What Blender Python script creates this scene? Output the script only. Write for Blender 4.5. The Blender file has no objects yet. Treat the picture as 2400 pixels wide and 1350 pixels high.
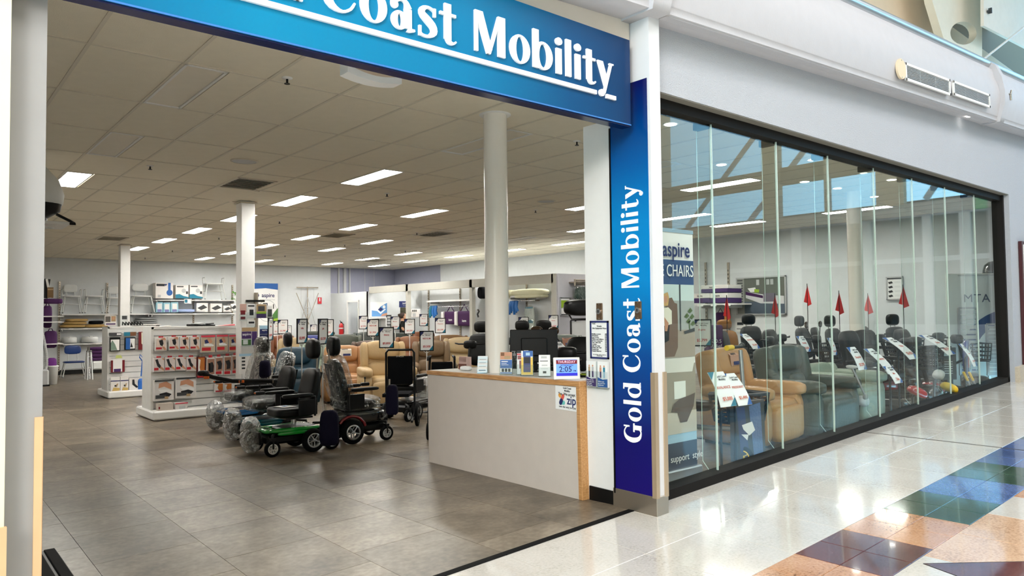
import bpy, math, random
from mathutils import Vector, Matrix, Euler
random.seed(11)
sc = bpy.context.scene
COL = sc.collection
# ---------------------------------------------------------------- camera
YAW, PITCH, ROLL, FPX, CAMZ = 0.697162213, 0.0366908541, -0.0104491008, 1713.94052, 1.6
def _basis():
    cy, sy = math.cos(YAW), math.sin(YAW)
    f = Vector((sy, cy, 0)); r = Vector((cy, -sy, 0)); u = Vector((0, 0, 1))
    f2 = f*math.cos(PITCH) + u*math.sin(PITCH); u2 = u*math.cos(PITCH) - f*math.sin(PITCH)
    r3 = r*math.cos(ROLL) + u2*math.sin(ROLL); u3 = u2*math.cos(ROLL) - r*math.sin(ROLL)
    return r3, u3, f2
CR, CU, CF = _basis()
EYE = Vector((0, 0, CAMZ))
cd = bpy.data.cameras.new('camera'); cam = bpy.data.objects.new('camera', cd); COL.objects.link(cam)
cd.sensor_width = 36; cd.lens = FPX/2400*36; cd.clip_start = .05; cd.clip_end = 300
m3 = Matrix((CR, CU, -CF)).transposed(); cam.matrix_world = Matrix.Translation(EYE) @ m3.to_4x4()
sc.camera = cam
# ---------------------------------------------------------------- world, light, exposure
W = bpy.data.worlds.new('sky'); sc.world = W; W.use_nodes = True
nt = W.node_tree; nt.nodes.clear()
wo = nt.nodes.new('ShaderNodeOutputWorld'); bg = nt.nodes.new('ShaderNodeBackground')
tcw = nt.nodes.new('ShaderNodeTexCoord'); sx_w = nt.nodes.new('ShaderNodeSeparateXYZ'); nt.links.new(tcw.outputs['Generated'], sx_w.inputs[0])
crw = nt.nodes.new('ShaderNodeValToRGB'); nt.links.new(sx_w.outputs['Z'], crw.inputs[0])       # clear sky: pale at the horizon, deeper overhead
for e_, (p_, c_) in zip(crw.color_ramp.elements, ((0, (.30, .66, .86, 1)), (.8, (.10, .34, .78, 1)))): e_.position = p_; e_.color = c_
nt.links.new(crw.outputs[0], bg.inputs[0]); bg.inputs[1].default_value = 6.0
nt.links.new(bg.outputs[0], wo.inputs[0])
def area(name, loc, rot, sx, sy, power, col):
    l = bpy.data.lights.new(name, 'AREA'); l.shape = 'RECTANGLE'; l.size = sx; l.size_y = sy; l.energy = power; l.color = col
    o = bpy.data.objects.new(name, l); o.location = loc; o.rotation_euler = rot; COL.objects.link(o); return o
area('mall_overhead_fill', (6, -1.9, 8.6), (0, 0, 0), 18, 3.2, 1050, (1, .97, .95))  # unseen area light added below the closed roof to brighten the mall
area('mall_fill_left', (-6.5, -3.0, 5.6), (.35, -.5, 0), 5, 3.0, 1250, (1, .96, .92))  # unseen fill added so light reaches the counter and column under the sign
sc.view_settings.view_transform = 'Standard'; sc.view_settings.look = 'None'
sc.view_settings.exposure = 0.0; sc.view_settings.gamma = 1; sc.view_settings.use_curve_mapping = False
LAMP = 48.0
# ---------------------------------------------------------------- pixel -> place (2400x1350 frame)
def ray(px, py): return CR*((px-1200)/FPX) - CU*((py-675)/FPX) + CF
def PX(px, py, x): d = ray(px, py); return EYE + d*(x/d.x)
def PY(px, py, y): d = ray(px, py); return EYE + d*(y/d.y)
def PZ(px, py, z): d = ray(px, py); return EYE + d*((z-CAMZ)/d.z)
def PD(px, py, dep): return EYE + ray(px, py)*dep
def zm(x): return .2 + .047*(x-2.2)                       # ramped mall floor
def zs(x, y):                                             # shop floor
    w = min(1, max(0, (6.5-y)/3.1)); return .2 - .01*(y-3.4) + .047*(x-2.2)*w*(1 if x < 5 else max(0, 1-(x-5)*.5))
def FS(px, py):
    z = .2
    for i in range(40):
        q = PZ(px, py, z); z = .5*z + .5*zs(q.x, q.y)
    return q
YF, ZC, YB, XW = 3.31, 3.42, 25.0, 14.9                   # facade plane, ceiling, back wall, right wall
# ---------------------------------------------------------------- materials
def lin(c):
    c = c/255.; return c/12.92 if c <= .04045 else ((c+.055)/1.055)**2.4
_M = {}
def mat(name, rgb, rough=.5, metal=0, spec=.5, emit=0, var=.05, scale=8, bump=0, bscale=60, coat=0):
    if name in _M: return _M[name]
    m = bpy.data.materials.new(name); m.use_nodes = True; n = m.node_tree; b = n.nodes['Principled BSDF']
    c = [lin(v) for v in rgb] + [1]
    if emit:
        b.inputs['Base Color'].default_value = c
        b.inputs['Emission Color'].default_value = c; b.inputs['Emission Strength'].default_value = emit
    else:
        tc = n.nodes.new('ShaderNodeTexCoord'); nz = n.nodes.new('ShaderNodeTexNoise'); nz.inputs['Scale'].default_value = scale; nz.inputs['Detail'].default_value = 4
        n.links.new(tc.outputs['Object'], nz.inputs['Vector'])
        mx = n.nodes.new('ShaderNodeMix'); mx.data_type = 'RGBA'
        mx.inputs[6].default_value = [v*(1-var) for v in c[:3]]+[1]; mx.inputs[7].default_value = [min(1, v*(1+var)) for v in c[:3]]+[1]
        n.links.new(nz.outputs['Fac'], mx.inputs[0]); n.links.new(mx.outputs[2], b.inputs['Base Color'])
        if bump:
            n2 = n.nodes.new('ShaderNodeTexNoise'); n2.inputs['Scale'].default_value = bscale; n2.inputs['Detail'].default_value = 3
            n.links.new(tc.outputs['Object'], n2.inputs['Vector'])
            bp = n.nodes.new('ShaderNodeBump'); bp.inputs['Strength'].default_value = bump; bp.inputs['Distance'].default_value = .02
            n.links.new(n2.outputs['Fac'], bp.inputs['Height']); n.links.new(bp.outputs['Normal'], b.inputs['Normal'])
    b.inputs['Roughness'].default_value = rough; b.inputs['Metallic'].default_value = metal
    b.inputs['Specular IOR Level'].default_value = spec; b.inputs['Coat Weight'].default_value = coat
    _M[name] = m; return m
def ramp_mat(name, rough, build):
    m = bpy.data.materials.new(name); m.use_nodes = True; n = m.node_tree; b = n.nodes['Principled BSDF']
    b.inputs['Roughness'].default_value = rough; build(n, b); _M[name] = m; return m
def N(n, t, **k):
    x = n.nodes.new(t)
    for a, v in k.items():
        if a.startswith('i_'): x.inputs[a[2:].replace('_', ' ')].default_value = v
        else: setattr(x, a, v)
    return x
def ramp(n, stops):
    r = n.nodes.new('ShaderNodeValToRGB'); e = r.color_ramp.elements
    while len(e) < len(stops): e.new(.5)
    for k, (p, c) in enumerate(stops): e[k].position = p; e[k].color = [lin(v) for v in c]+[1]
    return r
def speckle(name, stops, rough, scale=90, big=2.5, objvar=False, coat=0, bump=0):
    def f(n, b):
        tc = N(n, 'ShaderNodeTexCoord'); geo = N(n, 'ShaderNodeNewGeometry')
        a = N(n, 'ShaderNodeTexNoise', i_Scale=scale, i_Detail=2.0); n.links.new(geo.outputs['Position'], a.inputs['Vector'])
        c = N(n, 'ShaderNodeTexNoise', i_Scale=big, i_Detail=6.0); n.links.new(geo.outputs['Position'], c.inputs['Vector'])
        mx = N(n, 'ShaderNodeMix'); mx.inputs[0].default_value = .5 if not objvar else .62
        n.links.new(a.outputs['Fac'], mx.inputs[2]); n.links.new(c.outputs['Fac'], mx.inputs[3])
        src = mx.outputs[0]
        if objvar:
            oi = N(n, 'ShaderNodeObjectInfo'); ad = N(n, 'ShaderNodeMath', operation='MULTIPLY_ADD'); ad.inputs[1].default_value = .2; 
            n.links.new(oi.outputs['Random'], ad.inputs[0]); n.links.new(src, ad.inputs[2])
            s2 = N(n, 'ShaderNodeMath', operation='SUBTRACT'); s2.inputs[1].default_value = .10; n.links.new(ad.outputs[0], s2.inputs[0]); src = s2.outputs[0]
        r = ramp(n, stops); n.links.new(src, r.inputs[0]); n.links.new(r.outputs[0], b.inputs['Base Color'])
        b.inputs['Coat Weight'].default_value = coat; b.inputs['Coat Roughness'].default_value = .04
        if bump:
            bp = N(n, 'ShaderNodeBump', i_Strength=bump, i_Distance=.01); n.links.new(c.outputs['Fac'], bp.inputs['Height']); n.links.new(bp.outputs[0], b.inputs['Normal'])
    return ramp_mat(name, rough, f)
def clear(name, tint, gloss, rough=.0, bump=0, bscale=9, base=0, fres=1.45):
    m = bpy.data.materials.new(name); m.use_nodes = True; n = m.node_tree; n.nodes.clear()
    o = N(n, 'ShaderNodeOutputMaterial'); t = N(n, 'ShaderNodeBsdfTransparent'); t.inputs[0].default_value = list(tint)+[1]
    g = N(n, 'ShaderNodeBsdfGlossy'); g.inputs['Roughness'].default_value = rough; g.inputs[0].default_value = (1, 1, 1, 1)
    fr = N(n, 'ShaderNodeFresnel'); geo = N(n, 'ShaderNodeNewGeometry')
    io = N(n, 'ShaderNodeMapRange'); io.inputs[3].default_value = fres; io.inputs[4].default_value = 1/fres   # a thin sheet reflects alike from both faces
    n.links.new(geo.outputs['Backfacing'], io.inputs[0]); n.links.new(io.outputs[0], fr.inputs[0])
    ml = N(n, 'ShaderNodeMath', operation='MULTIPLY_ADD'); ml.inputs[1].default_value = gloss; ml.inputs[2].default_value = base
    mx = N(n, 'ShaderNodeMixShader'); n.links.new(fr.outputs[0], ml.inputs[0]); n.links.new(ml.outputs[0], mx.inputs[0])
    n.links.new(t.outputs[0], mx.inputs[1]); n.links.new(g.outputs[0], mx.inputs[2]); n.links.new(mx.outputs[0], o.inputs[0])
    if bump:
        tc = N(n, 'ShaderNodeTexCoord'); nz = N(n, 'ShaderNodeTexNoise', i_Scale=bscale, i_Detail=5.0, i_Distortion=1.2); n.links.new(tc.outputs['Object'], nz.inputs['Vector'])
        bp = N(n, 'ShaderNodeBump', i_Strength=bump, i_Distance=.08); n.links.new(nz.outputs['Fac'], bp.inputs['Height'])
        n.links.new(bp.outputs[0], g.inputs['Normal']); n.links.new(bp.outputs[0], fr.inputs['Normal'])
    _M[name] = m; return m
white = mat('white_paint', (232, 231, 228), .6, bump=.05, bscale=120)
wallm = mat('wall_paint', (218, 222, 224), .7, bump=.04, bscale=90)
lilac = mat('lilac_paint', (158, 160, 178), .75)
render_ = mat('render_coat', (184, 188, 195), .85, bump=.5, bscale=110, var=.03, scale=1.2)
bulk = mat('bulkhead_paint', (192, 191, 195), .6, bump=.05)
cream = mat('cream_paint', (226, 206, 176), .7)
tilem = mat('ceiling_tile', (232, 224, 204), .55, spec=.4, bump=.12, bscale=160)
tbar = mat('ceiling_bar', (214, 206, 188), .45)
black = mat('black_plastic', (8, 8, 9), .38, spec=.3)
blackm = mat('black_metal', (12, 12, 13), .35, spec=.35)
rubber = mat('black_rubber', (9, 9, 10), .75, spec=.15)
vinylb = mat('black_vinyl', (10, 11, 11), .36, spec=.25, bump=.15, bscale=200)
darkf = mat('dark_fabric', (18, 19, 23), .85, spec=.15, bump=.3, bscale=220)
navyf = mat('navy_fabric', (20, 17, 38), .8, spec=.15, bump=.3, bscale=150)
purple = mat('purple_fabric', (62, 13, 74), .75, bump=.2, bscale=150)
grey = mat('grey_plastic', (128, 130, 130), .5)
dgrey = mat('dark_grey', (62, 64, 66), .5)
lgrey = mat('light_grey', (188, 190, 190), .5)
chrome = mat('chrome', (215, 216, 218), .18, metal=1)
steel = mat('brushed_steel', (176, 166, 152), .34, metal=.9, bump=.05, bscale=300)
alu = mat('aluminium', (196, 198, 200), .32, metal=.85)
paper = mat('paper', (240, 240, 238), .65, var=.02)
redp = mat('red_print', (196, 32, 44), .5)
blood = mat('dark_red', (118, 14, 26), .4)
bluep = mat('blue_print', (24, 92, 168), .5)
navyp = mat('navy_print', (30, 40, 98), .5)
tealp = mat('teal_print', (22, 122, 150), .5)
purp = mat('purple_print', (66, 36, 98), .5)
ink = mat('black_ink', (22, 24, 30), .6)
skin = mat('skin_print', (206, 150, 118), .6)
tanp = mat('tan_print', (178, 150, 112), .6)
orange = mat('orange_print', (226, 110, 40), .5)
yellow = mat('yellow_plastic', (226, 186, 40), .4)
green = mat('green_print', (70, 120, 56), .5)
lime = mat('lime_print', (150, 186, 40), .5)
skyp = mat('sky_print', (170, 206, 226), .5)
acry = clear('acrylic', (.93, .95, .95), 1.0)
glassm = clear('shop_glass', (.95, .975, .96), .62, base=.0)
fing = clear('fin_glass', (.955, .98, .97), 1.0, base=.0)
edgeg = mat('glass_edge', (196, 214, 202), .2, spec=.6)
wrap = clear('plastic_wrap', (.86, .88, .87), 1.5, rough=.10, bump=1.0, bscale=11, base=.01)
wrapw = clear('cloudy_wrap', (.80, .81, .80), 1.5, rough=.25, bump=1.0, bscale=12, base=.16)

def _timber(n, b):
    tc = N(n, 'ShaderNodeTexCoord'); mp = N(n, 'ShaderNodeMapping'); mp.inputs['Scale'].default_value = (14, 1.2, 14)
    n.links.new(tc.outputs['Object'], mp.inputs[0])
    nz = N(n, 'ShaderNodeTexNoise', i_Scale=6.0, i_Detail=5.0); n.links.new(mp.outputs[0], nz.inputs['Vector'])
    r = ramp(n, [(.3, (172, 120, 70)), (.55, (198, 148, 94)), (.8, (214, 170, 118))]); n.links.new(nz.outputs['Fac'], r.inputs[0]); n.links.new(r.outputs[0], b.inputs['Base Color'])
timber = ramp_mat('timber', .45, _timber)
birch = mat('birch_timber', (214, 176, 134), .5, var=.12, scale=5)
counterw = mat('counter_laminate', (208, 198, 188), .5)
# ---------------------------------------------------------------- mesh builder
class MB:
    def __init__(s, xf=None): s.v = []; s.f = []; s.k = []; s.sm = []; s.mats = []; s.T = xf or Matrix()
    def mi(s, m):
        if m not in s.mats: s.mats.append(m)
        return s.mats.index(m)
    def add(s, vs, fs, m, smooth=False):
        o = len(s.v); k = s.mi(m)
        for v in vs: s.v.append(s.T @ Vector(v))
        for f in fs: s.f.append([i+o for i in f]); s.k.append(k); s.sm.append(smooth)
        return s
    def box(s, c, d, m, rot=0, bev=0):
        R = rot if isinstance(rot, Matrix) else Matrix.Rotation(rot, 4, 'Z')
        c = Vector(c); h = [x/2 for x in d]
        if bev <= 0:
            vs = [c + (R @ Vector((x*h[0], y*h[1], z*h[2]))) for x in (-1, 1) for y in (-1, 1) for z in (-1, 1)]
            return s.add(vs, [(0, 1, 3, 2), (4, 6, 7, 5), (0, 4, 5, 1), (2, 3, 7, 6), (0, 2, 6, 4), (1, 5, 7, 3)], m)
        b = min(bev, min(h)*.95); vs = []; idx = {}
        for x in (-1, 1):
            for y in (-1, 1):
                for z in (-1, 1):
                    for a in range(3):
                        q = [x*(h[0]-b), y*(h[1]-b), z*(h[2]-b)]; q[a] += (x, y, z)[a]*b
                        idx[(x, y, z, a)] = len(vs); vs.append(c + (R @ Vector(q)))
        fs = []
        for a in range(3):
            u, w = [(1, 2), (2, 0), (0, 1)][a]
            for g in (-1, 1):
                q = []
                for (p, r) in ((-1, -1), (1, -1), (1, 1), (-1, 1)):
                    t = [0, 0, 0]; t[a] = g; t[u] = p; t[w] = r; q.append(idx[(*t, a)])
                fs.append(q if g > 0 else q[::-1])
            for p in (-1, 1):
                for r in (-1, 1):
                    t0 = [0, 0, 0]; t1 = [0, 0, 0]; t0[a] = -1; t1[a] = 1
                    for t in (t0, t1): t[u] = p; t[w] = r
                    fs.append([idx[(*t0, u)], idx[(*t1, u)], idx[(*t1, w)], idx[(*t0, w)]])
        for x in (-1, 1):
            for y in (-1, 1):
                for z in (-1, 1): fs.append([idx[(x, y, z, a)] for a in range(3)])
        return s.add(vs, fs, m)
    def cyl(s, p0, p1, r, m, r1=None, n=12, caps=True):
        p0, p1 = Vector(p0), Vector(p1); d = (p1-p0).normalized(); r1 = r if r1 is None else r1
        a = d.orthogonal().normalized(); b = d.cross(a)
        vs = []
        for p, q in ((p0, r), (p1, r1)):
            for i in range(n): t = 2*math.pi*i/n; vs.append(p + a*(q*math.cos(t)) + b*(q*math.sin(t)))
        s.add(vs, [(i, (i+1) % n, n+(i+1) % n, n+i) for i in range(n)], m, True)
        if caps: s.add(vs[:n], [list(range(n))[::-1]], m); s.add(vs[n:], [list(range(n))], m)
        return s
    def tube(s, pts, r, m, n=6, closed=False):
        pts = [Vector(p) for p in pts]; L = len(pts); vs = []; up = None
        for i, p in enumerate(pts):
            a = pts[(i-1) % L] if (closed or i) else p; b = pts[(i+1) % L] if (closed or i < L-1) else p
            d = (b-a).normalized()
            if up is None: up = d.orthogonal().normalized()
            up = (up - d*up.dot(d)).normalized(); w = d.cross(up)
            for k in range(n): t = 2*math.pi*k/n; vs.append(p + up*(r*math.cos(t)) + w*(r*math.sin(t)))
        fs = []
        for i in range(L if closed else L-1):
            j = (i+1) % L
            for k in range(n): fs.append((i*n+k, i*n+(k+1) % n, j*n+(k+1) % n, j*n+k))
        s.add(vs, fs, m, True)
        if not closed: s.add(vs[:n], [list(range(n))[::-1]], m); s.add(vs[-n:], [list(range(n))], m)
        return s
    def lathe(s, prof, m, n=16, c=(0, 0, 0), axis='Z'):
        c = Vector(c); R = {'Z': Matrix(), 'X': Matrix.Rotation(math.pi/2, 4, 'Y'), 'Y': Matrix.Rotation(-math.pi/2, 4, 'X')}[axis]
        vs = []; L = len(prof)
        for (r, z) in prof:
            for k in range(n): t = 2*math.pi*k/n; vs.append(c + (R @ Vector((r*math.cos(t), r*math.sin(t), z))))
        fs = [(i*n+k, i*n+(k+1) % n, (i+1)*n+(k+1) % n, (i+1)*n+k) for i in range(L-1) for k in range(n)]
        return s.add(vs, fs, m, True)
    def cush(s, c, d, m, p=5, n=6, rot=None, noise=0, taper=0):
        c = Vector(c); R = rot or Matrix(); vs = []; fs = []; rnd = random.Random(len(s.v)+int(d[0]*1000))
        key = {}
        for a in range(3):
            u, w = (a+1) % 3, (a+2) % 3
            for g in (-1, 1):
                grid = []
                for i in range(n+1):
                    row = []
                    for j in range(n+1):
                        q = [0, 0, 0]; q[a] = g*n; q[u] = 2*i-n; q[w] = 2*j-n; kk = tuple(q)
                        if kk not in key:
                            e = [math.tan(x/n*math.pi/4) for x in q]; L = sum(abs(x)**p for x in e)**(-1/p)
                            v = [e[t]*L*d[t]/2 for t in range(3)]
                            if taper: v[0] *= 1 - taper*(v[2]/d[2]+.5)
                            if noise: v = [x*(1+rnd.uniform(-noise, noise)) for x in v]
                            key[kk] = len(vs); vs.append(c + (R @ Vector(v)))
                        row.append(key[kk])
                    grid.append(row)
                for i in range(n):
                    for j in range(n):
                        q = [grid[i][j], grid[i+1][j], grid[i+1][j+1], grid[i][j+1]]; fs.append(q if g > 0 else q[::-1])
        return s.add(vs, fs, m, True)
    def prism(s, poly, y0, y1, m, ax='Y'):
        def to(a, b, t): return {'Y': (a, t, b), 'X': (t, a, b), 'Z': (a, b, t)}[ax]
        n = len(poly); vs = [to(a, b, y0) for a, b in poly] + [to(a, b, y1) for a, b in poly]
        fs = [(i, (i+1) % n, n+(i+1) % n, n+i) for i in range(n)]
        s.add(vs, fs, m); s.add(vs, [list(range(n))[::-1], list(range(n, 2*n))], m); return s
    def poly(s, pts, m): return s.add(pts, [list(range(len(pts)))], m)
    def rect(s, x0, x1, z0, z1, y, m): return s.poly([(x0, y, z0), (x1, y, z0), (x1, y, z1), (x0, y, z1)], m)   # faces -Y
    def disc(s, x, z, r, y, m, n=18, rz=None): return s.poly([(x+r*math.cos(2*math.pi*i/n), y, z+(rz or r)*math.sin(2*math.pi*i/n)) for i in range(n)], m)
    def mesh(s, name):
        me = bpy.data.meshes.new(name); me.from_pydata([tuple(v) for v in s.v], [], s.f)
        for m in s.mats: me.materials.append(m)
        me.polygons.foreach_set('material_index', s.k); me.polygons.foreach_set('use_smooth', s.sm); me.update(); return me
    def build(s, name, parent=None, **k): return link(name, s.mesh(name), parent, **k)
def link(name, data, parent=None, label=None, cat=None, group=None, kind=None, loc=None, rot=None):
    o = bpy.data.objects.new(name, data); COL.objects.link(o)
    if parent: o.parent = parent
    if loc is not None: o.location = loc
    if rot is not None: o.rotation_euler = rot if hasattr(rot, '__len__') else (0, 0, rot)
    for a, v in (('label', label), ('category', cat), ('group', group), ('kind', kind)):
        if v: o[a] = v
    return o
def thing(name, label, cat, loc=(0, 0, 0), rot=0, group=None): return link(name, None, None, label, cat, group, None, loc, rot)
def struct(name, b, parent=None): return b.build(name, parent, kind='structure')
def text(s, size, m, parent, loc, rot=(math.pi/2, 0, 0), name='lettering', align='CENTER', ext=.0006, off=0, sx=1, sp=1, ls=1):
    c = bpy.data.curves.new(name, 'FONT'); c.body = s; c.size = size; c.align_x = align; c.align_y = 'CENTER'; c.extrude = ext; c.offset = min(off, size*.014)
    c.resolution_u = 2 if size < .06 else 4; c.space_character = sp; c.space_line = ls; c.materials.append(m)
    o = link(name, c, parent, loc=loc, rot=rot); o.scale = (sx, 1, 1); return o
def copy_tree(o, parent=None):
    c = o.copy(); COL.objects.link(c)
    if parent: c.parent = parent
    for ch in list(o.children): copy_tree(ch, c)
    return c
def arcpts(cx, cz, r, a0, a1, n, y=0): return [(cx+r*math.cos(a0+(a1-a0)*i/n), y, cz+r*math.sin(a0+(a1-a0)*i/n)) for i in range(n+1)]
PI = math.pi
# ================================================================ floors
terw = speckle('terrazzo_white', [(.3, (184, 177, 166)), (.42, (206, 201, 191)), (.58, (216, 211, 202)), (.75, (224, 220, 211))], .12, scale=70, coat=.6)
ter = {'orange': speckle('terrazzo_orange', [(.32, (110, 74, 48)), (.45, (190, 138, 98)), (.6, (206, 156, 116)), (.75, (220, 176, 138))], .12, 75, coat=.6),
 'pale': speckle('terrazzo_pale', [(.32, (176, 138, 108)), (.5, (220, 182, 148)), (.75, (232, 200, 168))], .12, 75, coat=.6),
 'maroon': speckle('terrazzo_maroon', [(.3, (62, 30, 30)), (.5, (100, 54, 50)), (.68, (124, 74, 66)), (.8, (176, 130, 118))], .12, 80, coat=.6),
 'green': speckle('terrazzo_green', [(.3, (34, 54, 44)), (.5, (56, 82, 66)), (.7, (78, 104, 86)), (.85, (150, 160, 140))], .12, 80, coat=.6),
 'blue': speckle('terrazzo_blue', [(.3, (52, 70, 110)), (.5, (84, 108, 158)), (.7, (116, 138, 184)), (.85, (180, 190, 208))], .12, 80, coat=.6), 'white': terw}
vinyl = speckle('vinyl_tile', [(.30, (78, 69, 57)), (.45, (104, 93, 78)), (.58, (126, 114, 97)), (.75, (156, 144, 126))], .33, scale=26, big=3.2, objvar=True, bump=.06)
grout = mat('grout', (120, 112, 100), .6)
SL = math.atan(.047)
mf = MB(); mf.box((6, -3.2, -.06), (30, 13, .1), terw)
mall = struct('floor', mf); mall.location = (2.2, 0, .2); mall.rotation_euler = (0, -SL, 0)
cs = math.cos(SL)
_tc = {}
def mtile(x0, x1, y0, y1, c):
    k = (round(x1-x0, 3), round(y1-y0, 3), c)
    if k not in _tc:
        b = MB(); b.box((0, 0, -.005), (x1-x0-.003, y1-y0-.003, .01), ter[c], bev=.0015); _tc[k] = b.mesh('floor_tile')
    link('floor_tile', _tc[k], mall, loc=(((x0+x1)/2-2.2)/cs, (y0+y1)/2, 0))
for i in range(-4, 14):
    x = 3.79+.55*i
    mtile(x, x+.55, 2.72, 3.31, 'white'); mtile(x, x+.55, 2.13, 2.72, 'white')
blocks = {-2: 'maroon', -1: 'orange', 0: 'maroon', 1: 'orange', 2: 'green', 3: 'blue', 4: 'green', 5: 'blue', 6: 'blue', 7: 'green', 8: 'blue', 9: 'green', 10: 'orange', 11: 'maroon', 12: 'orange'}
for i, c in blocks.items():
    for a in (0, 1):
        for b in (0, 1): mtile(3.79+.55*i+.275*a, 3.79+.55*i+.275*(a+1), 1.63+.25*b, 1.88+.25*b, c)
prow = {-2: 'pale', -1: 'pale', 0: 'white', 1: 'pale', 2: 'pale', 3: 'white', 4: 'orange', 5: 'pale', 6: 'white', 7: 'orange', 8: 'pale', 9: 'pale', 10: 'white'}
for i, c in prow.items():
    w = .2 if i == 0 else 0
    mtile(3.72+.49*i, 3.72+.49*(i+1), 1.08, 1.63, c)
# dark inlay triangle with brass-dark outline
def mz(x, y, o=.001): return ((x-2.2)/cs, y, o)
b = MB(); tri = [(4.09, 1.585), (4.75, .95), (3.88, .95)]
b.poly([mz(*p, .0012) for p in (tri[0], tri[2], tri[1])][::1], ter['maroon']); struct('floor_inlay', b, mall)
b = MB()
for p, q in ((tri[0], tri[1]), (tri[0], tri[2])): b.tube([mz(*p, -.004), mz(*q, -.004)], .007, blackm, 4)
struct('inlay_trim', b, mall)
b = MB(); b.box(((7.165-2.2)/cs, 1.5, -.0045), (.016, 3.6, .012), mat('joint_bar', (70, 62, 54), .5)); struct('expansion_joint', b, mall)
# shop floor: vinyl tiles laid on a screed
b = MB(); nx, ny = 16, 24; xs = [-.6+15.6*i/nx for i in range(nx+1)]; ys = [3.32+(YB-3.32)*(j/ny)**1.6 for j in range(ny+1)]
b.add([(x, y, zs(x, y)-.008) for x in xs for y in ys], [(i*(ny+1)+j, (i+1)*(ny+1)+j, (i+1)*(ny+1)+j+1, i*(ny+1)+j+1) for i in range(nx) for j in range(ny)], mat('floor_screed', (96, 88, 76), .5), True)
shopf = struct('floor', b)
cnt = 0; far = MB()
def vt(b, x0, x1, y0, y1, h=.0):
    g = .0015; q = [(x0+g, y0+g), (x1-g, y0+g), (x1-g, y1-g), (x0+g, y1-g)]
    top = [(x, y, zs(x, y)+h) for x, y in q]; bot = [(x, y, zs(x, y)-.009) for x, y in q]
    b.add(top+bot, [(0, 1, 2, 3), (0, 4, 5, 1), (1, 5, 6, 2), (2, 6, 7, 3), (3, 7, 4, 0)], vinyl)
for i in range(-1, 25):
    x0 = .3+.6*i; y = 3.32 - (.0, .42, .2)[i % 3]
    while y < YB-.3:
        y0, y1 = max(y, 3.32), min(y+.68, YB); y += .68
        if y1-y0 < .02: continue
        if x0 > 5.2 and y0 > 9 or x0 > 8 or y0 > 14.5: vt(far, x0, min(x0+.6, XW), y0, y1)
        elif x0 > y1*.95+.8 and x0 > 4.1: vt(far, x0, x0+.6, y0, y1)
        else:
            t = MB(); vt(t, x0, x0+.6, y0, y1); t.build('floor_tile', shopf); cnt += 1
link('floor_tile_field', far.mesh('floor_tile_field'), shopf, kind='stuff')
b = MB()
for i in range(24):
    x0 = -.3+i*.18; x1 = x0+.18
    b.add([(x0, 3.285, zm(x0)-.02), (x1, 3.285, zm(x1)-.02), (x1, 3.335, zm(x1)-.02), (x0, 3.335, zm(x0)-.02), (x0, 3.285, zm(x0)+.004), (x1, 3.285, zm(x1)+.004), (x1, 3.335, zm(x1)+.004), (x0, 3.335, zm(x0)+.004)],
          [(4, 5, 6, 7), (0, 1, 5, 4), (2, 3, 7, 6)], rubber)
struct('trim_1', b)
# ================================================================ walls
b = MB(); b.box((6.9, YB+.05, 1.7), (16.4, .1, 3.6), wallm); backw = struct('wall_back', b)
b = MB(); b.box((3.4, YB-.012, .05), (18, .02, .14), black); struct('baseboard_back', b)
b = MB(); b.box((13.55, YB-.006, 2.95), (2.7, .01, .96), lilac); b.box((12.5, YB-.03, 2.95), (.05, .06, .96), lgrey); b.box((12.75, YB-.04, 2.95), (.1, .06, .96), lgrey); b.box((12.95, YB-.03, 2.95), (.05, .06, .96), lgrey)
b.box((13.6, YB-.008, 2.95), (.02, .015, .96), lgrey); b.box((14.0, YB-.008, 2.95), (.02, .015, .96), lgrey); b.box((XW-.006, 23.4, 2.95), (.01, 3.2, .96), lilac); struct('wall_upper', b)
b = MB(); b.box((XW+.05, 14.1, 1.7), (.1, 21.8, 3.6), wallm); struct('wall_right', b)
b = MB(); b.box((-.6, 14.1, 1.7), (.1, 21.8, 3.6), wallm); struct('wall_left', b)
# corner office block in the back right, with a doorway in its left wall
bx, by0, bz = 12.2, 22.2, 2.45
d0 = PX(815, 760, bx).y; d1 = PX(841, 760, bx).y; dz = PX(828, 706, bx).z
b = MB()
b.box((bx+.05, (YB+d0)/2, bz/2), (.1, YB-d0, bz), wallm); b.box((bx+.05, (by0+d1)/2, bz/2), (.1, d1-by0, bz), wallm)
b.box((bx+.05, (d0+d1)/2, (bz+dz)/2), (.1, d0-d1, bz-dz), wallm); b.box(((bx+XW)/2, by0+.05, bz/2), (XW-bx, .1, bz), wallm)
struct('wall_office', b)
b = MB()
for y in (d0, d1): b.box((bx-.01, y, dz/2), (.03, .07, dz), white)
b.box((bx-.01, (d0+d1)/2, dz), (.03, d0-d1+.07, .07), white); struct('door_1', b)
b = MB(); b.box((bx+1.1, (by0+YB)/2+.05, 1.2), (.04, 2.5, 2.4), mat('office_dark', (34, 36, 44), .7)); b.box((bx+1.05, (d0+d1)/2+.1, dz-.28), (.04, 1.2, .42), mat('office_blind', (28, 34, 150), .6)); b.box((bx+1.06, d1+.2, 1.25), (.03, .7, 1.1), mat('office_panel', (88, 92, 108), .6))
struct('wall_office_inner', b)
desk = thing('office_desk', 'dark desk with chair seen through the office doorway', 'desk', (bx+.70, (d0+d1)/2, 0))
b = MB(); b.box((0, 0, .72), (.5, 1.2, .04), black); b.build('desk_top', desk)
for y in (-.5, .5): b = MB(); b.box((0, y, .35), (.45, .04, .7), black); b.build('leg', desk)
b = MB(); b.box((0, .1, 1.0), (.05, .5, .36), black, bev=.01); b.cyl((0, .1, .74), (0, .1, .9), .03, black); b.build('monitor', desk)
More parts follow.
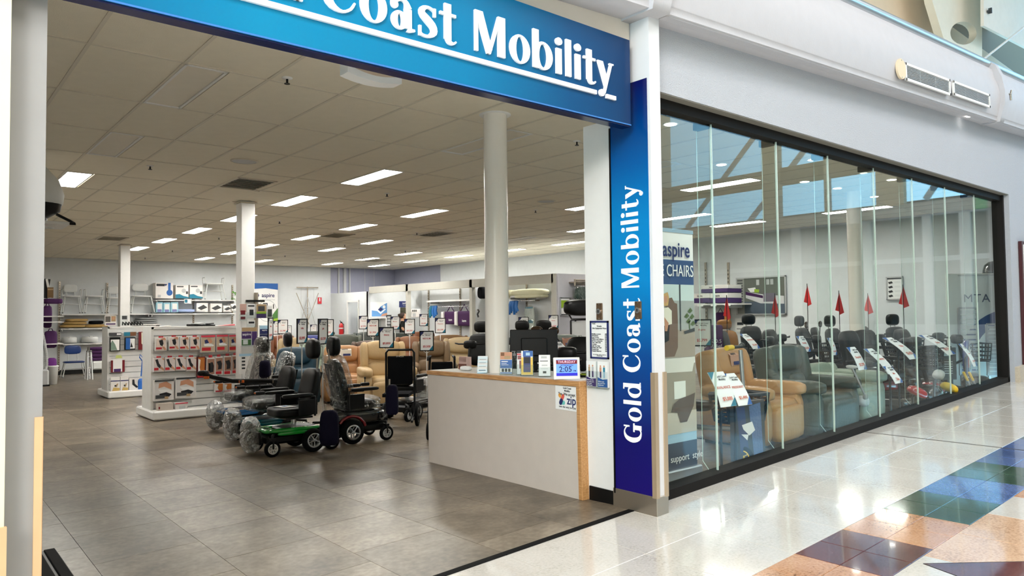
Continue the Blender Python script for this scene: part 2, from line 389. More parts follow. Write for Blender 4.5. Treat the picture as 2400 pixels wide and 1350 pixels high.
# display bays along the right wall: frame posts and a fascia rail at X=12.3
FX = 12.3
fz = lambda px, py: PX(px, py, FX).z
yA, yB_, yC, yD = by0, PX(957, 680, FX).y, PX(1107, 680, FX).y, PX(1300, 660, FX).y
ztop = (fz(957, 660)+fz(1305, 649))/2; zlow = ztop-.22
frm = mat('bay_frame', (196, 194, 184), .5)
b = MB(); b.box((FX, (yA+yD)/2, (ztop+zlow)/2), (.12, yA-yD, ztop-zlow), frm)
for y in (yB_, yC, yD): b.box((FX, y, ztop/2), (.12, .12, ztop), frm)
struct('wall_bay_frame', b)
b = MB()
XBK = FX+.48
for y in (yB_, yC): b.box(((FX+XBK)/2, y, ztop/2-.1), (XBK-FX, .06, ztop-.2), wallm)
b.box(((XBK+XW)/2, (yB_+yD)/2, ztop/2), (XW-XBK, yB_-yD, ztop), wallm)
struct('wall_bay_partition', b)
b = MB(); b.box(((FX+XW)/2, yD-.06, (ztop+.0)/2), (XW-FX, .1, ztop), mat('nib_paint', (206, 206, 214), .7)); struct('wall_nib', b)
# facade: wall over the window, pillars, bulkhead
k52 = .0523; sz = lambda x: 3.614+k52*(x-4.08)
def sl(b, x0, x1, y0, y1, f0, f1, m):   # box following the ramp slope
    vs = [(x, y, z(x)) for x in (x0, x1) for y in (y0, y1) for z in (f0, f1)]
    b.add(vs, [(0, 1, 3, 2), (4, 6, 7, 5), (0, 4, 5, 1), (2, 3, 7, 6), (0, 2, 6, 4), (1, 5, 7, 3)], m)
wz = PY(1549, 215, 3.21).z; wx = PY(2364, 453, 3.21).x
b = MB(); sl(b, 3.9, 14.5, 3.21, 3.42, lambda x: wz, lambda x: sz(x)+.01, render_)
sl(b, wx, 14.5, 3.21, 3.42, lambda x: zm(x)-.1, lambda x: wz+.001, render_); struct('wall_front', b)
b = MB(); sl(b, wx+.0, 14.5, 3.15, 3.21, lambda x: zm(x)-.05, lambda x: zm(x)+.20, mat('skirting_stone', (196, 184, 164), .5, var=.2, scale=40)); struct('baseboard_front', b)
b = MB()
prof = [(0, 3.02), (.001, 3.02), (.05, 3.02), (.051, 3.018)]+[(.06+.6*k/10, 3.015-.035*math.sin(PI*min(1, k/10*1.25))+.045*max(0, k/10-.55)**1.5*3) for k in range(11)]
for x0, x1 in ((-1.5, 10.42), (10.55, 15)):
    vs = [(x, y, sz(x)+h) for x in (x0, x1) for h, y in prof+[(.66, 3.4), (0, 3.4)]]; n = len(prof)+2
    b.add(vs, [(i, (i+1) % n, n+(i+1) % n, n+i) for i in range(n)], bulk, True); b.add(vs, [tuple(range(n)), tuple(range(2*n-1, n-1, -1))], bulk)
    sl(b, max(x0, 3.92), x1-.02, 3.035, 3.1, lambda x: sz(x)-.012, lambda x: sz(x)+.004, bulk)
struct('wall_bulkhead', b)
b = MB(); rp = [(-.015, 2.99), (.05, 2.975), (.2, 2.93), (.36, 2.925), (.54, 2.955), (.72, 3.03), (.78, 3.1)]
for x0, x1 in ((10.42, 10.56), (3.72, 3.90)):
    vs = [(x, y, sz(x)+h) for x in (x0, x1) for h, y in rp+[(.78, 3.3), (-.015, 3.3)]]; n = len(rp)+2
    b.add(vs, [(i, (i+1) % n, n+(i+1) % n, n+i) for i in range(n)], bulk, True); b.add(vs, [tuple(range(n)), tuple(range(2*n-1, n-1, -1))], bulk)
struct('trim_2', b)
b = MB(); b.tube([(x, 3.12, sz(x)+.74) for x in (3, 6, 9, 12, 15)], .055, alu, 12); struct('trim_3', b)
b = MB(); b.cyl((9.72, 3.1, sz(9.72)-.01), (9.72, 3.1, sz(9.72)+.02), .035, mat('downlight_glow', (255, 250, 240), emit=16), n=14); tl = struct('trim_4', b)
# pillar with blue panel
b = MB(); b.box((3.865, 3.285, 1.95), (.11, .37, 3.4), mat('pillar_paint', (216, 217, 219), .55)); pil = struct('wall_pillar', b)
b = MB(); b.box((3.862, 3.283, .265), (.122, .384, .27), steel, bev=.003); struct('baseboard_pillar', b)
for x, y in ((3.806, 3.097), (3.918, 3.097)):
    b = MB(); b.box((x, y+.012, .80), (.012, .036, .82), mat('guard_metal', (190, 168, 140), .35, metal=.5)); b.box((x+(.01 if x < 3.85 else -.01), y-.002, .80), (.034, .01, .82), mat('guard_metal', (0, 0, 0))); struct('trim_5' if x < 3.85 else 'trim_6', b)
b = MB(); b.box((3.9, 3.61, 1.6), (.12, .28, 2.75), white); b.box((3.838, 3.475, 1.5), (.01, .02, 2.6), black); struct('wall_return', b)
b = MB(); b.box((3.836, 3.60, .31), (.012, .26, .11), black); struct('baseboard_return', b)
# left pillar of the opening
b = MB(); b.box((.363, 3.46, 1.7), (.122, .3, 3.6), mat('pillar_left_paint', (152, 151, 150), .55)); b.box((.23, 3.4, 1.9), (.145, .3, 3.8), mat('pilaster_cream', (246, 236, 190), .6)); pl = struct('wall_pillar_left', b)
b = MB(); b.box((.412, 3.306, .6), (.027, .012, 1.26), birch); b.box((.425, 3.33, .6), (.006, .05, 1.26), birch); struct('trim_7', b)
b = MB(); b.box((.285, 3.245, .4), (.05, .02, .9), birch); struct('trim_8', b)
# wall behind the sign and shop-side ceiling edge
b = MB(); b.box((1.25, 3.31, 3.5), (5.1, .1, .34), mat('sign_wall', (214, 206, 194), .7)); struct('wall_sign', b)
# ================================================================ ceiling
XS, YS = .603, 1.22; LX, LY = .93, 5.43
b = MB(); b.box((7.1, 14.2, ZC+.06), (15.7, 21.6, .08), tilem); ceil = struct('ceiling', b)
b = MB()
for i in range(-2, 25):
    x = LX+XS*i
    if -.6 < x < XW: b.box((x, 14.2, ZC), (.024, 21.6, .012), tbar)
for j in range(-2, 17):
    y = LY+YS*j
    if 3.5 < y < YB: b.box((7.1, y, ZC+.0005), (15.7, .024, .012), tbar)
b.build('ceiling_grid', ceil)
LIT = {1: [4, 6], 6: [2, 4, 6, 8, 10, 12], 10: [4, 6, 8, 10, 12, 14], 13: [0, 2, 8, 10, 14], 17: [2, 4, 10, 12, 14], 20: [0, 2, 6, 8, 10, 12, 14]}
UNLIT = [(1, 0), (1, 2), (6, 0), (10, 0), (13, 6), (17, 6)]
cells = {(i, j): 1 for i, js in LIT.items() for j in js}; cells.update({c: 2 for c in UNLIT})
tm = MB(); tm.box((0, 0, .004), (XS-.022, YS-.022, .012), tilem); tmesh = tm.mesh('ceiling_tile')
hm = MB(); hm.box((0, 0, .004), (XS-.33, YS-.022, .012), tilem); hmesh = hm.mesh('ceiling_tile')
n = 0; rest = MB()
for j in range(-2, 16):
    for i in range(-2, 23):
        x, y = LX+XS*(i+.5), LY+YS*(j+.5)
        if x < -.5 or y < 3.6 or y > YB-.2: continue
        if (i, j) in cells: link('ceiling_tile', hmesh, ceil, loc=(LX+XS*i+.31+(XS-.31)/2, y, ZC)); n += 1; continue
        vis = y < 18 and .08*y < x < 1.0*y+.6 and n < 285
        if vis:
            o = link('ceiling_tile', tmesh, ceil, loc=(x, y, ZC+random.uniform(0, .003))); n += 1
            if (i, j) == (4, 4): o.rotation_euler = (0, .035, 0); o.location.z -= .004
        else: rest.box((x, y, ZC+.004), (XS-.022, YS-.022, .012), tilem)
link('ceiling_tile_field', rest.mesh('ceiling_tile_field'), ceil, kind='stuff')
glow = mat('lamp_diffuser', (255, 252, 245), emit=LAMP)
off = mat('lamp_diffuser_off', (222, 214, 196), .4)
fr = MB()
for s in (-1, 1): fr.box((.14*s, 0, -.002), (.02, 1.2, .016), white); fr.box((0, .59*s, -.002), (.3, .02, .016), white)
frm_ = fr.mesh('lamp_frame'); df = MB(); df.box((0, 0, .002), (.262, 1.16, .006), glow); dfm = df.mesh('diffuser'); do = MB(); do.box((0, 0, .002), (.262, 1.16, .006), off); dom = do.mesh('diffuser')
ordn = ['first', 'second', 'third', 'fourth', 'fifth', 'sixth', 'seventh', 'eighth']
rows = {1: 'leftmost', 6: 'second-from-left', 10: 'third-from-left', 13: 'fourth-from-left', 17: 'fifth-from-left', 20: 'rightmost'}
for i, js in LIT.items():
    for q, j in enumerate(js):
        t = thing('ceiling_light', '%s lit strip panel from the front in the %s ceiling light row' % (ordn[q], rows[i]), 'light', (LX+XS*i+.155, LY+YS*(j+.5), ZC), 0, 'lit ceiling strip panels')
        link('lamp_frame', frm_, t); link('diffuser', dfm, t)
for q, (i, j) in enumerate(UNLIT):
    t = thing('ceiling_light', 'unlit ceiling strip panel, %s row, %s' % (rows[i], ['nearest the sign', 'behind the nearest unlit one', 'beside the round column', 'past the round column', 'far back', 'far back right'][q]), 'light', (LX+XS*i+.155, LY+YS*(j+.5), ZC), 0, 'unlit ceiling strip panels')
    link('lamp_frame', frm_, t); link('diffuser', dom, t)
# downlights over the window display
dn = MB(); dn.cyl((0, 0, -.006), (0, 0, .01), .075, white, n=18); dnm = dn.mesh('trim_ring'); dg = MB(); dg.cyl((0, 0, -.009), (0, 0, 0), .058, mat('downlight_glow', (0, 0, 0)), n=18); dgm = dg.mesh('diffuser')
for q, (x, y) in enumerate([(5.65, 4.35), (8.34, 4.33), (10.5, 4.33), (7.7, 5.17), (9.66, 5.15), (10.57, 5.13), (11.83, 5.15)]):
    t = thing('downlight', '%s round downlight from the left in the %s row behind the window glass' % (ordn[q if q < 3 else q-3], 'front' if q < 3 else 'back'), 'light', (x, y, ZC-.002), 0, 'downlights behind the window')
    link('trim_ring', dnm, t); link('diffuser', dgm, t)
# vents, speakers, sprinklers
for q, (px, py, w, l) in enumerate([(578, 430, .5, .8), (787, 551, .5, .8), (880, 610, .55, 1.0), (262, 558, .5, .8), (1020, 548, .5, .9)]):
    p = PZ(px, py, ZC); t = thing('ceiling_vent', ['slotted air vent in the ceiling in front of the near square column', 'dark air vent in the ceiling between two light panels mid-shop', 'dark air vent near the far end of the ceiling', 'dark air vent in the ceiling above the far square column', 'flat grey air vent in the ceiling left of the round column'][q], 'vent', (p.x, p.y, ZC))
    b = MB(); b.box((0, 0, -.004), (w, l, .006), mat('vent_dark', (48, 46, 40), .7)); b.build('backing', t)
    b = MB()
    for s in (-1, 1): b.box((s*w/2, 0, -.008), (.03, l+.03, .016), tbar); b.box((0, s*l/2, -.008), (w, .03, .016), tbar)
    b.build('frame', t)
    for k in range(7):
        b = MB(); b.box((0, -l/2+l*(k+.7)/7.6, -.01), (w-.03, .035, .004), tbar, Matrix.Rotation(.6, 4, 'X')); b.build('slat', t)
for q, (px, py) in enumerate([(573, 377), (1280, 471), (625, 598)]):
    p = PZ(px, py, ZC); t = thing('ceiling_speaker', ['round flush speaker grille in the ceiling left of the light panels', 'round flush speaker grille right of the round column', 'round flush speaker grille far back behind the near square column'][q], 'speaker', (p.x, p.y, ZC))
    b = MB(); b.lathe([(.155, .006), (.155, -.008), (.135, -.012)], tbar, 24); b.build('rim', t)
    b = MB(); b.lathe([(.135, -.010), (.0, -.012)], lgrey, 24); b.build('grille', t)
SPR = [(673, 182), (352, 388), (1352, 330), (907, 453), (655, 518), (1255, 492), (977, 545), (513, 556), (404, 586), (808, 573), (340, 603), (668, 598), (850, 604), (950, 587)]
for q, (px, py) in enumerate(SPR):
    p = PZ(px, py, ZC); lab = ['under the blue sign at the shop front', 'left of the round speaker', 'beside the white return wall', 'below the long lit panel', 'right of the near square column', 'right of the round column', 'left of the round column', 'above the shelving left of the near column', 'right of the far square column', 'between lit panels mid-shop', 'above the far left shelving', 'far back beside the near square column', 'far back near the dark vent', 'far back left of the round column'][q]
    t = thing('fire_sprinkler', 'small ceiling fire sprinkler ' + lab, 'sprinkler', (p.x, p.y, ZC), 0, 'ceiling sprinklers')
    b = MB(); b.lathe([(.0, 0), (.04, 0), (.04, -.006), (.012, -.012), (0, -.012)], white, 14); b.build('escutcheon', t)
    b = MB(); b.cyl((0, 0, -.012), (0, 0, -.045), .009, blackm, n=8); b.cyl((0, 0, -.045), (0, 0, -.05), .022, blackm, n=10); b.build('sprinkler_head', t)
# ================================================================ columns
def sqcol(px0, px1, py, lab):
    p = PZ((px0+px1)/2, py, ZC); b = MB(); w = .22
    c = Vector((p.x+.02, p.y+.08, 0)); b.box((c.x, c.y, ZC/2), (w, w, ZC), white, bev=.012)
    b.box((c.x, c.y, ZC-.03), (w+.05, w+.05, .02), tbar); return struct(lab, b)
sqcol(557, 597, 471, 'trim_9'); sqcol(279, 304, 572, 'trim_10')
for nm, (x, y) in (('trim_11', (4.125, 5.14)), ('trim_12', (11.1, 5.14))):
    b = MB(); b.lathe([(.107, .1), (.107, ZC)], mat('column_gloss', (234, 228, 218), .25, var=.02), 32, (x, y, 0)); b.lathe([(.107, ZC-.006), (.145, ZC-.006), (.145, ZC+.01)], white, 32, (x, y, 0)); struct(nm, b)
# heavy serif glyphs for the shop name, each a list of (outer, hole...) outlines on a 0..1 x-height-ish grid
def ell(cx, cy, rx, ry, n=28, a0=0, a1=2*PI): return [(cx+rx*math.cos(a0+(a1-a0)*i/n), cy+ry*math.sin(a0+(a1-a0)*i/n)) for i in range(n if abs(a1-a0-2*PI) < 1e-6 else n+1)]
def bowl(cx, cy, rx, ry, t, tt): return [ell(cx, cy, rx, ry), ell(cx, cy, rx-t, ry-tt)]
def rc(x0, y0, x1, y1): return [(x0, y0), (x1, y0), (x1, y1), (x0, y1)]
def band(pts, ws):              # variable-width stroke
    L, R = [], []
    for i, (x, y) in enumerate(pts):
        a = pts[max(i-1, 0)]; c = pts[min(i+1, len(pts)-1)]; dx, dy = c[0]-a[0], c[1]-a[1]; l = math.hypot(dx, dy) or 1
        w = ws[i]/2; L.append((x-dy/l*w, y+dx/l*w)); R.append((x+dy/l*w, y-dx/l*w))
    return L+R[::-1]
def cint(ctrl, n=26):           # catmull-rom through (x, y, w)
    o = []; m = len(ctrl)-1
    for i in range(n+1):
        t = i/n*m; k = min(int(t), m-1); f = t-k; p = [ctrl[max(0, min(m, k+d))] for d in (-1, 0, 1, 2)]
        o.append([.5*((2*p[1][a])+(-p[0][a]+p[2][a])*f+(2*p[0][a]-5*p[1][a]+4*p[2][a]-p[3][a])*f*f+(-p[0][a]+3*p[1][a]-3*p[2][a]+p[3][a])*f**3) for a in range(3)])
    return band([(q[0], q[1]) for q in o], [max(.02, q[2]) for q in o])
# width, shapes; x-height .7, cap height 1, descender -.3
GL = {
 'o': (.66, [bowl(.33, .35, .31, .37, .185, .05)]),
 'b': (.70, [[rc(.04, 0, .22, 1.0)], bowl(.36, .35, .31, .37, .175, .06)]),
 'd': (.70, [[rc(.48, .0, .66, 1.0)], [rc(.40, .94, .5, 1.0)], [rc(.6, 0, .72, .05)], bowl(.34, .35, .31, .37, .175, .06)]),
 'a': (.64, [[rc(.36, .06, .54, .5)], [cint([(.45, .05, .16), (.5, .03, .1), (.62, .05, .05)])], [cint([(.07, .5, .07), (.12, .62, .14), (.28, .685, .07), (.4, .64, .1), (.45, .5, .18)])], [ell(.12, .53, .085, .09)], bowl(.235, .2, .2, .21, .15, .06)]),
 's': (.54, [[cint([(.46, .6, .05), (.4, .66, .06), (.27, .69, .06), (.14, .62, .13), (.13, .51, .16), (.27, .39, .19), (.41, .26, .18), (.42, .12, .15), (.28, .015, .07), (.12, .02, .06), (.06, .1, .05)])], [rc(.42, .5, .48, .7)], [rc(.04, -.01, .1, .22)]]),
 't': (.46, [[rc(.13, .08, .31, .92)], [rc(.01, .63, .44, .70)], [cint([(.22, .12, .17), (.26, .02, .12), (.36, .0, .06), (.44, .06, .04)])]]),
 'i': (.30, [[rc(.06, 0, .24, .68)], [ell(.15, .87, .11, .1)]]),
 'l': (.28, [[rc(.05, 0, .23, 1.0)]]),
 'M': (1.02, [[rc(.06, 0, .15, 1.0)], [[(.06, 1.0), (.28, 1.0), (.55, .12), (.46, 0), (.40, 0)]], [[(.42, 0), (.5, 0), (.82, 1.0), (.72, 1.0)]], [rc(.72, 0, .93, 1.0)]]),
 'y': (.62, [[[(.02, .7), (.22, .7), (.40, .2), (.34, .0), (.28, .0)]], [[(.5, .7), (.58, .7), (.3, -.2), (.22, -.2)]], [ell(.17, -.2, .1, .1)], [rc(.46, .66, .62, .70)]]),
 'C': (.86, [[cint([(.76, .68, .05), (.7, .86, .06), (.5, .97, .06), (.26, .85, .17), (.16, .5, .22), (.26, .15, .17), (.5, .03, .06), (.7, .12, .06), (.8, .28, .04)])], [rc(.72, .68, .79, 1.0)]]),
 'G': (.92, [[cint([(.76, .7, .05), (.7, .86, .06), (.5, .97, .06), (.26, .85, .17), (.16, .5, .22), (.26, .15, .17), (.5, .03, .06), (.68, .12, .1), (.72, .3, .12)])], [rc(.72, .68, .79, 1.0)], [rc(.62, 0, .82, .42)], [rc(.52, .38, .9, .45)]]),
}
def glyph_curves(ch, ext):
    w, shapes = GL[ch]; out = []
    for sh in shapes:
        c = bpy.data.curves.new('letter', 'CURVE'); c.dimensions = '2D'; c.fill_mode = 'BOTH'; c.extrude = ext; c.bevel_depth = 0
        for pl in sh:
            sp = c.splines.new('POLY'); sp.points.add(len(pl)-1)
            for p, q in zip(sp.points, pl): p.co = (q[0], q[1], 0, 1)
            sp.use_cyclic_u = True
        out.append(c)
    return w, out
_gm = {}
def glyph_mesh(ch, ext, m):
    k = (ch, ext, m.name)
    if k in _gm: return _gm[k]
    w, cs = glyph_curves(ch, ext); vs = []; fs = []
    for c in cs:
        o = bpy.data.objects.new('tmp', c); COL.objects.link(o); dg = bpy.context.evaluated_depsgraph_get(); dg.update()
        me = bpy.data.meshes.new_from_object(o.evaluated_get(dg)); k0 = len(vs)
        dz = .0007*cs.index(c); vs += [(v.co.x, v.co.y, v.co.z+dz) for v in me.vertices]; fs += [[i+k0 for i in p.vertices] for p in me.polygons]
        bpy.data.objects.remove(o); bpy.data.meshes.remove(me); bpy.data.curves.remove(c)
    me = bpy.data.meshes.new('letter'); me.from_pydata(vs, [], fs); me.materials.append(m); me.update()
    _gm[k] = (w, me); return _gm[k]
def lettering(s, parent, origin, xdir, zdir, sx, sz_, ext, m, gap=.04, space=.42, step=0):
    """lay glyph meshes along xdir from origin; returns the end distance"""
    xd, zd = Vector(xdir).normalized(), Vector(zdir).normalized(); nd = xd.cross(zd); t = 0
    for ch in s:
        if ch == ' ': t += space*sx; continue
        w, me = glyph_mesh(ch, ext/ (sx if 0 else 1), m)
        o = link('letter', me, parent); M = Matrix((xd*sx, zd*sz_, nd)).transposed().to_4x4(); o.matrix_local = Matrix.Translation(Vector(origin)+xd*t) @ M
        t += (w+gap)*sx
    return t
def width(s, gap=.04, space=.42): return sum(space if c == ' ' else GL[c][0]+gap for c in s)
# ================================================================ shop sign
def blue_grad(name, axis, stops, rough, x0, x1):
    def f(n, b):
        geo = N(n, 'ShaderNodeTexCoord'); sp = N(n, 'ShaderNodeSeparateXYZ'); n.links.new(geo.outputs['Object'], sp.inputs[0])
        mr = N(n, 'ShaderNodeMapRange'); mr.inputs[1].default_value = x0; mr.inputs[2].default_value = x1; n.links.new(sp.outputs[axis], mr.inputs[0])
        r = ramp(n, stops); n.links.new(mr.outputs[0], r.inputs[0]); n.links.new(r.outputs[0], b.inputs['Base Color']); b.inputs['Specular IOR Level'].default_value = .35
    return ramp_mat(name, rough, f)
SY = 3.20
sb, st = PY(1475, 294, SY).z, PY(1477, 95, SY).z; sxr = PY(1477, 190, SY).x
signm = blue_grad('sign_print', 'X', [(0, (0, 34, 84)), (.2, (0, 86, 134)), (.42, (0, 128, 172)), (.68, (0, 116, 164)), (.86, (0, 74, 124)), (1, (0, 44, 92))], .22, -.6, 3.76)
sign = thing('shop_sign', 'long blue fascia sign with raised white letters over the shop entrance', 'sign', (0, 0, 0))
b = MB(); b.box(((sxr-.6)/2, SY+.04, (sb+st)/2), (sxr+.6, .08, st-sb), signm); b.build('sign_board', sign)
b = MB(); b.box(((sxr-.6)/2, SY+.042, sb-.004), (sxr+.6, .074, .008), mat('sign_underside', (8, 20, 70), .2)); b.box(((sxr-.6)/2, SY-.001, sb+.004), (sxr+.6, .006, .008), mat('sign_edge', (60, 120, 190), .3)); b.build('sign_edge_strip', sign)
LW = mat('sign_letter', (250, 252, 252), .35, var=0)
xm0 = PY(1110, 70, SY).x; xm1 = PY(1438, 170, SY).x; zb = PY(1112, 119, SY).z; zt = PY(1113, 24, SY).z
zb2 = PY(1300, 172, SY).z
sx_ = (xm1-xm0)/(width('Mobility')-.04); cap = zt-zb
lettering('Mobility', sign, (xm0-.06*sx_, SY-.0065, zb), (1, 0, 0), (0, 0, 1), sx_, cap, .007, LW)
xc0 = PY(748, 0, SY).x; xc1 = PY(1072, 90, SY).x; sc_ = (xc1-xc0)/(width('Coast')-.04)
lettering('Coast', sign, (xc0-.05*sc_, SY-.0065, zb), (1, 0, 0), (0, 0, 1), sc_, cap, .007, LW)
gw = width('Gold')*sc_; lettering('Gold', sign, (xc0-.34*sc_-gw, SY-.0065, zb), (1, 0, 0), (0, 0, 1), sc_, cap, .007, LW)
uz = PY(1393, 217, SY).z; ux = PY(1395, 217, SY).x
b = MB(); b.box(((ux-.2)/2, SY-.008, uz), (ux+.2, .016, .026), LW); b.box(((PY(1418, 228, SY).x+PY(1440, 230, SY).x)/2, SY-.008, uz-.006), (PY(1440, 230, SY).x-PY(1418, 228, SY).x, .016, .026), LW); b.build('underline', sign)
# hanging light box just behind the sign
p0, p1 = PY(806, 146, 3.9), PY(932, 190, 3.9)
t = thing('hanging_light_box', 'white framed box with beige panel hanging behind the blue sign', 'light box', ((p0.x+p1.x)/2, 3.9, p1.z-.03))
w = p1.x-p0.x; h = .22
arc = [(x, -.022*(1-(2*x/w)**2)) for x in [w*(k/12-.5) for k in range(13)]]
b = MB(); b.prism(arc+[(w/2, h), (-w/2, h)], -.05, .05, white); b.build('case', t)
b = MB(); b.poly([(x*.82, -.052, z+.035) for x, z in arc]+[(w*.41, -.052, h), (-w*.41, -.052, h)], mat('beige_panel', (206, 184, 160), .6)); b.build('panel', t)
b = MB(); b.cyl((0, 0, h), (0, 0, ZC-p1.z+.03), .012, white); b.build('rod', t)
# ================================================================ blue pillar panel
BX = 3.8085
pan = thing('pillar_sign', 'tall blue panel with white vertical lettering on the entrance pillar', 'sign', (0, 0, 0))
pz0, pz1 = .367, 3.175
bluev = blue_grad('pillar_print', 'Z', [(0, (22, 8, 104)), (.14, (14, 14, 100)), (.34, (0, 72, 146)), (.52, (0, 132, 200)), (.66, (0, 128, 196)), (.8, (0, 88, 158)), (.93, (0, 44, 108)), (1, (8, 14, 84))], .3, pz0, pz1)
b = MB(); b.box((BX-.002, 3.286, (pz0+pz1)/2), (.004, .33, pz1-pz0), bluev); b.build('panel', pan)
b = MB(); b.box((BX-.004, 3.456, (pz0+2.9)/2), (.012, .012, 2.9-pz0), black); b.build('edge_strip', pan)
z0 = PX(1484, 1037, BX).z; z1 = PX(1486, 430, BX).z; yb = PX(1503, 900, BX).y; yt = PX(1462, 900, BX).y
s1 = (z1-z0)/(width('Gold Coast Mobility', .04, .36)-.04)
lettering('Gold Coast Mobility', pan, (BX-.005, yb, z0-.05*s1), (0, 0, 1), (0, 1, 0), s1, yt-yb, .002, LW, .04, .36)
def keyplate(px, py, x, lab):
    p = PX(px, py, x); t = thing('key_switch', lab, 'switch', (x-.001, p.y, p.z), -PI/2)
    b = MB(); b.box((0, -.004, 0), (.058, .008, .118), mat('bronze_plate', (120, 98, 78), .4, metal=.7), bev=.002); b.build('plate', t)
    b = MB(); b.cyl((0, -.008, 0), (0, -.018, 0), .021, chrome, n=18); b.box((0, -.02, 0), (.004, .004, .018), black); b.build('lock_barrel', t)
    b = MB()
    for z in (-.05, .05): b.cyl((0, -.008, z), (0, -.0105, z), .004, steel, n=8)
    b.build('screw', t)
keyplate(1497, 727, BX-.004, 'bronze key switch plate over the lettering of the blue pillar panel')
keyplate(1406, 730, 3.838, 'bronze key switch plate on the white wall above the price list')
# hire price list in a navy frame, on the white return wall
RX = 3.8385
a, c = PX(1384, 752, RX), PX(1428, 842, RX); W_, H_ = a.y-c.y, a.z-c.z
t = thing('price_list', 'framed weekly hire equipment price list on the white return wall', 'notice', (RX, (a.y+c.y)/2, (a.z+c.z)/2), -PI/2)
b = MB()
for s in (-1, 1): b.box((s*(W_/2-.006), -.004, 0), (.012, .01, H_), navyp); b.box((0, -.004, s*(H_/2-.006)), (W_, .01, .012), navyp)
b.build('frame', t); b = MB(); b.box((0, -.002, 0), (W_-.02, .003, H_-.02), paper); b.build('sheet', t)
text('Weekly\nHire Equipment Prices', W_*.085, ink, t, (0, -.0045, H_*.33), off=.0006)
text('Mobility scooters\nWheelchairs\nKnee Scooter\nWalkers and Rollators\nShower Commodes\nOver Toilet Aids\nCrutches\nLight Gas Chair\nRecliner Lift Chair\nHospital Bed\nHospital Mattress', W_*.072, ink, t, (-W_*.42, -.0045, -.02), align='LEFT', off=.0003, ls=.95)
text('$80\n$40\n$35\n$25\n$25\n$15\n$10\n$70\n$90\n$95\n$40', W_*.072, ink, t, (W_*.42, -.0045, -.02), align='RIGHT', off=.0003, ls=.95)
text('For bookings, please contact us\n07 5504 7000', W_*.055, ink, t, (0, -.0045, -H_*.41)); text('Gold Coast\nMobility', W_*.055, ink, t, (-W_*.3, -.0045, H_*.44))
# double brochure holder
a, c = PX(1380, 845, RX), PX(1432, 912, RX); W_, H_ = a.y-c.y, a.z-c.z
t = thing('brochure_holder', 'clear wall holder with two brochures about aged care below the price list', 'brochure holder', (RX, (a.y+c.y)/2, (a.z+c.z)/2), -PI/2)
for s, m_, nm in ((-1, mat('brochure_purple', (62, 30, 110), .5), 'brochure'), (1, bluep, 'brochure')):
    x0, x1 = (-W_/2, -.004) if s < 0 else (.004, W_/2)
    b = MB(); b.box(((x0+x1)/2, -.02, .005), (x1-x0-.006, .02, H_-.01), paper); y = -.0305; xa = x0+.004; xb = x1-.004
    b.poly([(xa, y, -H_/2+.012), (xb, y, -H_/2+.012), (xb, y, -H_*.13), ((xa+xb)/2, y, -H_*.16), (xa, y, -H_*.08)], m_)
    xm = (xa+xb)/2
    for q, (dx, cc, lc) in enumerate(((-.018, (paper, ink), skin), (.016, (tealp, skin), skin))):
        b.disc(xm+dx, H_*.33, .007, y-.0004, skin, 10); b.rect(xm+dx-.009, xm+dx+.009, H_*.12, H_*.29, y-.0004, [skin, tealp][q] if s > 0 else [tanp, lgrey][q]); b.rect(xm+dx-.007, xm+dx+.007, -H_*.10, H_*.13, y-.0004, [ink, purp][q] if s < 0 else [purp, skyp][q])
    b.build(nm, t)
    text('Find out who\ncan assist you\nwith your\nAged Care' if s < 0 else 'Where you\nget your free\nequipment', .0125, paper, t, (xa+.004, y-.001, -H_*.30), align='LEFT', off=.0003)
b = MB(); b.box((0, -.036, -H_*.18), (W_, .003, H_*.62), acry); b.box((0, -.02, -H_/2), (W_, .036, .004), acry); b.box((0, -.02, 0), (.004, .034, H_), acry); b.build('holder', t)
# ================================================================ shop window
win = link('window_1', None); win['kind'] = 'structure'
GY = 3.335; jx = [3.925, 4.84, 5.79, 6.70, 7.66, 8.61, 9.555, 10.52, wx]; gt = 3.115
frb = mat('window_frame', (26, 24, 22), .6, spec=.15)
b = MB(); sl(b, 3.92, wx, 3.27, 3.40, lambda x: zm(x)-.03, lambda x: zm(x)+.068, frb); sl(b, 3.92, wx, 3.29, 3.40, lambda x: gt-.045, lambda x: gt+.03, frb); sl(b, wx-.055, wx+.005, 3.27, 3.4, lambda x: zm(x)-.03, lambda x: gt+.03, frb)
struct('window_frame', b, win)
b = MB(); sl(b, 3.92, wx+.002, 3.215, 3.40, lambda x: gt+.03, lambda x: wz+.002, mat('reveal_grey', (136, 132, 122), .6)); struct('window_reveal', b, win)
for q in range(len(jx)-1):
    x0, x1 = jx[q]+.004, jx[q+1]-.004
    b = MB(); b.add([(x, y, z) for y in (GY, GY+.010) for x, z in ((x0, zm(x0)+.05), (x1, zm(x1)+.05), (x1, gt), (x0, gt))], [(0, 1, 2, 3), (7, 6, 5, 4)], glassm); struct('glass_pane', b, win)
for x in jx[1:-1]:
    zb0 = zm(x)+.045; pr = [(GY+.014, zb0), (3.41, zb0), (3.475, zb0+.075), (3.475, 3.10), (GY+.014, 3.10)]
    b = MB(); n = 5; vs = [(x+d, y, z) for d in (-.004, .004) for y, z in pr]
    b.add(vs, [(0, 1, 2, 3, 4), (9, 8, 7, 6, 5)], fing); b.add(vs, [(i, (i+1) % n, n+(i+1) % n, n+i) for i in range(n)], edgeg); struct('glass_fin', b, win)
    b = MB(); b.box((x, GY+.004, (zb0+gt)/2), (.007, .012, gt-zb0), edgeg); struct('silicone_joint', b, win)
    b = MB(); b.box((x, 3.415, 3.075), (.06, .14, .055), frb); struct('fin_bracket', b, win)
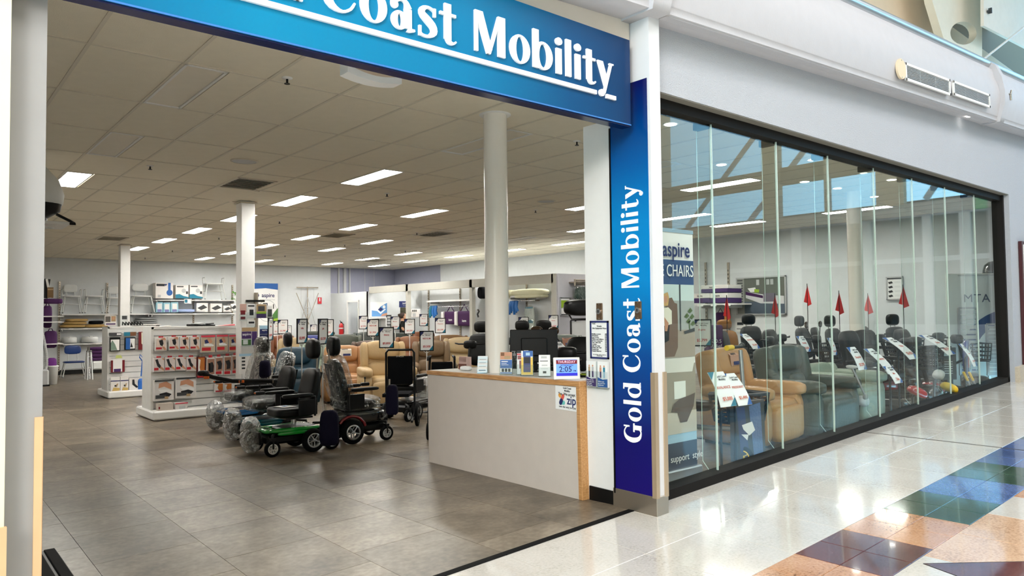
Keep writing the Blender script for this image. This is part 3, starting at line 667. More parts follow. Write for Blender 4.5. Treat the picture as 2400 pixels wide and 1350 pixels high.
# ================================================================ counter
O = Vector((3.775, 3.745, 0)); A = Vector((.155, 2.13, 0)).normalized(); ang = math.atan2(A.x, A.y)
TM = Matrix.Translation((O.x, O.y, zs(O.x, O.y)))
tilt = -.0193
CL = 2.26; CH = .85
ct = thing('service_counter', 'pale laminate service counter with timber top and timber end panel', 'counter', (O.x, O.y, zs(O.x, O.y)+.0), -ang)
ct.rotation_euler = Euler((math.atan(tilt), 0, -ang))
b = MB(); b.box((.025, CL/2+.02, (CH-.09)/2), (.03, CL-.05, CH+.01), counterw); b.box((.30, CL-.03, (CH-.04)/2), (.5, .03, CH-.04), counterw); b.build('front_panel', ct)
b = MB(); b.box((.325, CL/2, CH-.019), (.65, CL, .038), timber, bev=.003); b.build('timber_top', ct)
b = MB(); b.box((.335, CL/2+.03, CH+.001), (.6, CL-.08, .003), mat('counter_top', (214, 212, 206), .35)); b.build('work_surface', ct)
b = MB(); b.box((.325, .021, (CH-.038)/2), (.65, .042, CH-.038), timber, bev=.003); b.build('end_panel', ct)
b = MB(); b.box((.36, 1.2, .62), (.5, 1.9, .025), white); b.build('inner_shelf', ct)
ZT = zs(O.x, O.y)+CH+.003
def ctz(y): return ZT + tilt*(y-O.y)
def onct(px, py):
    z = ZT
    for i in range(20): q = PZ(px, py, z); z = ctz(q.y)
    return q
# zip poster taped to the counter front
def cfront(px, py):
    x = 3.8
    for i in range(20): q = PX(px, py, x); x = O.x + .0095 + (q.y-O.y)*math.tan(ang)
    return q
a, c = cfront(1302, 903), cfront(1357, 966); W_, H_ = a.y-c.y, a.z-c.z
t = thing('payment_poster', 'white instalment payment poster stuck to the counter front near the timber end', 'poster', ((a.x+c.x)/2-.0015, (a.y+c.y)/2, (a.z+c.z)/2), -PI/2-ang)
b = MB(); b.box((0, 0, 0), (W_, .002, H_), paper); b.build('sheet', t); y = -.0018
text('Yes, We accept', W_*.115, ink, t, (.0, y, H_*.17), off=.0006); text('zip', W_*.34, navyp, t, (W_*.2, y, -H_*.08), off=.002); text('own the way you pay', W_*.085, ink, t, (W_*.02, y, -H_*.37)); text('Gold Coast\nMobility', W_*.075, ink, t, (W_*.02, y, H_*.37), off=.0004)
b = MB()
for (x, z, w, h, r, m_) in ((-.19, .0, .2, .075, 1.0, mat('zip_red', (226, 96, 82), .5)), (-.17, -.13, .15, .075, 0, mat('zip_teal', (110, 196, 190), .5)), (-.25, -.11, .15, .085, 1.0, navyp), (-.30, .06, .09, .07, -.6, mat('zip_amber', (244, 168, 70), .5))):
    cx, cz = x*W_, z*W_; pts = []
    for k in range(16):
        an = 2*PI*k/16; ux_ = math.cos(an)*h*W_/2*1.6+(w-h)*W_/2*(1 if math.cos(an) > 0 else -1); uz_ = math.sin(an)*h*W_/2*1.6
        pts.append((cx+ux_*math.cos(r)-uz_*math.sin(r), y-.0002*len(b.f), cz+ux_*math.sin(r)+uz_*math.cos(r)))
    b.poly(pts, m_)
b.build('logo', t)
# items along the counter top
ROT = -PI/2-ang+.25
def item(name, px, py, label, cat, rot=None, dx=.03): q = onct(px, py); return thing(name, label, cat, (q.x+dx, q.y, ctz(q.y)), ROT if rot is None else rot)
S1 = 1714/5.35     # px per metre along the counter
t = item('day_clock', 1322, 890, 'white framed digital day clock reading THURSDAY on the counter', 'clock', -.62)
w, h = .2, .165
T = Matrix.Rotation(-.12, 4, 'X'); b = MB(T); b.box((0, 0, h/2), (w, .018, h), white, bev=.004); b.build('case', t)
def cbox(x0, x1, z0, z1, m_, d): b = MB(T); b.rect(x0*w, x1*w, z0*h, z1*h, -.0095-d, m_); return b
sc_b = mat('screen_blue', (96, 142, 226), emit=.8); sc_r = mat('screen_red', (104, 14, 26), emit=.7); sc_n = mat('screen_navy', (28, 28, 170), emit=.8)
b = MB(T); b.rect(-.4*w, .4*w, .2*h, .9*h, -.0096, sc_b); b.rect(-.4*w, .4*w, .7*h, .88*h, -.0099, sc_r); b.rect(-.4*w, .4*w, .16*h, .29*h, -.0099, sc_n); b.build('screen', t)
rx = (PI/2-.12, 0, 0)
def ctext(s, size, m_, x, z, off=0): v = T @ Vector((x*w, -.0105, z*h)); return text(s, size, m_, t, v, rx, off=off)
ctext('THURSDAY', .026, mat('screen_text', (220, 190, 214), emit=.7), 0, .79); ctext('AFTERNOON', .016, navyp, 0, .635, .0003); ctext('2:05', .058, navyp, -.05, .45, .0008); ctext('PM', .016, navyp, .3, .38, .0004)
b = MB(); b.box((0, .05, .035), (.08, .1, .004), white, Matrix.Rotation(-.7, 4, 'X')); b.build('stand', t)
# brochure racks
def rack(px, py, w, h, label, face, rot=-.75, tilt=-.16):
    t = item('brochure_stand', px, py, label, 'brochure stand', rot); T = Matrix.Rotation(tilt, 4, 'X')
    b = MB(T); b.box((0, .012, h*.5), (w, .004, h), acry); b.box((0, -.028, h*.22), (w, .003, h*.44), acry); b.box((0, -.008, .004), (w, .05, .004), acry)
    for s in (-1, 1): b.box((s*w/2, -.008, h*.22), (.003, .04, h*.44), acry)
    b.build('holder', t); b = MB(T); b.box((0, -.006, h*.53), (w*.9, .022, h*.98), paper)
    for (x0, x1, z0, z1, m_) in face: b.rect(x0*w*.45, x1*w*.45, z0*h+.01, z1*h+.01, -.0176-.0003*len(b.f)/6, m_)
    b.build('brochure', t); return t, T
t, T = rack(1180, 879, .11, .185, 'clear stand of blue and white brochures beside the round column', [(-1, 1, 0, .62, bluep), (-.8, .3, .52, .56, paper), (-.8, .1, .45, .47, paper), (-.8, .4, .38, .4, paper), (-1, 1, .05, .24, paper), (-.75, -.35, .07, .22, ink), (-.2, .2, .07, .22, ink), (.35, .75, .07, .22, ink), (-1, 1, .64, .97, skin), (-.3, .7, .66, .8, tanp), (-.9, -.3, .8, .95, mat('brown_print', (120, 78, 46), .6))])
t, T = rack(1219, 880, .105, .20, 'red and white mobility brochures in a stand behind the yellow one', [(-1, .2, .86, .97, ink), (-1, .3, .78, .84, redp), (-.9, .0, .6, .76, blood), (-.6, .1, .22, .55, blood), (-.3, .4, .1, .4, ink)])
t, T = rack(1229, 882, .105, .2, 'yellow edged brochure stand with dark photo cards on the counter', [(-1, 1, 0, .7, yellow), (-.62, .62, .1, .74, navyp), (-.5, .5, .46, .7, ink), (-.5, .5, .2, .3, purp), (-.7, 1, .74, .97, bluep), (-.2, .5, .78, .9, skyp)])
t, T = rack(1270, 884, .1, .17, 'stand of curling white price leaflets on the counter', [(-.6, .4, .8, .9, lgrey), (-.8, .6, .66, .69, ink), (-.5, .5, .45, .5, lgrey), (-.7, .6, .3, .32, lgrey), (-.3, .3, .1, .2, ink)])
t = item('card_holder', 1124, 876, 'tiered clear holder of white business cards left of the round column', 'card holder', -.75)
for k in range(4):
    b = MB(); b.box((0, .02*k, .02+.018*k), (.09, .012, .04+.034*k), acry); b.build('tier', t)
    b = MB(); b.box((0, .02*k-.002, .035+.03*k), (.085, .006, .05), paper); b.rect(-.03, .03, .025+.03*k, .032+.03*k, .02*k-.0055, ink); b.build('card', t)
t = item('sanitiser_bottle', 1200, 875, 'clear pump bottle of hand sanitiser between brochure stands', 'bottle'); bc = clear('bottle_plastic', (.86, .92, .93), 1.0, .05)
b = MB(); b.lathe([(0, 0), (.03, 0), (.033, .01), (.033, .1), (.022, .125), (.012, .135), (.012, .15)], bc, 16); b.build('bottle', t)
b = MB(); b.lathe([(.014, .15), (.014, .17), (.006, .172), (.006, .19), (0, .19)], grey, 12); b.box((-.012, 0, .188), (.035, .012, .008), grey); b.build('pump', t)
t = item('tissue_box', 1086, 869, 'small white crumpled tissue pack lying on the counter', 'tissue pack'); b = MB(); b.cush((0, 0, .022), (.12, .08, .044), paper, 3, 4, noise=.05); b.build('pack', t)
t = item('leaflet_box', 1076, 867, 'pink and brown leaflet box at the far end of the counter', 'box'); b = MB(); b.box((0, .05, .06), (.1, .07, .12), mat('box_pink', (204, 170, 160), .6)); b.box((0, .012, .03), (.1, .01, .05), mat('box_brown', (104, 62, 52), .6)); b.box((0, .03, .10), (.09, .03, .05), mat('box_pink', (0, 0, 0))); b.build('box', t)
# monitor (seen from behind) on the inner desk
q = PD(1252, 872, 6.5); t = thing('computer_monitor', 'back of a black computer monitor standing behind the counter', 'monitor', (q.x, q.y, ctz(q.y)), -.62)
sw = 112/(1714/6.5)
b = MB(); b.box((0, 0, .23), (sw, .03, .29), black, Matrix.Rotation(-.08, 4, 'X'), bev=.006); b.box((0, -.024, .22), (sw*.55, .02, .16), black, Matrix.Rotation(-.08, 4, 'X'), bev=.008); b.build('screen_back', t)
b = MB(); b.box((0, .02, .06), (.06, .03, .14), black); b.build('neck', t); b = MB(); b.box((0, .0, .006), (.24, .18, .012), black, bev=.004); b.build('foot', t)
# paper, cables at the end of the counter
t = item('cable_coil', 1362, 884, 'loose black and lime cables lying at the near counter end', 'cable')
b = MB()
for r, z, cc in ((.06, .012, black), (.045, .02, black), (.07, .03, mat('lime_cable', (150, 170, 40), .5)), (.05, .045, lgrey)): b.tube([(r*math.cos(k*.6)*1.1, r*.6*math.sin(k*.6), z+.012*math.sin(k*1.3)) for k in range(10)], .005, cc, 5)
b.build('cable', t)
# ================================================================ bulkhead grilles
by_ = lambda h: 2.985
def grille(pa, pb, pc, pd, lab):
    P4 = [PY(*q, 2.98) for q in (pa, pb, pc, pd)]; x0 = (P4[0].x+P4[3].x)/2; x1 = (P4[1].x+P4[2].x)/2
    c = sum((p.z for p in P4), 0)/4; h = abs(P4[0].z-P4[3].z)*.5+abs(P4[1].z-P4[2].z)*.5; L = x1-x0
    t = thing('air_grille', lab, 'vent', ((x0+x1)/2, 2.98, c)); t.rotation_euler = (0, -math.atan(k52), 0); h *= .96
    b = MB(); b.box((0, .004, 0), (L-.03, .004, h-.03), black); b.build('backing', t)
    b = MB(); e = .024
    for s in (-1, 1): b.box((s*(L-e)/2, -.006, 0), (e, .02, h), white); b.box((0, -.006, s*(h-e)/2), (L, .02, e), white)
    for s in (-.17, .17): b.box((s*L, -.002, 0), (.006, .006, h-.04), lgrey)
    b.build('frame', t)
    for k in range(9):
        b = MB(); b.box((0, -.004, -h/2+e+(h-2*e)*(k+.5)/9), (L-2*e, .010, (h-2*e)/9*.3), lgrey); b.build('louvre', t)
grille((2122, 150), (2227, 186), (2222, 222), (2117, 190), 'left white louvred air grille on the mall bulkhead')
grille((2234, 191), (2320, 222), (2315, 251), (2230, 224), 'right white louvred air grille on the mall bulkhead')
p = PY(2110, 162, 2.98); t = thing('round_cover', 'round cream cover plate beside the bulkhead air grilles', 'cover plate', (p.x, 2.985, p.z)); b = MB(); b.cyl((0, 0, 0), (0, -.02, 0), .10, cream, n=28); b.build('plate', t)
b = MB()
for s in (-1, 1): b.cyl((0, -.02, .085*s), (0, -.023, .085*s), .007, steel, n=8)
b.build('screw', t)
p = PY(2362, 223, 2.98); t = thing('cable_hook', 'small grey hook on the bulkhead right of the rib', 'hook', (p.x, 2.98, p.z)); b = MB(); b.tube([(-.05, 0, .02), (0, -.03, 0), (.04, -.03, .06)], .012, steel, 6); b.tube([(0, -.03, 0), (.01, -.03, -.07)], .012, steel, 6); b.build('hook', t)
# ================================================================ upper mall structure seen over the bulkhead
UY = 4.6
brown = mat('brown_recess', (112, 78, 42), .8); creamw = mat('cream_panel', (238, 214, 184), .7)
def pyl(pts, y): return [tuple(PY(*q, y)) for q in pts]
def slab(pts, y, th, m):
    f = pyl(pts, y); bk = [(x, yy+th, z) for x, yy, z in f]; n = len(f); b = MB()
    b.add(f+bk, [tuple(range(n)), tuple(range(2*n-1, n-1, -1))]+[(i, n+i, n+(i+1) % n, (i+1) % n) for i in range(n)], m); return b
struct('wall_clerestory', slab([(1900, -160), (2130, -60), (2200, 40), (2420, 200), (2420, 330), (1900, 60)], UY+.4, .1, creamw))
struct('wall_clerestory_back', slab([(1980, -330), (2460, -330), (2460, 250), (1980, 90)], UY+1.6, .1, brown))
fin = slab([(2165, -60), (2293, -60), (2293, 180), (2226, 150), (2203, 95), (2176, 6)], UY, .12, creamw)
def fin_with_hole():
    outer = [(2165, -60), (2293, -60), (2293, 180), (2226, 150), (2203, 95), (2176, 6)]; cx, cy, rx, ry = 2249, 80, 31, 27
    ring = [(cx+rx*math.cos(2*PI*k/24), cy+ry*math.sin(2*PI*k/24)) for k in range(24)]
    c2 = bpy.data.curves.new('fin', 'CURVE'); c2.dimensions = '2D'; c2.fill_mode = 'BOTH'; c2.extrude = .06
    for pl in (outer, ring):
        w3 = [PY(*q, UY) for q in pl]; s = c2.splines.new('POLY'); s.points.add(len(pl)-1)
        for p, q in zip(s.points, w3): p.co = (q.x, q.z, 0, 1)
        s.use_cyclic_u = True
    c2.materials.append(mat('fin_paint', (240, 232, 214), .7)); o = link('wall_fin', c2, kind='structure', loc=(0, UY, 0), rot=(PI/2, 0, 0)); return o
fin_with_hole()
struct('ceiling_mall_panel', slab([(2305, -60), (2460, -60), (2460, 140), (2306, 60)], UY-.4, .05, mat('panel_white', (236, 228, 216), .7)))
b = MB(); b.tube([PY(2306, 138, UY-.3), PY(2420, 48, UY-.6)], .02, white, 8); struct('trim_13', b)
p = PY(2317, 28, UY-.42); t = thing('wall_bracket', 'small dark bracket on the white mall roof panel', 'bracket', p); b = MB(); b.box((0, 0, 0), (.10, .03, .03), dgrey); b.box((.02, -.02, .02), (.03, .05, .09), dgrey); b.build('bracket', t)
# cream pilaster end and notice at the right edge of the view
p = PY(2397, 700, 3.19); t = thing('edge_poster', 'white poster in a dark frame on the render wall at the right edge', 'poster', (PY(2392, 640, 3.19).x+.6, 3.205, 1.66))
b = MB(); b.box((0, -.02, 0), (1.2, .04, 1.75), mat('poster_frame', (70, 22, 26), .4)); b.build('frame', t); b = MB(); b.box((.01, -.043, 0), (1.12, .006, 1.66), paper); b.build('sheet', t)
# ================================================================ the mall across the way (seen reflected in the glass)
XE = 20.0; RV = lambda yv: 2*GY-yv
def evs(px, py): q = PX(px, py, XE); return RV(q.y), q.z
bz0, bz1 = 4.0, 4.36
b = MB(); b.box((XE+.1, -3.6, (bz0+bz1)/2), (.3, 14.5, bz1-bz0), bulk); b.box((XE+.1, -3.6, 5.62), (.25, 14.5, .5), mat('mall_beam', (122, 112, 96), .7)); struct('wall_entrance_beam', b)
b = MB()
for px, wd in ((1868, .25), (2032, .28), (2176, .2), (2266, .25)): b.box((XE, evs(px, 600)[0], 2.0), (.12, wd, 4.0), white)
for px, wd in ((1810, .55), (2088, .7), (1940, .12)): b.box((XE, evs(px, 420)[0], 6.0), (.2, wd, 3.3), cream)
b.box((XE, -3.6, 2.9), (.1, 14.5, .12), lgrey); b.box((XE, -3.6, 1.0), (.08, 14.5, .5), lgrey); b.box((XE, 2.0, 2.0), (.1, 2.4, 4.0), white)
struct('wall_entrance', b)
b = MB(); b.box((XE+.02, -3.6, 2.2), (.01, 14.4, 3.6), clear('entrance_glass', (.5, .56, .54), 1.0, base=.02)); struct('window_2', b)
b = MB()
for y0, y1, z0, z1 in ((-9, -5.2, 4.6, 8.4), (-6.6, -3.0, 4.5, 8.2), (-1.2, 1.2, 4.6, 8.0), (-.2, 2.6, 4.4, 7.8)): b.cyl((XE+1.2, y0, z0), (XE+1.2, y1, z1), .09, white, n=8)
struct('trim_14', b)
b = MB(); b.box((XE+7, -3, 2.2), (.3, 30, 6.4), mat('far_building', (66, 68, 66), .8)); b.box((XE+4, -3, -.1), (8, 30, .2), mat('outside_paving', (92, 90, 86), .8)); struct('wall_outside', b)
b = MB(); b.box((2, -9.6, 4.3), (38, .2, 8.6), creamw); struct('wall_opposite', b)
b = MB()
for k in range(8): b.box((-14+k*4.4, -9.45, 1.7), (3.8, .08, 3.0), mat('opposite_shop', (84, 84, 82), .4)); b.box((-14+k*4.4, -9.42, 3.5), (3.8, .1, .5), [white, bulk, tanp][k % 3])
struct('wall_opposite_shops', b)
b = MB(); b.box((2, -1.5, 8.75), (38, 16.4, .1), bulk); struct('ceiling_mall', b)
b = MB(); b.box((2, 6.6, 6.2), (38, .1, 5.2), creamw); struct('wall_upper_mall', b)
b = MB(); b.box((-16.5, -3.2, 4.3), (.2, 13, 8.6), creamw); struct('wall_mall_end', b)
b = MB(); b.box((6, 3.5, 6.7), (30, .1, 4.2), creamw); struct('wall_upper_facade', b)if 0 else None
exr = thing('exit_sign', 'green running man exit sign on the mall entrance beam, seen in the glass', 'sign', (XE-.12, evs(2322, 475)[0], 4.17), PI/2)
exg = mat('exit_green', (0, 132, 84), emit=.9); exw = mat('exit_white', (236, 246, 238), emit=1.0)
def exit_face(t, w, h, flip=1):
    b = MB(); b.box((0, 0, 0), (w, .05, h), exg); b.build('case', t); b = MB(); y = -.027; s = h/2
    b.rect(-.1*s*flip-.45*s, -.1*s*flip+.45*s, -.86*s, .86*s, y, exw); b.build('panel', t); b = MB(); y -= .001
    b.disc(.08*s, .55*s, .16*s, y, exg, 12)
    for pts in ([(0, .35), (.18, .35), (.1, -.15), (-.12, -.15)], [(.1, .3), (.4, .05), (.34, -.02), (.05, .18)], [(0, .3), (-.35, .12), (-.32, .03), (.02, .2)], [(.1, -.1), (.3, -.35), (.55, -.4), (.55, -.5), (.22, -.48), (-.02, -.15)], [(-.12, -.12), (.05, -.2), (-.2, -.75), (-.34, -.75)]): b.poly([(x*s, y, z*s) for x, z in pts], exg)
    b.build('pictogram', t)
exit_face(exr, .55, .28)
b = MB(); b.box((-8.2, 3.5, 4.3), (16.8, .2, 8.6), creamw); struct('wall_left_mall', b)
# ramp handrail and a passer-by bench would be out of view; keep only what shows
# ================================================================ builders for stock
def leather(name, rgb): return mat(name, rgb, .45, bump=.18, bscale=26, var=.07, scale=4)
tan = leather('leather_tan', (172, 126, 82)); creaml = leather('leather_cream', (184, 156, 112)); taupe = leather('leather_taupe', (112, 90, 64)); beige = leather('leather_beige', (166, 145, 108))
dbrown = leather('leather_dark_brown', (74, 50, 34)); olive = leather('leather_olive', (62, 66, 54)); tealf = leather('fabric_teal', (9, 50, 66)); dgreen = leather('leather_dark_green', (44, 52, 46)); rust = leather('leather_rust', (112, 62, 32)); sage = leather('leather_sage', (138, 150, 134)); charl = leather('leather_charcoal', (66, 74, 66))
def recliner(label, loc, rz, m, w=.84, h=1.06, tag=None, wings=True, name='recliner', foot=True, split=False, group=None):
    t = thing(name, label, 'recliner', loc, rz, group); k = h/1.06; bw = w-.3
    b = MB(); b.box((0, .02, .06), (w-.14, .62, .12), black); b.build('base', t)
    b = MB(); b.cush((0, -.06, .36), (bw+.02, .72, .24), m, 7, 6); b.build('seat', t)
    if foot: b = MB(); b.cush((0, -.40, .24), (bw, .12, .36), m, 7, 6); b.build('footrest', t)
    for s in (-1, 1):
        b = MB(); b.cush((s*(w/2-.085), -.04, .56), (.19, .80, .16), m, 4, 6); b.cush((s*(w/2-.085), -.02, .28), (.15, .76, .50), m, 9, 5); b.build('armrest', t)
    R = Matrix.Rotation(-.2, 4, 'X')
    b = MB(); b.cush((0, .33, .72*k), (bw+.12, .2, .66*k), m, 8, 6, R)
    if wings:
        for s in (-1, 1): b.cush((s*(bw/2+.02), .29, .8*k), (.12, .26, .5*k), m, 4, 6, R)
    b.build('backrest', t)
    xs_ = (-bw/4, bw/4) if split else (0,)
    b = MB()
    for x in xs_: b.cush((x, .245, .58*k), (bw/len(xs_), .16, .26*k), m, 4, 7, R)
    b.build('lumbar_cushion', t)
    b = MB(); b.cush((0, .30, .9*k), (bw, .22, .34*k), m, 3.6, 8, R); b.build('head_cushion', t)
    if tag:
        b = MB()
        pts = [(-.09, .30-.02, 1.075*k), (.11, .30-.02, 1.075*k), (.12, .185, .98*k), (.12, .175, .86*k), (-.08, .175, .86*k), (-.09, .185, .98*k)]
        b.poly([pts[5], pts[2], pts[1], pts[0]], tag); b.poly([pts[4], pts[3], pts[2], pts[5]], tag)
        b.poly([(-.03, .17, .87*k), (.10, .17, .87*k), (.10, .174, .91*k), (-.03, .174, .91*k)], navyp); b.build('hang_tag', t)
        text('aspire', .05*k, ink, t, (.0, .20, 1.0*k), (PI/2-.7, 0, 0), off=.0008)
    return t
def wheel(b, c, r, w, ax, m_rim, n=20, spokes=5, tyre=None):
    tyre = tyre or rubber; c = Vector(c)
    b.lathe([(r*.62, -w/2), (r*.93, -w/2), (r, -w*.28), (r, w*.28), (r*.93, w/2), (r*.62, w/2), (r*.62, -w/2)], tyre, n, c, ax)
def rim(b, c, r, w, ax, m, spokes=5):
    c = Vector(c); R = {'X': Matrix.Rotation(PI/2, 4, 'Y'), 'Y': Matrix.Rotation(-PI/2, 4, 'X')}[ax]
    b.lathe([(r*.52, -w/2-.002), (r*.64, -w/2-.002), (r*.64, w/2+.002), (r*.52, w/2+.002), (r*.52, -w/2-.002)], m, 20, c, ax)
    b.lathe([(0, -w/2-.004), (r*.16, -w/2-.004), (r*.16, w/2+.004), (0, w/2+.004)], m, 10, c, ax)
    for k in range(spokes):
        a = 2*PI*k/spokes; u = R @ Vector((math.cos(a), math.sin(a), 0)); q = R @ Vector((0, 0, 1))
        for s in (-1, 1): b.tube([c+u*r*.1+q*(s*w/2), c+u*r*.56+q*(s*w/2)], r*.06, m, 4)
def wheelpart(t, c, r, w, ax='X', m=alu, nm='wheel', spokes=5, fork=None):
    b = MB(); wheel(b, c, r, w, ax, m); o = b.build(nm, t)
    b = MB(); rim(b, c, r, w, ax, m, spokes); b.build('rim', o); return o
shr = {'green': mat('shroud_green', (14, 150, 44), .2, coat=1), 'teal': mat('shroud_teal', (12, 104, 122), .2, coat=1), 'blue': mat('shroud_blue', (20, 92, 150), .2, coat=1), 'red': mat('shroud_red', (120, 8, 20), .2, coat=1), 'black': mat('shroud_black', (14, 14, 16), .2, coat=1)}
def power_chair(label, loc, rz, col, back_h=.52, head=True, covers=(), bags=(), style='mid', joystick=1, headz=1.13):
    t = thing('power_chair', label, 'wheelchair', loc, rz, 'power chairs near the entrance'); t.scale = (.8, .8, .8)
    b = MB(); b.box((0, .0, .20), (.40, .78, .12), black, bev=.03); b.box((0, .05, .29), (.34, .5, .10), blackm, bev=.02); b.build('chassis', t)
    b = MB(); c = shr[col]
    if style == 'big':
        b.cush((0, .02, .36), (.50, .86, .20), shr['black'], 6, 6)
        for s in (-1, 1): b.tube([(s*.27, .17+.22*math.cos(a), .17+.22*math.sin(a)) for a in [PI*k/10 for k in range(2, 10)]], .022, c, 6)
    else:
        for s in (-1, 1):
            b.cush((s*.20, -.02, .315), (.12, .70, .055), c, 4, 6); b.cush((s*.235, -.06, .275), (.05, .42, .05), c, 4, 5)
        b.cush((0, -.34, .31), (.42, .16, .06), c, 4, 5)
    b.build('shroud', t)
    dy, r = (.17, .17) if style == 'big' else (.20, .155)
    for s in (-1, 1): wheelpart(t, (s*.29, dy, r), r, .085, 'X', alu, 'drive_wheel', 5)
    for s in (-1, 1):
        for y in (-.36, .47):
            if style == 'big' and y > 0: y = .52
            rr = .105; wheelpart(t, (s*.29, y, rr), rr, .05, 'X', white if col in ('green', 'teal') and y < 0 else lgrey, 'caster_wheel', 6)
            b = MB(); b.box((s*.29, y, .225), (.09, .05, .03), blackm); b.tube([(s*.255, y, rr), (s*.255, y, .22)], .012, blackm); b.tube([(s*.325, y, rr), (s*.325, y, .22)], .012, blackm); b.tube([(s*.29, y, .22), (s*.29, y, .27), (s*.15, y*.7, .28)], .02, blackm); b.build('caster_fork', t)
    b = MB(); b.cyl((0, .05, .34), (0, .05, .46), .035, chrome); b.box((0, .05, .455), (.38, .38, .025), blackm); b.build('seat_post', t)
    b = MB(); b.cush((0, .0, .53), (.50, .52, .13), vinylb, 6, 7); b.build('seat', t)
    R = Matrix.Rotation(-.24, 4, 'X')
    b = MB(); b.cush((0, .27, .58+back_h/2), (.50, .12, back_h), vinylb, 4, 7, R, taper=.12); b.box((0, .345, .58+back_h/2), (.3, .02, back_h*.8), blackm, R); b.build('backrest', t)
    if head:
        b = MB(); b.cush((0, .33, headz), (.30, .15, .28), vinylb, 3.0, 8); b.build('headrest', t)
        b = MB(); b.tube([(0, .38, .9), (0, .40, headz-.04)], .012, steel); b.box((0, .37, headz-.1), (.10, .05, .05), blackm); b.build('headrest_post', t)
    for s in (-1, 1):
        b = MB(); b.cush((s*.30, -.02, .765), (.085, .42, .05), vinylb, 5, 5); b.tube([(s*.30, .22, .48), (s*.30, .22, .74), (s*.30, .0, .745)], .016, blackm); b.box((s*.30, .12, .60), (.02, .26, .20), black); b.build('armrest', t)
    s = joystick; b = MB(); b.box((s*.30, -.30, .775), (.075, .13, .05), black, bev=.012); b.cyl((s*.30, -.30, .80), (s*.30, -.30, .86), .008, black); b.cush((s*.30, -.30, .87), (.03, .03, .035), black, 3, 4); b.box((s*.30, -.368, .78), (.05, .006, .02), orange); b.build('joystick', t)
    b = MB(); b.box((0, -.45, .22), (.20, .03, .16), black, Matrix.Rotation(.12, 4, 'X')); b.tube([(0, -.30, .26), (0, -.45, .15)], .022, blackm); b.build('footplate', t)
    if 'head' in covers: b = MB(); b.cush((0, .32, headz-.02), (.36, .22, .34), wrap, 2.6, 9, noise=.04); b.build('plastic_cover', t)
    if 'back' in covers: b = MB(); b.cush((0, .27, .60+back_h/2), (.58, .26, back_h+.10), wrap, 4, 10, R, noise=.035); b.build('plastic_cover', t)
    if 'seat' in covers: b = MB(); b.cush((0, -.02, .545), (.60, .62, .22), wrap, 4, 10, noise=.045); b.build('plastic_cover', t)
    for (x, y, z, sx_, sz2) in bags: b = MB(); b.cush((x, y, z), (sx_, .24, sz2), wrapw, 2.6, 10, noise=.10, taper=.2); b.build('plastic_bag', t)
    return t
def mast_sign(px, py, hpx, rz, label, head, price, cols=(navyp, tealp), pole=True, base_z=None, dep=None, w=.215, fr=black, red='price'):
    h = .305; d = dep or h*FPX/hpx; p = PD(px, py, d); floor_z = zs(p.x, p.y); z0 = floor_z if base_z is None else base_z
    t = thing('price_sign', label, 'sign', (p.x, p.y, z0), -YAW+rz, 'price signs on poles'); zc = p.z-z0
    b = MB()
    for s in (-1, 1): b.box((s*(w/2-.006), 0, zc), (.014, .014, h), fr); b.box((0, 0, zc+s*(h/2-.006)), (w, .014, .014), fr)
    b.build('frame', t)
    b = MB(); b.box((0, .002, zc), (w-.02, .006, h-.02), paper); y = -.0015; a = w/2-.011; c = h/2-.011
    b.poly([(-a, y, zc+c), (-a, y, zc+c-.075), (-a+.06, y, zc+c)], cols[0]); b.poly([(a, y, zc-c), (a, y, zc-c+.075), (a-.06, y, zc-c)], cols[1]); b.build('poster', t)
    text('Gold Coast\nMobility', .022, ink, t, (.02, -.003, zc+.095), off=.0001, align='CENTER'); b = MB(); b.rect(-.065, -.045, zc+.08, zc+.115, -.0025, ink); b.rect(-.06, -.045, zc+.088, zc+.108, -.003, paper); b.build('logo', t)
    text(head, .030, redp, t, (0, -.003, zc+.035), off=.0003, ls=.9); text(price, .042, redp, t, (0, -.003, zc-.085), off=.0006, name='price_lettering')
    if pole:
        b = MB(); b.cyl((0, .004, 0.02), (0, .004, zc-h/2), .007, white, n=8); b.tube([(-.05, .004, zc-h/2), (0, .004, zc-h/2-.035), (.05, .004, zc-h/2)], .005, white, 5); b.build('pole', t)
        b = MB(); b.lathe([(0, 0), (.10, 0), (.10, .008), (.02, .02), (0, .02)], blackm, 18); b.build('base', t)
    return t
def front(px0, py0, px1, py1, Y):
    a, c = PY((px0+px1)/2, py0, Y), PY((px0+px1)/2, py1, Y); l, r = PY(px0, (py0+py1)/2, Y), PY(px1, (py0+py1)/2, Y)
    return (l.x+r.x)/2, (a.z+c.z)/2, r.x-l.x, a.z-c.z
def card(name, label, cat, px, Y, d, m, prints, group=None, tab=None, rz=0):
    x, z, w, h = front(*px, Y); t = thing(name, label, cat, (x, Y, z-h/2), rz, group)
    b = MB(); b.box((0, d/2, h/2), (w*.96, d, h*.97), m); b.build('box', t)
    if prints:
        b = MB()
        for q, (pts, mm) in enumerate(prints):
            y = -.002-.0012*q
            if len(pts) == 4 and not hasattr(pts[0], '__len__'): b.rect(pts[0]*w, pts[1]*w, pts[2]*h, pts[3]*h, y, mm)
            else: b.poly([(u*w, y, v*h) for u, v in pts], mm)
        b.build('printed_front', t)
    if tab: b = MB(); b.box((0, d*.3, h*1.03), (w*.4, .004, h*.14), tab); b.cyl((0, -.01, h*1.05), (0, d+.05, h*1.05), .004, steel, n=6); b.build('hang_tab', t)
    return t
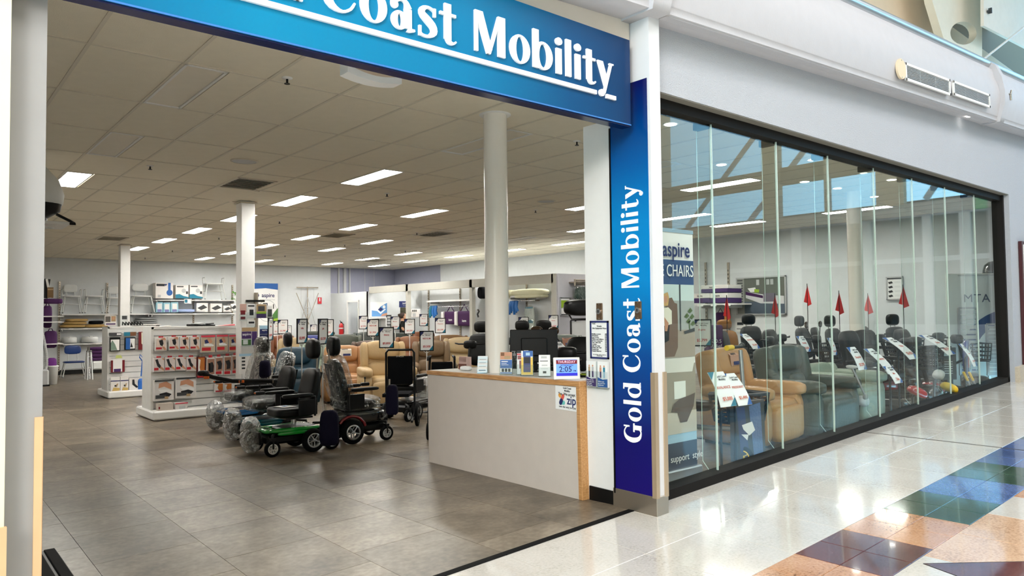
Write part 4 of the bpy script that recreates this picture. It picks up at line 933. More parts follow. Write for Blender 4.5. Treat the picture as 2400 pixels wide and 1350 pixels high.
# ================================================================ gondolas of boxed supports
def gondola(label, px0, px1, ytop, Y, x1=None, slots=11):
    a = PY(px0, ytop, Y); xr = x1 or PY(px1, ytop, Y).x; z0 = zs(a.x, Y); w = xr-a.x; h = a.z-z0
    t = thing('gondola_stand', label, 'display stand', (a.x+w/2, Y, z0))
    b = MB(); b.box((0, .30, .075), (w+.06, 1.0, .13), white, bev=.02); b.box((0, .30, .02), (w-.1, .85, .05), black); b.build('base_shelf', t)
    for s in (-1, 1): b = MB(); b.box((s*(w/2-.015), .30, h/2+.06), (.035, .5, h-.12), white); b.build('end_panel', t)
    b = MB(); b.box((0, .30, h-.02), (w, .5, .035), white); b.build('top_cap', t)
    b = MB(); b.box((0, .09, h/2+.06), (w-.05, .02, h-.15), lgrey); b.build('back_panel', t)
    n = slots; sh = (h-.18)/n
    for k in range(n): b = MB(); b.box((0, .072, .15+sh*(k+.5)), (w-.06, .02, sh-.016), white); b.build('slat', t)
    return t, z0
Z1 = lambda zx0, zy0, zx1, zy1: (240+zx0/5.19, 740+zy0/5.19, 240+zx1/5.19, 740+zy1/5.19)
G2, G1 = 11.62, 15.85
gondola('white slatwall stand of red boxed supports near the power chairs', 357, 561, 766, G2)
gondola('white slatwall stand of hanging packs further back on the left', 254, 0, 766, G1, x1=PY(372, 800, G1).x)
wrapk = [((-.42, .4, .05, .9), mat('skin_pale', (232, 214, 202), .6)), ([(-.2, .78), (.12, .85), (.2, .55), (.1, .35), (-.1, .45)], ink), ([(.1, .35), (.3, .3), (.46, .1), (.3, .06), (.1, .25)], skin), ((-.45, .05, .14, .28), redp), ([(-.1, .9), (.3, 1.0), (.42, .8), (.1, .82)], skin)]
heel = [((-.46, .46, .04, .86), mat('heel_bg', (196, 178, 152), .6)), ([(-.25, .7), (.05, .8), (.05, .5), (-.2, .5)], navyp), ([(-.3, .5), (.1, .55), (.4, .42), (.35, .36), (-.25, .38)], paper), ([(-.1, .8), (.15, .85), (.3, .6), (.1, .5)], skin), ((-.42, .18, .12, .30), redp)]
elbow = [((-.46, .46, .04, .95), mat('elbow_bg', (226, 214, 210), .6)), ([(-.36, .86), (-.12, .9), (.0, .6), (.2, .4), (.1, .24), (-.15, .4)], ink), ([(.15, .42), (.46, .2), (.46, .06), (.1, .26)], skin), ((-.45, -.05, .13, .30), redp), ([(.2, .95), (.46, .8), (.46, .95)], skin)]
knee = [((-.4, .42, .22, .92), mat('knee_bg', (168, 126, 104), .6)), ([(-.3, .72), (.2, .78), (.36, .6), (.3, .32), (-.15, .3), (-.1, .5)], ink), ((-.42, .3, .05, .2), redp)]
amber = [((-.4, .4, .22, .95), mat('amber_print', (190, 112, 44), .6)), ([(-.4, .9), (-.1, .85), (-.22, .5), (-.05, .2), (-.4, .2)], paper), ((-.45, .35, .05, .2), redp)]
back = [((-.44, .44, .08, .86), mat('back_bg', (226, 222, 220), .6)), ([(-.25, .82), (.1, .9), (.35, .75), (.36, .5), (.0, .66), (-.28, .6)], skin), ([(-.3, .55), (.2, .52), (.4, .42), (.38, .3), (-.1, .32)], paper), ([(-.24, .34), (.1, .40), (.36, .3), (.24, .18), (-.2, .2)], ink), ((-.42, .1, .12, .28), dgrey), ([(.02, .2), (.2, .2), (.2, .08), (.02, .08)], tanp)]
bx_ = mat('box_white', (238, 234, 230), .5); bred = mat('box_pinkred', (214, 60, 80), .5)
pos = lambda k, n: ['leftmost', 'second from left', 'third from left', 'fourth from left', 'fifth from left', 'sixth from left', 'rightmost'][k if k < n-1 or n > 7 else 6]
R1 = [(645, 265, 785, 430), (808, 255, 936, 420), (938, 258, 1060, 420), (1065, 255, 1190, 420)]
for k, q in enumerate(R1): card('support_box', 'white and red boxed ankle wrap, %s on the top row of the stand' % pos(k, 4), 'box', Z1(*q), G2-.02, .07, bx_, wrapk, 'boxed supports on the stand', redp)
for k, q in enumerate([(1195, 235, 1375, 450), (1385, 230, 1530, 440), (1535, 230, 1665, 440)]): card('heel_support_box', 'boxed heel support with red top band, %s of three on the top row' % pos(k, 3), 'box', Z1(*q), G2-.02, .07, bx_, heel+[((-.48, .48, .88, .99), bred)], 'boxed heel supports')
for k, q in enumerate([(622, 510, 755, 685), (758, 505, 888, 680), (890, 500, 1018, 672), (1020, 500, 1145, 675)]): card('elbow_support_box', 'boxed black elbow sleeve, %s on the second row of the stand' % pos(k, 4), 'box', Z1(*q), G2-.02, .07, bx_, elbow, 'boxed elbow sleeves', redp)
card('shin_support_box', 'tall amber boxed leg support between elbow and knee sleeves', 'box', Z1(1155, 495, 1252, 760), G2-.02, .06, blood, amber, None, steel)
for k, q in enumerate([(1265, 505, 1370, 770), (1370, 495, 1468, 720), (1475, 485, 1572, 720), (1575, 475, 1650, 710)]): card('knee_support_box', 'tall boxed black knee sleeve, %s of four on the second row' % pos(k, 4), 'box', Z1(*q), G2-.02, .06, bx_, knee, 'boxed knee sleeves', redp)
for k, q in enumerate([(625, 775, 875, 1035), (885, 745, 1145, 1000)]): card('back_support_box', 'large boxed lower back brace, %s one on the third row' % ('left' if k == 0 else 'right'), 'box', Z1(*q), G2-.03, .09, bx_, back+[((-.46, .46, .9, .99), dgrey)], 'boxed back braces')
for k, q in enumerate([(1370, 820, 1475, 930), (1475, 820, 1582, 930)]): card('amber_support_box', 'amber boxed wrap behind the joystick arm, %s one' % ('left' if k == 0 else 'right'), 'box', Z1(*q), G2-.02, .06, bx_, amber, 'amber boxed wraps')
card('carton', 'plain beige carton on the base of the support stand', 'box', Z1(675, 1065, 865, 1160), G2-.12, .14, mat('carton_beige', (206, 194, 182), .6), [((-.46, -.36, .3, .6), blood)])
card('carton', 'pink topped white carton on the base of the support stand', 'box', Z1(885, 1058, 1040, 1155), G2-.12, .14, mat('carton_white', (226, 220, 216), .6), [((-.5, .5, .86, 1.0), bred), ((-.2, .3, .2, .6), lgrey)])
def flat(name, label, px, Y, d, th, m, m2=None, rz=0, cat='pack'):
    x, z, w, h = front(*px, Y); t = thing(name, label, cat, (x, Y+.2, z-h/2), rz); b = MB(); b.box((0, 0, th/2), (w, d, th), m, Matrix.Rotation(.06, 4, 'Y'), bev=.004)
    if m2: b.box((w*.1, 0, th+.012), (w*.6, d*.8, th*.6), m2, Matrix.Rotation(-.1, 4, 'Y'))
    b.build('pack', t); return t
flat('sole_pack', 'dark green flat pack lying on top of the support stand, left end', Z1(640, 138, 885, 158), G2, .25, .02, dgreen, bx_)
flat('insole_pack', 'fanned black insole packs lying on top of the support stand', Z1(1110, 100, 1285, 130), G2, .22, .03, black, lgrey, .3)
flat('insole_pack', 'small black folded pack on top of the support stand beside the fanned packs', Z1(1290, 105, 1400, 130), G2, .2, .03, black, dgrey)
flat('leaflet_tray', 'tray of pink edged leaflets at the right end of the support stand top', Z1(1405, 125, 1665, 152), G2, .25, .03, bx_, bred)
# packs on the far gondola
gp = dict(Y=G1-.02, d=.05)
card('bandage_pack', 'grey boxed pack at top left of the far stand', 'pack', Z1(85, 205, 235, 248), m=dgrey, prints=[((.1, .45, .3, .8), paper)], **gp)
card('bandage_pack', 'blue and brown boxed pack at top centre of the far stand', 'pack', Z1(265, 198, 410, 245), m=tealp, prints=[((.0, .5, .0, 1.0), mat('brown_print', (0, 0, 0)))], **gp)
card('support_pack', 'black framed pack with green knee picture on the far stand', 'pack', Z1(88, 262, 220, 435), m=black, prints=[((-.4, .4, .08, .84), paper), ([(-.4, .1), (.2, .1), (.0, .5), (-.25, .8), (-.4, .6)], mat('sage_print', (120, 146, 130), .6))], **gp)
card('support_pack', 'black and blue pack with leg picture on the far stand', 'pack', Z1(270, 262, 405, 415), m=black, prints=[((-.4, .0, .05, .95), bluep), ((0, .42, .1, .9), paper), ([(.0, .2), (.25, .2), (.1, .6)], ink)], **gp)
card('glove_pack', 'cream glove on a red card at the right of the far stand', 'pack', Z1(440, 192, 602, 415), m=blood, prints=[([(-.3, .95), (.45, .95), (.48, .1), (.0, .15), (-.28, .35)], mat('cream_glove', (236, 228, 206), .8)), ((-.05, .35, .86, 1.0), navyp), ([(.2, .75), (.4, .68), (.4, .64), (.25, .66)], tanp)], **gp)
card('utensil_pack', 'red pack with white card and pale green utensils on the far stand', 'pack', Z1(105, 540, 275, 690), m=blood, prints=[((-.36, .3, .06, 1.1), paper), ((-.3, .2, .05, .3), purp), ([(-.2, 1.15), (.3, 1.15), (.2, 1.4), (-.15, 1.4)], mat('pale_lime', (196, 206, 120), .6))], **gp)
for k, q in enumerate([(100, 745, 216, 940), (220, 738, 318, 938)]): card('cushion_box', 'cream box picturing a foot soak, %s one low on the far stand' % ('left' if k == 0 else 'right'), 'box', Z1(*q), G1-.1, .08, bx_, [((-.5, .5, .72, .78), navyp), ([(-.4, .05), (.4, .05), (.45, .3), (-.2, .35)], mat('ochre_print', (190, 160, 90), .6)), ([(0, .35), (.2, .4), (.3, .6), (.1, .55)], tanp), ((-.1, .1, .4, .5), ink)], 'foot soak boxes')
card('gripper_box', 'white and green box with black gripper picture low on the far stand', 'box', Z1(325, 758, 450, 930), G1-.1, .08, bx_, [([(-.2, .9), (.0, .9), (.05, .6), (.4, .35), (.2, .3), (-.2, .55)], ink), ((-.48, .48, .02, .16), dgreen), ((0, .4, .04, .13), paper)])
x, z, w, h = front(*Z1(430, 460, 545, 920), G1-.1)
t = thing('long_handled_dustpan', 'blue long handled dustpan hanging on the far stand', 'dustpan', (x, G1-.08, z-h/2))
blp = mat('blue_plastic', (24, 100, 190), .35, coat=.4)
b = MB(); b.tube([(-.02, 0, h*.4), (.0, 0, h*.8)], .012, blp); b.build('handle', t); b = MB(); b.tube([(0, 0, h*.8), (-.05, 0, h*.9), (-.045, 0, h*.98), (.0, 0, h*.9), (.045, 0, h*.98), (.05, 0, h*.9), (0, 0, h*.8)], .01, blp); b.build('grip', t); b = MB(); b.cush((-.01, 0, h*.17), (w*.8, .1, h*.34), blp, 5, 5, taper=-.1); b.build('pan', t)
card('reacher_pack', 'narrow blue and white pack at the right edge of the far stand', 'pack', Z1(562, 465, 602, 690), m=bluep, prints=[((-.3, .5, .2, .85), paper)], **gp)
# ================================================================ back wall shelving
SH = 24.58
Z4 = lambda a, b_, c, d: (90+a/4.5, 620+b_/4.5, 90+c/4.5, 620+d/4.5)
Z5 = lambda a, b_, c, d: (350+a/5.624, 620+b_/5.624, 350+c/5.624, 620+d/5.624)
def shelf(label, px0, px1, py, Y=SH, d=.40, rail=True):
    a, c = PY(px0, py, Y), PY(px1, py, Y); t = thing('wall_shelf', label, 'shelf', ((a.x+c.x)/2, Y, a.z-.02)); w = c.x-a.x
    b = MB(); b.box((0, d/2, 0), (w, d, .03), white); b.build('board', t)
    for s in (-1, 1): b = MB(); b.box((s*(w/2-.04), d/2, -.04), (.02, d, .07), lgrey); b.build('bracket', t)
    b = MB()
    for k in range(3): b.box((w*(-.3+.3*k), -.004, 0), (.12, .006, .04), paper)
    b.build('ticket', t); return a.z
zA1 = shelf('long white upper shelf holding shower chairs on the back wall', 145, 352, 736); zA2 = shelf('long white shelf of packets and mats on the back wall', 353, 552, 735)
shelf('white shelf of folded tan pads behind the far stand', 143, 256, 770); shelf('white shelf with two white toilet seats on the back wall', 148, 250, 806); zT = shelf('top white shelf of toilet seat boxes right of the far column', 365, 552, 702)
shelf('white shelf of grey foam pads behind the gondola tops', 300, 378, 760); shelf('empty white shelf under the mat boxes behind the support stand', 378, 552, 768)
b = MB()
for px, y0, y1 in ((140, 660, 870), (252, 663, 860), (454, 700, 765), (545, 668, 765)):
    a, c = PY(px, y0, YB-.04), PY(px, y1, YB-.04); b = MB(); b.box((a.x, YB-.02, (a.z+c.z)/2), (.05, .04, a.z-c.z), steel)
    for k in range(int((a.z-c.z)/.07)): b.box((a.x, YB-.041, c.z+.05+k*.07), (.014, .004, .035), black)
    u = thing('shelf_upright', 'slotted steel shelf upright on the back wall ' + {140: 'at the far left', 252: 'beside the far square column', 454: 'between the packets and the mat boxes', 545: 'left of the near square column'}[px], 'upright', (0, 0, 0)); b.build('slotted_rail', u)
wpl = mat('white_plastic', (226, 228, 226), .4); wtube = mat('white_tube', (222, 224, 222), .35)
def shower_chair(label, px0, px1, pseat, pfoot, pback=None, Y=SH+.04, arms=True, sm=wpl, nm='shower_chair', d=.40):
    a = PY((px0+px1)/2, pseat, Y); f = PY((px0+px1)/2, pfoot, Y); w = (PY(px1, pseat, Y)-PY(px0, pseat, Y)).x*.9; h = a.z-f.z
    t = thing(nm, label, 'shower chair', (a.x, Y+.1, f.z))
    b = MB(); b.cush((0, 0, h-.02), (w*.86, d, .05), sm, 6, 5); b.build('seat', t)
    for s in (-1, 1):
        for y in (-1, 1): b = MB(); b.tube([(s*w*.36, y*d*.34, h-.03), (s*w*.5, y*d*.5, .0)], .014, wtube); b.cyl((s*w*.5, y*d*.5, 0), (s*w*.5, y*d*.5, .03), .019, grey, n=8); b.build('leg', t)
    b = MB(); b.tube([(s_*w*.42, y_*d*.42, h*.5) for s_, y_ in ((-1, -1), (1, -1), (1, 1), (-1, 1))], .008, wtube, closed=True); b.build('brace', t)
    if pback:
        zb_ = PY(a.x, pback, Y).z if 0 else h+(pseat-pback)*(h/(pfoot-pseat)); b = MB(); b.cush((0, d*.45, zb_-.12), (w*.7, .05, .24), sm, 4, 6); b.box((0, d*.42, zb_-.05), (w*.2, .012, .03), dgrey); b.build('backrest', t)
        b = MB()
        for s in (-1, 1): b.tube([(s*w*.2, d*.4, h-.02), (s*w*.2, d*.46, zb_-.14)], .014, wtube)
        b.build('back_post', t)
    if arms:
        for s in (-1, 1): b = MB(); b.tube([(s*w*.44, -d*.3, h-.02), (s*w*.47, -d*.3, h+.18), (s*w*.47, d*.3, h+.18), (s*w*.44, d*.3, h-.02)], .013, wtube); b.build('arm', t)
    return t
shower_chair('white shower chair with rounded back, leftmost on the upper shelf', 143, 195, 693, 734, 666); shower_chair('backless white shower stool on the upper shelf', 196, 248, 693, 734)
shower_chair('white shower chair with tag beside the far column on the shelf', 250, 290, 697, 734, 670); shower_chair('wide white bath bench with back right of the far column', 303, 364, 693, 734, 664, arms=False)
b_ = shower_chair('white toilet frame with arms on the top shelf', 476, 530, 664, 702, None, arms=True)
b_ = shower_chair('blue plastic bath transfer bench standing under the shelves', 143, 206, 847, 884, 810, Y=23.0, arms=False, sm=mat('blue_bench', (22, 56, 118), .35), nm='bath_bench')
def pads(label, name, px, n, m, dx=0, Y=SH+.02, d=.4):
    x, z, w, h = front(*px, Y)
    for k in range(n):
        t = thing(name, label % ['bottom', 'second', 'top', 'fourth'][k if n > 2 or k == 0 else 2], 'pad', (x+dx*k, Y+d/2, z-h/2+h*k/n), 0, None if n == 1 else label.split('%s')[0].strip(' ,')+' stack')
        b = MB(); b.cush((0, 0, h/n/2), (w*(1-.06*k), d, h/n*.98), m, 5, 6, noise=.01); b.build('folded_pad', t)
mustard = mat('mustard_foam', (178, 146, 88), .85, bump=.3, bscale=60)
pads('folded mustard foam pad, %s of the pile on the back shelf', 'foam_pad', Z4(240, 572, 505, 665), 3, mustard, .05)
pads('single mustard foam sheet lying flat beside the pile%.0s', 'foam_sheet', Z4(500, 630, 735, 665), 1, mustard)
pads('dark folded cushion on the shelf beside mustard pads%.0s', 'dark_cushion', Z4(545, 592, 695, 628), 1, darkf, 0, SH+.2)
pads('folded grey foam pad, %s of the pile right of the far column', 'grey_pad', Z4(1015, 560, 1260, 626), 3, grey, .02, SH+.02)
def tseat(px, label):
    x, z, w, h = front(*px, SH+.05); t = thing('raised_toilet', label, 'toilet seat', (x, SH+.2, z-h/2)); b = MB(); b.lathe([(w*.25, 0), (w*.5, 0), (w*.5, h*.7), (w*.44, h*.85), (w*.25, h*.8), (w*.25, 0)], wpl, 20); b.build('ring', t); b = MB(); b.box((0, -w*.45, h*.75), (w*.2, .03, h*.4), wpl, bev=.01); b.build('clamp', t)
tseat(Z4(260, 755, 415, 825), 'white raised toilet seat, left one on the low shelf'); tseat(Z4(465, 748, 640, 820), 'white raised toilet seat with dark straps, right one on the low shelf')
card('toilet_seat_box', 'large white box with blue ribbon print on the top shelf', 'box', Z5(78, 240, 318, 450), SH+.05, .34, bx_, [((-.44, .02, .78, .93), ink), ([(-.02, .93), (.16, .93), (.07, .78)], navyp), ((.2, .34, .3, 1.0), bluep), ([(.28+.17*math.cos(k*PI/8), .38+.19*math.sin(k*PI/8)) for k in range(16)], bluep), ((-.36, -.2, .08, .24), lgrey)])
for k, q in enumerate([(345, 270, 520, 450), (530, 268, 705, 450)]):
    card('raised_seat_box', 'white and teal raised seat box, %s of the pair on the top shelf' % ('left' if k == 0 else 'right'), 'box', Z5(*q), SH+.05, .32, bx_, [([(-.5, .02), (.5, .02), (.5, .12), (.1, .2), (-.2, .34), (-.5, .3)], tealp), ([(.12+.17*math.cos(a*PI/6), .58+.16*math.sin(a*PI/6)) for a in range(12)], lgrey), ((-.4, .1, .84, .92), dgrey), ((.28, .44, .34, .54), dgrey)], 'raised seat boxes')
for k, q in enumerate([(88, 492, 180, 632), (184, 500, 278, 632), (282, 492, 382, 632)]):
    card('pad_packet', 'pale blue packet of pads, %s of three on the long shelf' % ['left', 'middle', 'right'][k], 'packet', Z5(*q), SH+.05, .12, mat('packet_blue', (150, 200, 216), .4), [((-.3, .34, .25, .85), paper), ((-.3, .3, .05, .3), mat('periwinkle', (120, 124, 176), .5))], 'pad packets')
pads('pale blue folded bed pad lying on the long shelf%.0s', 'bed_pad', Z5(380, 588, 612, 630), 1, mat('bed_pad_blue', (160, 178, 220), .8))
for k, q in enumerate([(620, 505, 775, 628), (805, 512, 962, 628), (975, 540, 1085, 625), (1070, 515, 1165, 612)]):
    card('mat_box', 'white box picturing a dark rubber ramp mat, %s on the long shelf' % ['leftmost', 'second', 'third', 'rightmost'][k], 'box', Z5(*q), SH+.05, .3, bx_, [([(-.42, .45), (.1, .8), (.44, .5), (-.1, .22)], dgrey), ((-.45, .2, .06, .14), lgrey)], 'ramp mat boxes')
card('shelf_ticket', 'white and teal price ticket hung on the top shelf edge', 'ticket', Z5(458, 455, 557, 515), SH-.02, .006, paper, [((-.4, -.05, .2, .9), tealp)])
# wheelchair accessories on the far gondola top: photo stand, clips
card('photo_card', 'leaflet stand with two portrait photos on top of the far stand', 'leaflet stand', Z4(700, 535, 825, 645), G1+.1, .06, bx_, [((-.45, -.02, .35, .9), mat('photo_grey', (96, 90, 84), .6)), ((.04, .42, .4, .92), tanp), ((-.4, .4, .1, .22), purp), ([(.23+.1*math.cos(k*PI/5), .7+.14*math.sin(k*PI/5)) for k in range(10)], skin)])
card('clear_holder', 'clear leaflet holder on the far stand in front of the column', 'leaflet holder', Z4(838, 535, 945, 650), G1+.1, .05, acry, [((-.1, .4, .62, .95), dgrey)])
x, z, w, h = front(*Z4(875, 600, 1100, 650), G1+.25); t = thing('grip_pile', 'tangle of black grip aids on top of the far stand', 'grip aids', (x, G1+.25, z-h/2))
for k in range(7): b = MB(); b.tube([(w*(-.45+.14*k), 0, .02), (w*(-.42+.14*k), .02, h*.9), (w*(-.36+.14*k), -.02, h*.5), (w*(-.33+.14*k), .03, .03)], .014, black, 5); b.build('grip', t)
x, z, w, h = front(*Z4(1090, 0, 1165, 1), SH); 
p = PY(551, 690, SH+.1); t = thing('hanging_plant', 'small green trailing plant beside the near column', 'plant', (p.x, p.y, zT-.0))
b = MB(); b.lathe([(0, 0), (.05, 0), (.07, .12), (.06, .12), (0, .1)], wpl, 12); b.build('pot', t)
b = MB()
for k in range(26): a = k*2.4; r = .05+.08*random.random(); zz = .16+.12*random.random()-.22*(k % 3 == 0); b.poly([(r*math.cos(a), r*math.sin(a), zz), (r*math.cos(a)+.04, r*math.sin(a), zz+.03), (r*math.cos(a)+.06, r*math.sin(a)+.02, zz-.01), (r*math.cos(a)+.02, r*math.sin(a)-.01, zz-.03)], mat('leaf_green', (84, 150, 50), .5))
b.build('foliage', t)
# left rack with purple bags, bin, folded frames
def bagp(px, label, Y, m, strap=True, d=.12):
    x, z, w, h = front(*px, Y); t = thing('hanging_bag', label, 'bag', (x, Y, z-h/2)); b = MB(); b.cush((0, 0, h/2), (w, d, h), m, 6, 6, noise=.012); b.build('bag', t)
    if strap: b = MB(); b.tube([(-w*.2, 0, h*.97), (-w*.1, 0, h*1.12), (w*.1, 0, h*1.12), (w*.2, 0, h*.97)], .012, m, 5); b.build('strap', t)
    return t
bagp(Z4(48, 435, 142, 668), 'dark purple bag hanging highest on the left rack', 21.4, purple); bagp(Z4(60, 700, 195, 880), 'dark purple bag hanging in the middle of the left rack', 21.2, purple); bagp(Z4(88, 985, 190, 1205), 'bright purple bag low on the left rack over the bin', 21.0, mat('bright_purple', (104, 22, 124), .6), False)
bagp(Z4(48, 360, 250, 415), 'folded dark purple bag lying on the left rack shelf', 21.5, purple, False, .3)
x, z, w, h = front(*Z4(46, 355, 160, 382), 21.4); t = thing('side_rack', 'white wall rack with rails on the left holding purple bags', 'rack', (x-.12, 21.8, zs(2.8, 21.5)))
b = MB(); b.box((0, .1, .9), (.06, .06, 1.8), white); b.build('post', t)
for zz in (1.66, 1.52, .98): b = MB(); b.box((.16, -.35, zz), (.5, .85, .025), white); b.build('shelf', t)
x, z, w, h = front(*Z4(90, 1095, 205, 1255), 21.0); t = thing('waste_bin', 'white plastic bin standing under the purple bags', 'bin', (x, 20.9, zs(x, 20.9)))
b = MB(); b.lathe([(0, 0), (w*.38, 0), (w*.48, .42), (w*.52, .43), (w*.5, .46), (w*.45, .45), (w*.36, .03), (0, .03)], wpl, 18); b.build('bin', t)
x, z, w, h = front(*Z4(50, 150, 115, 355), 21.5); t = thing('framed_board', 'white framed dark board leaning on the left rack shelf', 'frame', (x, 21.55, z-h/2)); b = MB(); b.box((0, 0, h/2), (w, .03, h), black, Matrix.Rotation(.12, 4, 'Y')); b.build('board', t); b = MB(); b.box((w*.4, -.02, h/2), (.05, .03, h), white, Matrix.Rotation(-.18, 4, 'Y')); b.build('frame', t)
x, z, w, h = front(*Z4(95, 240, 160, 350), 21.5); t = thing('brown_carton', 'small brown carton behind the framed board on the left rack', 'carton', (x, 21.62, z-h/2)); b = MB(); b.box((0, 0, h/2), (w, .22, h), mat('carton_brown', (120, 92, 56), .7)); b.build('carton', t); b = MB(); b.box((0, -.112, h*.8), (w*.9, .004, h*.12), tanp); b.build('tape', t)
t = thing('ribbed_hose', 'pale ribbed hose curving down beside the left rack', 'hose', (0, 0, 0)); b = MB(); P_ = [PY(px, py, 20.6) for px, py in ((99, 782), (103, 800), (108, 830), (109, 855), (104, 876))]; b.tube(P_, .035, lgrey, 8)
for k in range(22): f = k/21*(len(P_)-1); i = min(int(f), len(P_)-2); q = P_[i].lerp(P_[i+1], f-i); b.lathe([(.035, -.008), (.045, 0), (.035, .008)], lgrey, 8, q)
b.build('hose', t)
p = PY(103, 895, 20.4); t = thing('base_unit', 'beige floor unit below the ribbed hose at the left edge', 'appliance', (p.x-.02, 20.5, zs(p.x, 20.5))); b = MB(); b.box((0, 0, .2), (.24, .3, .4), lgrey, bev=.04); b.build('body', t); b = MB(); b.box((0, 0, .02), (.26, .32, .04), black); b.build('foot', t)
# folded walking frames and purple cushion by the shelves
def wframe(px0, px1, py0, py1, label, Y):
    x, z, w, h = front(px0, py0, px1, py1, Y); t = thing('walking_frame', label, 'walking frame', (x, Y, zs(x, Y)))
    for s in (-1, 1): b = MB(); b.tube([(s*w*.5, -.18, 0), (s*w*.32, -.08, h*.95), (s*w*.3, .0, h), (s*w*.32, .08, h*.95), (s*w*.5, .18, 0)], .016, wtube); b.build('side_frame', t)
    b = MB(); b.tube([(-w*.35, 0, h*.8), (w*.35, 0, h*.8)], .014, wtube); b.tube([(-w*.4, 0, h*.4), (w*.4, 0, h*.4)], .014, wtube); b.build('cross_bar', t)
    for s in (-1, 1): b = MB(); b.cyl((s*w*.3, -.08, h), (s*w*.3, .06, h), .022, grey, n=8); b.build('grip', t)
wframe(202, 214, 824, 890, 'folded white walking frame leaning left of the purple cushion', 22.0); wframe(244, 254, 776, 905, 'white walking frame beside the far stand end', 17.2)
x, z, w, h = front(*Z4(540, 870, 725, 1015), 22.2); t = thing('commode_chair', 'commode chair with quilted purple seat beside the far stand', 'commode', (x, 22.3, zs(x, 22.3)))
b = MB(); zt_ = z+h/2-zs(x, 22.3)
for k in range(4): b.cush((0, 0, zt_-h*(k+.5)/4), (w, .18, h/4.1), purple, 4, 5)
b.build('padded_seat', t); b = MB(); b.box((w*.1, .05, zt_-h-.12), (w*.9, .4, .22), wpl, bev=.03); b.build('pan', t)
for s in (-1, 1): b = MB(); b.tube([(s*w*.55, .2, 0), (s*w*.52, .1, zt_), (s*w*.52, -.1, zt_), (s*w*.56, -.2, 0)], .016, chrome); b.build('leg', t)
# upper left: shelf with white dome seat
q = PZ(163, 523, 2.62); Yd = q.y
t = thing('high_shelf', 'white shelf with towel rail jutting out high beside the left pillar', 'shelf', (q.x-.4, Yd, 2.6)); b = MB(); b.box((0, .25, .015), (.8, .5, .03), white); b.build('board', t)
b = MB(); b.tube([(-.4, .03, -.03), (.20, .03, -.03), (.27, .10, -.03), (.20, .17, -.03), (-.4, .17, -.03)], .008, wtube); b.build('rail', t)
b = MB(); b.box((-.38, .6, -.9), (.04, .6, 2.2), white); b.build('panel', t)
p0 = PY(124, 430, Yd+.2)
t = thing('dome_chair', 'white and black dome shaped chair shell on the high shelf', 'chair shell', (p0.x-.17, Yd+.25, 2.63)); t.scale = (1.3, 1.0, 1.3)
b = MB(); b.lathe([(.0, .52), (.06, .51), (.09, .46), (.18, .36), (.22, .24), (.21, .16), (.0, .15)], wpl, 24); b.build('shell', t)
b = MB(); b.lathe([(.21, .20), (.19, .10), (.10, .04), (0, .02)], black, 20); b.tube([(.16, -.02, .08), (.26, -.02, .03), (.30, -.02, .01), (.14, -.02, .01)], .012, black, 6); b.build('underside', t); b = MB(); b.cyl((0, 0, 0), (0, 0, .05), .10, black, n=14); b.build('base', t)
# ================================================================ banner, airer, fire gear on the back wall
x, z, w, h = front(594, 664, 651, 752, 24.8); t = thing('scooter_banner', 'tall white pull up banner with blue header on the back wall', 'banner', (x, 24.8, 0)); zb_ = z+h/2; hb = 2.0
b = MB(); b.box((0, 0, zb_-hb/2), (w, .012, hb), paper); b.build('sheet', t); b = MB(); y = -.008
b.poly([(-w/2, y, zb_), (-w/2, y, zb_-.20), (0, y, zb_-.17), (w/2, y, zb_-.22), (w/2, y, zb_)], bluep)
b.poly([(.05+.34*math.cos(k*PI/10), y-.001, zb_-.95+.38*math.sin(k*PI/10)) for k in range(20)], lgrey); b.poly([(.05+.32*math.cos(k*PI/10), y-.002, zb_-.95+.36*math.sin(k*PI/10)) for k in range(20)], paper)
b.poly([(.1, y-.003, zb_-1.3), (w/2, y-.003, zb_-1.3), (w/2, y-.003, zb_-.85), (.3, y-.003, zb_-1.0)], green); b.poly([(.1, y-.004, zb_-1.45), (w/2, y-.004, zb_-1.45), (w/2, y-.004, zb_-1.2), (.2, y-.004, zb_-1.25)], lime)
b.box((-.02, y-.004, zb_-.76), (.16, .004, .16), ink); b.box((.03, y-.004, zb_-.86), (.26, .004, .05), ink); b.box((.27, y-.004, zb_-.8), (.03, .004, .16), ink); b.disc(-w*.36, zb_-.42, .07, y-.002, navyp)
b.build('print', t); text('aspire', .19, navyp, t, (.08, y-.006, zb_-.42), off=.004); text('MOBILITY SCOOTERS', .055, lgrey, t, (.06, y-.006, zb_-.57)); b = MB(); b.box((0, 0, .05), (w, .2, .1), alu); b.build('base', t)
x, z, w, h = front(695, 672, 745, 770, 24.9); t = thing('wall_airer', 'folded white metal clothes airer hanging on the back wall', 'airer', (x, 24.88, z-h/2)); 
b = MB(); b.tube([(-w/2, 0, h*.98), (w/2, 0, h*.98)], .02, steel); b.tube([(0, 0, 0), (0, 0, h)], .02, steel); b.build('mast', t)
for s in (-1, 1): b = MB(); b.tube([(s*w*.52, 0, h*.85), (-s*w*.06, -.02, h*.1), ], .013, steel); b.tube([(0, -.01, h*.75), (s*w*.4, -.02, 0)], .012, lgrey); b.build('arm', t)
b = MB()
for zz in (.5, .36): b.tube([(-w*.16, -.02, h*zz), (w*.16, -.02, h*zz)], .012, lgrey)
b.tube([(-w*.3, 0, h*.98), (-w*.3, 0, h*.2)], .004, lgrey, 4); b.tube([(w*.3, 0, h*.98), (w*.3, 0, h*.2)], .004, lgrey, 4); b.build('brace', t)
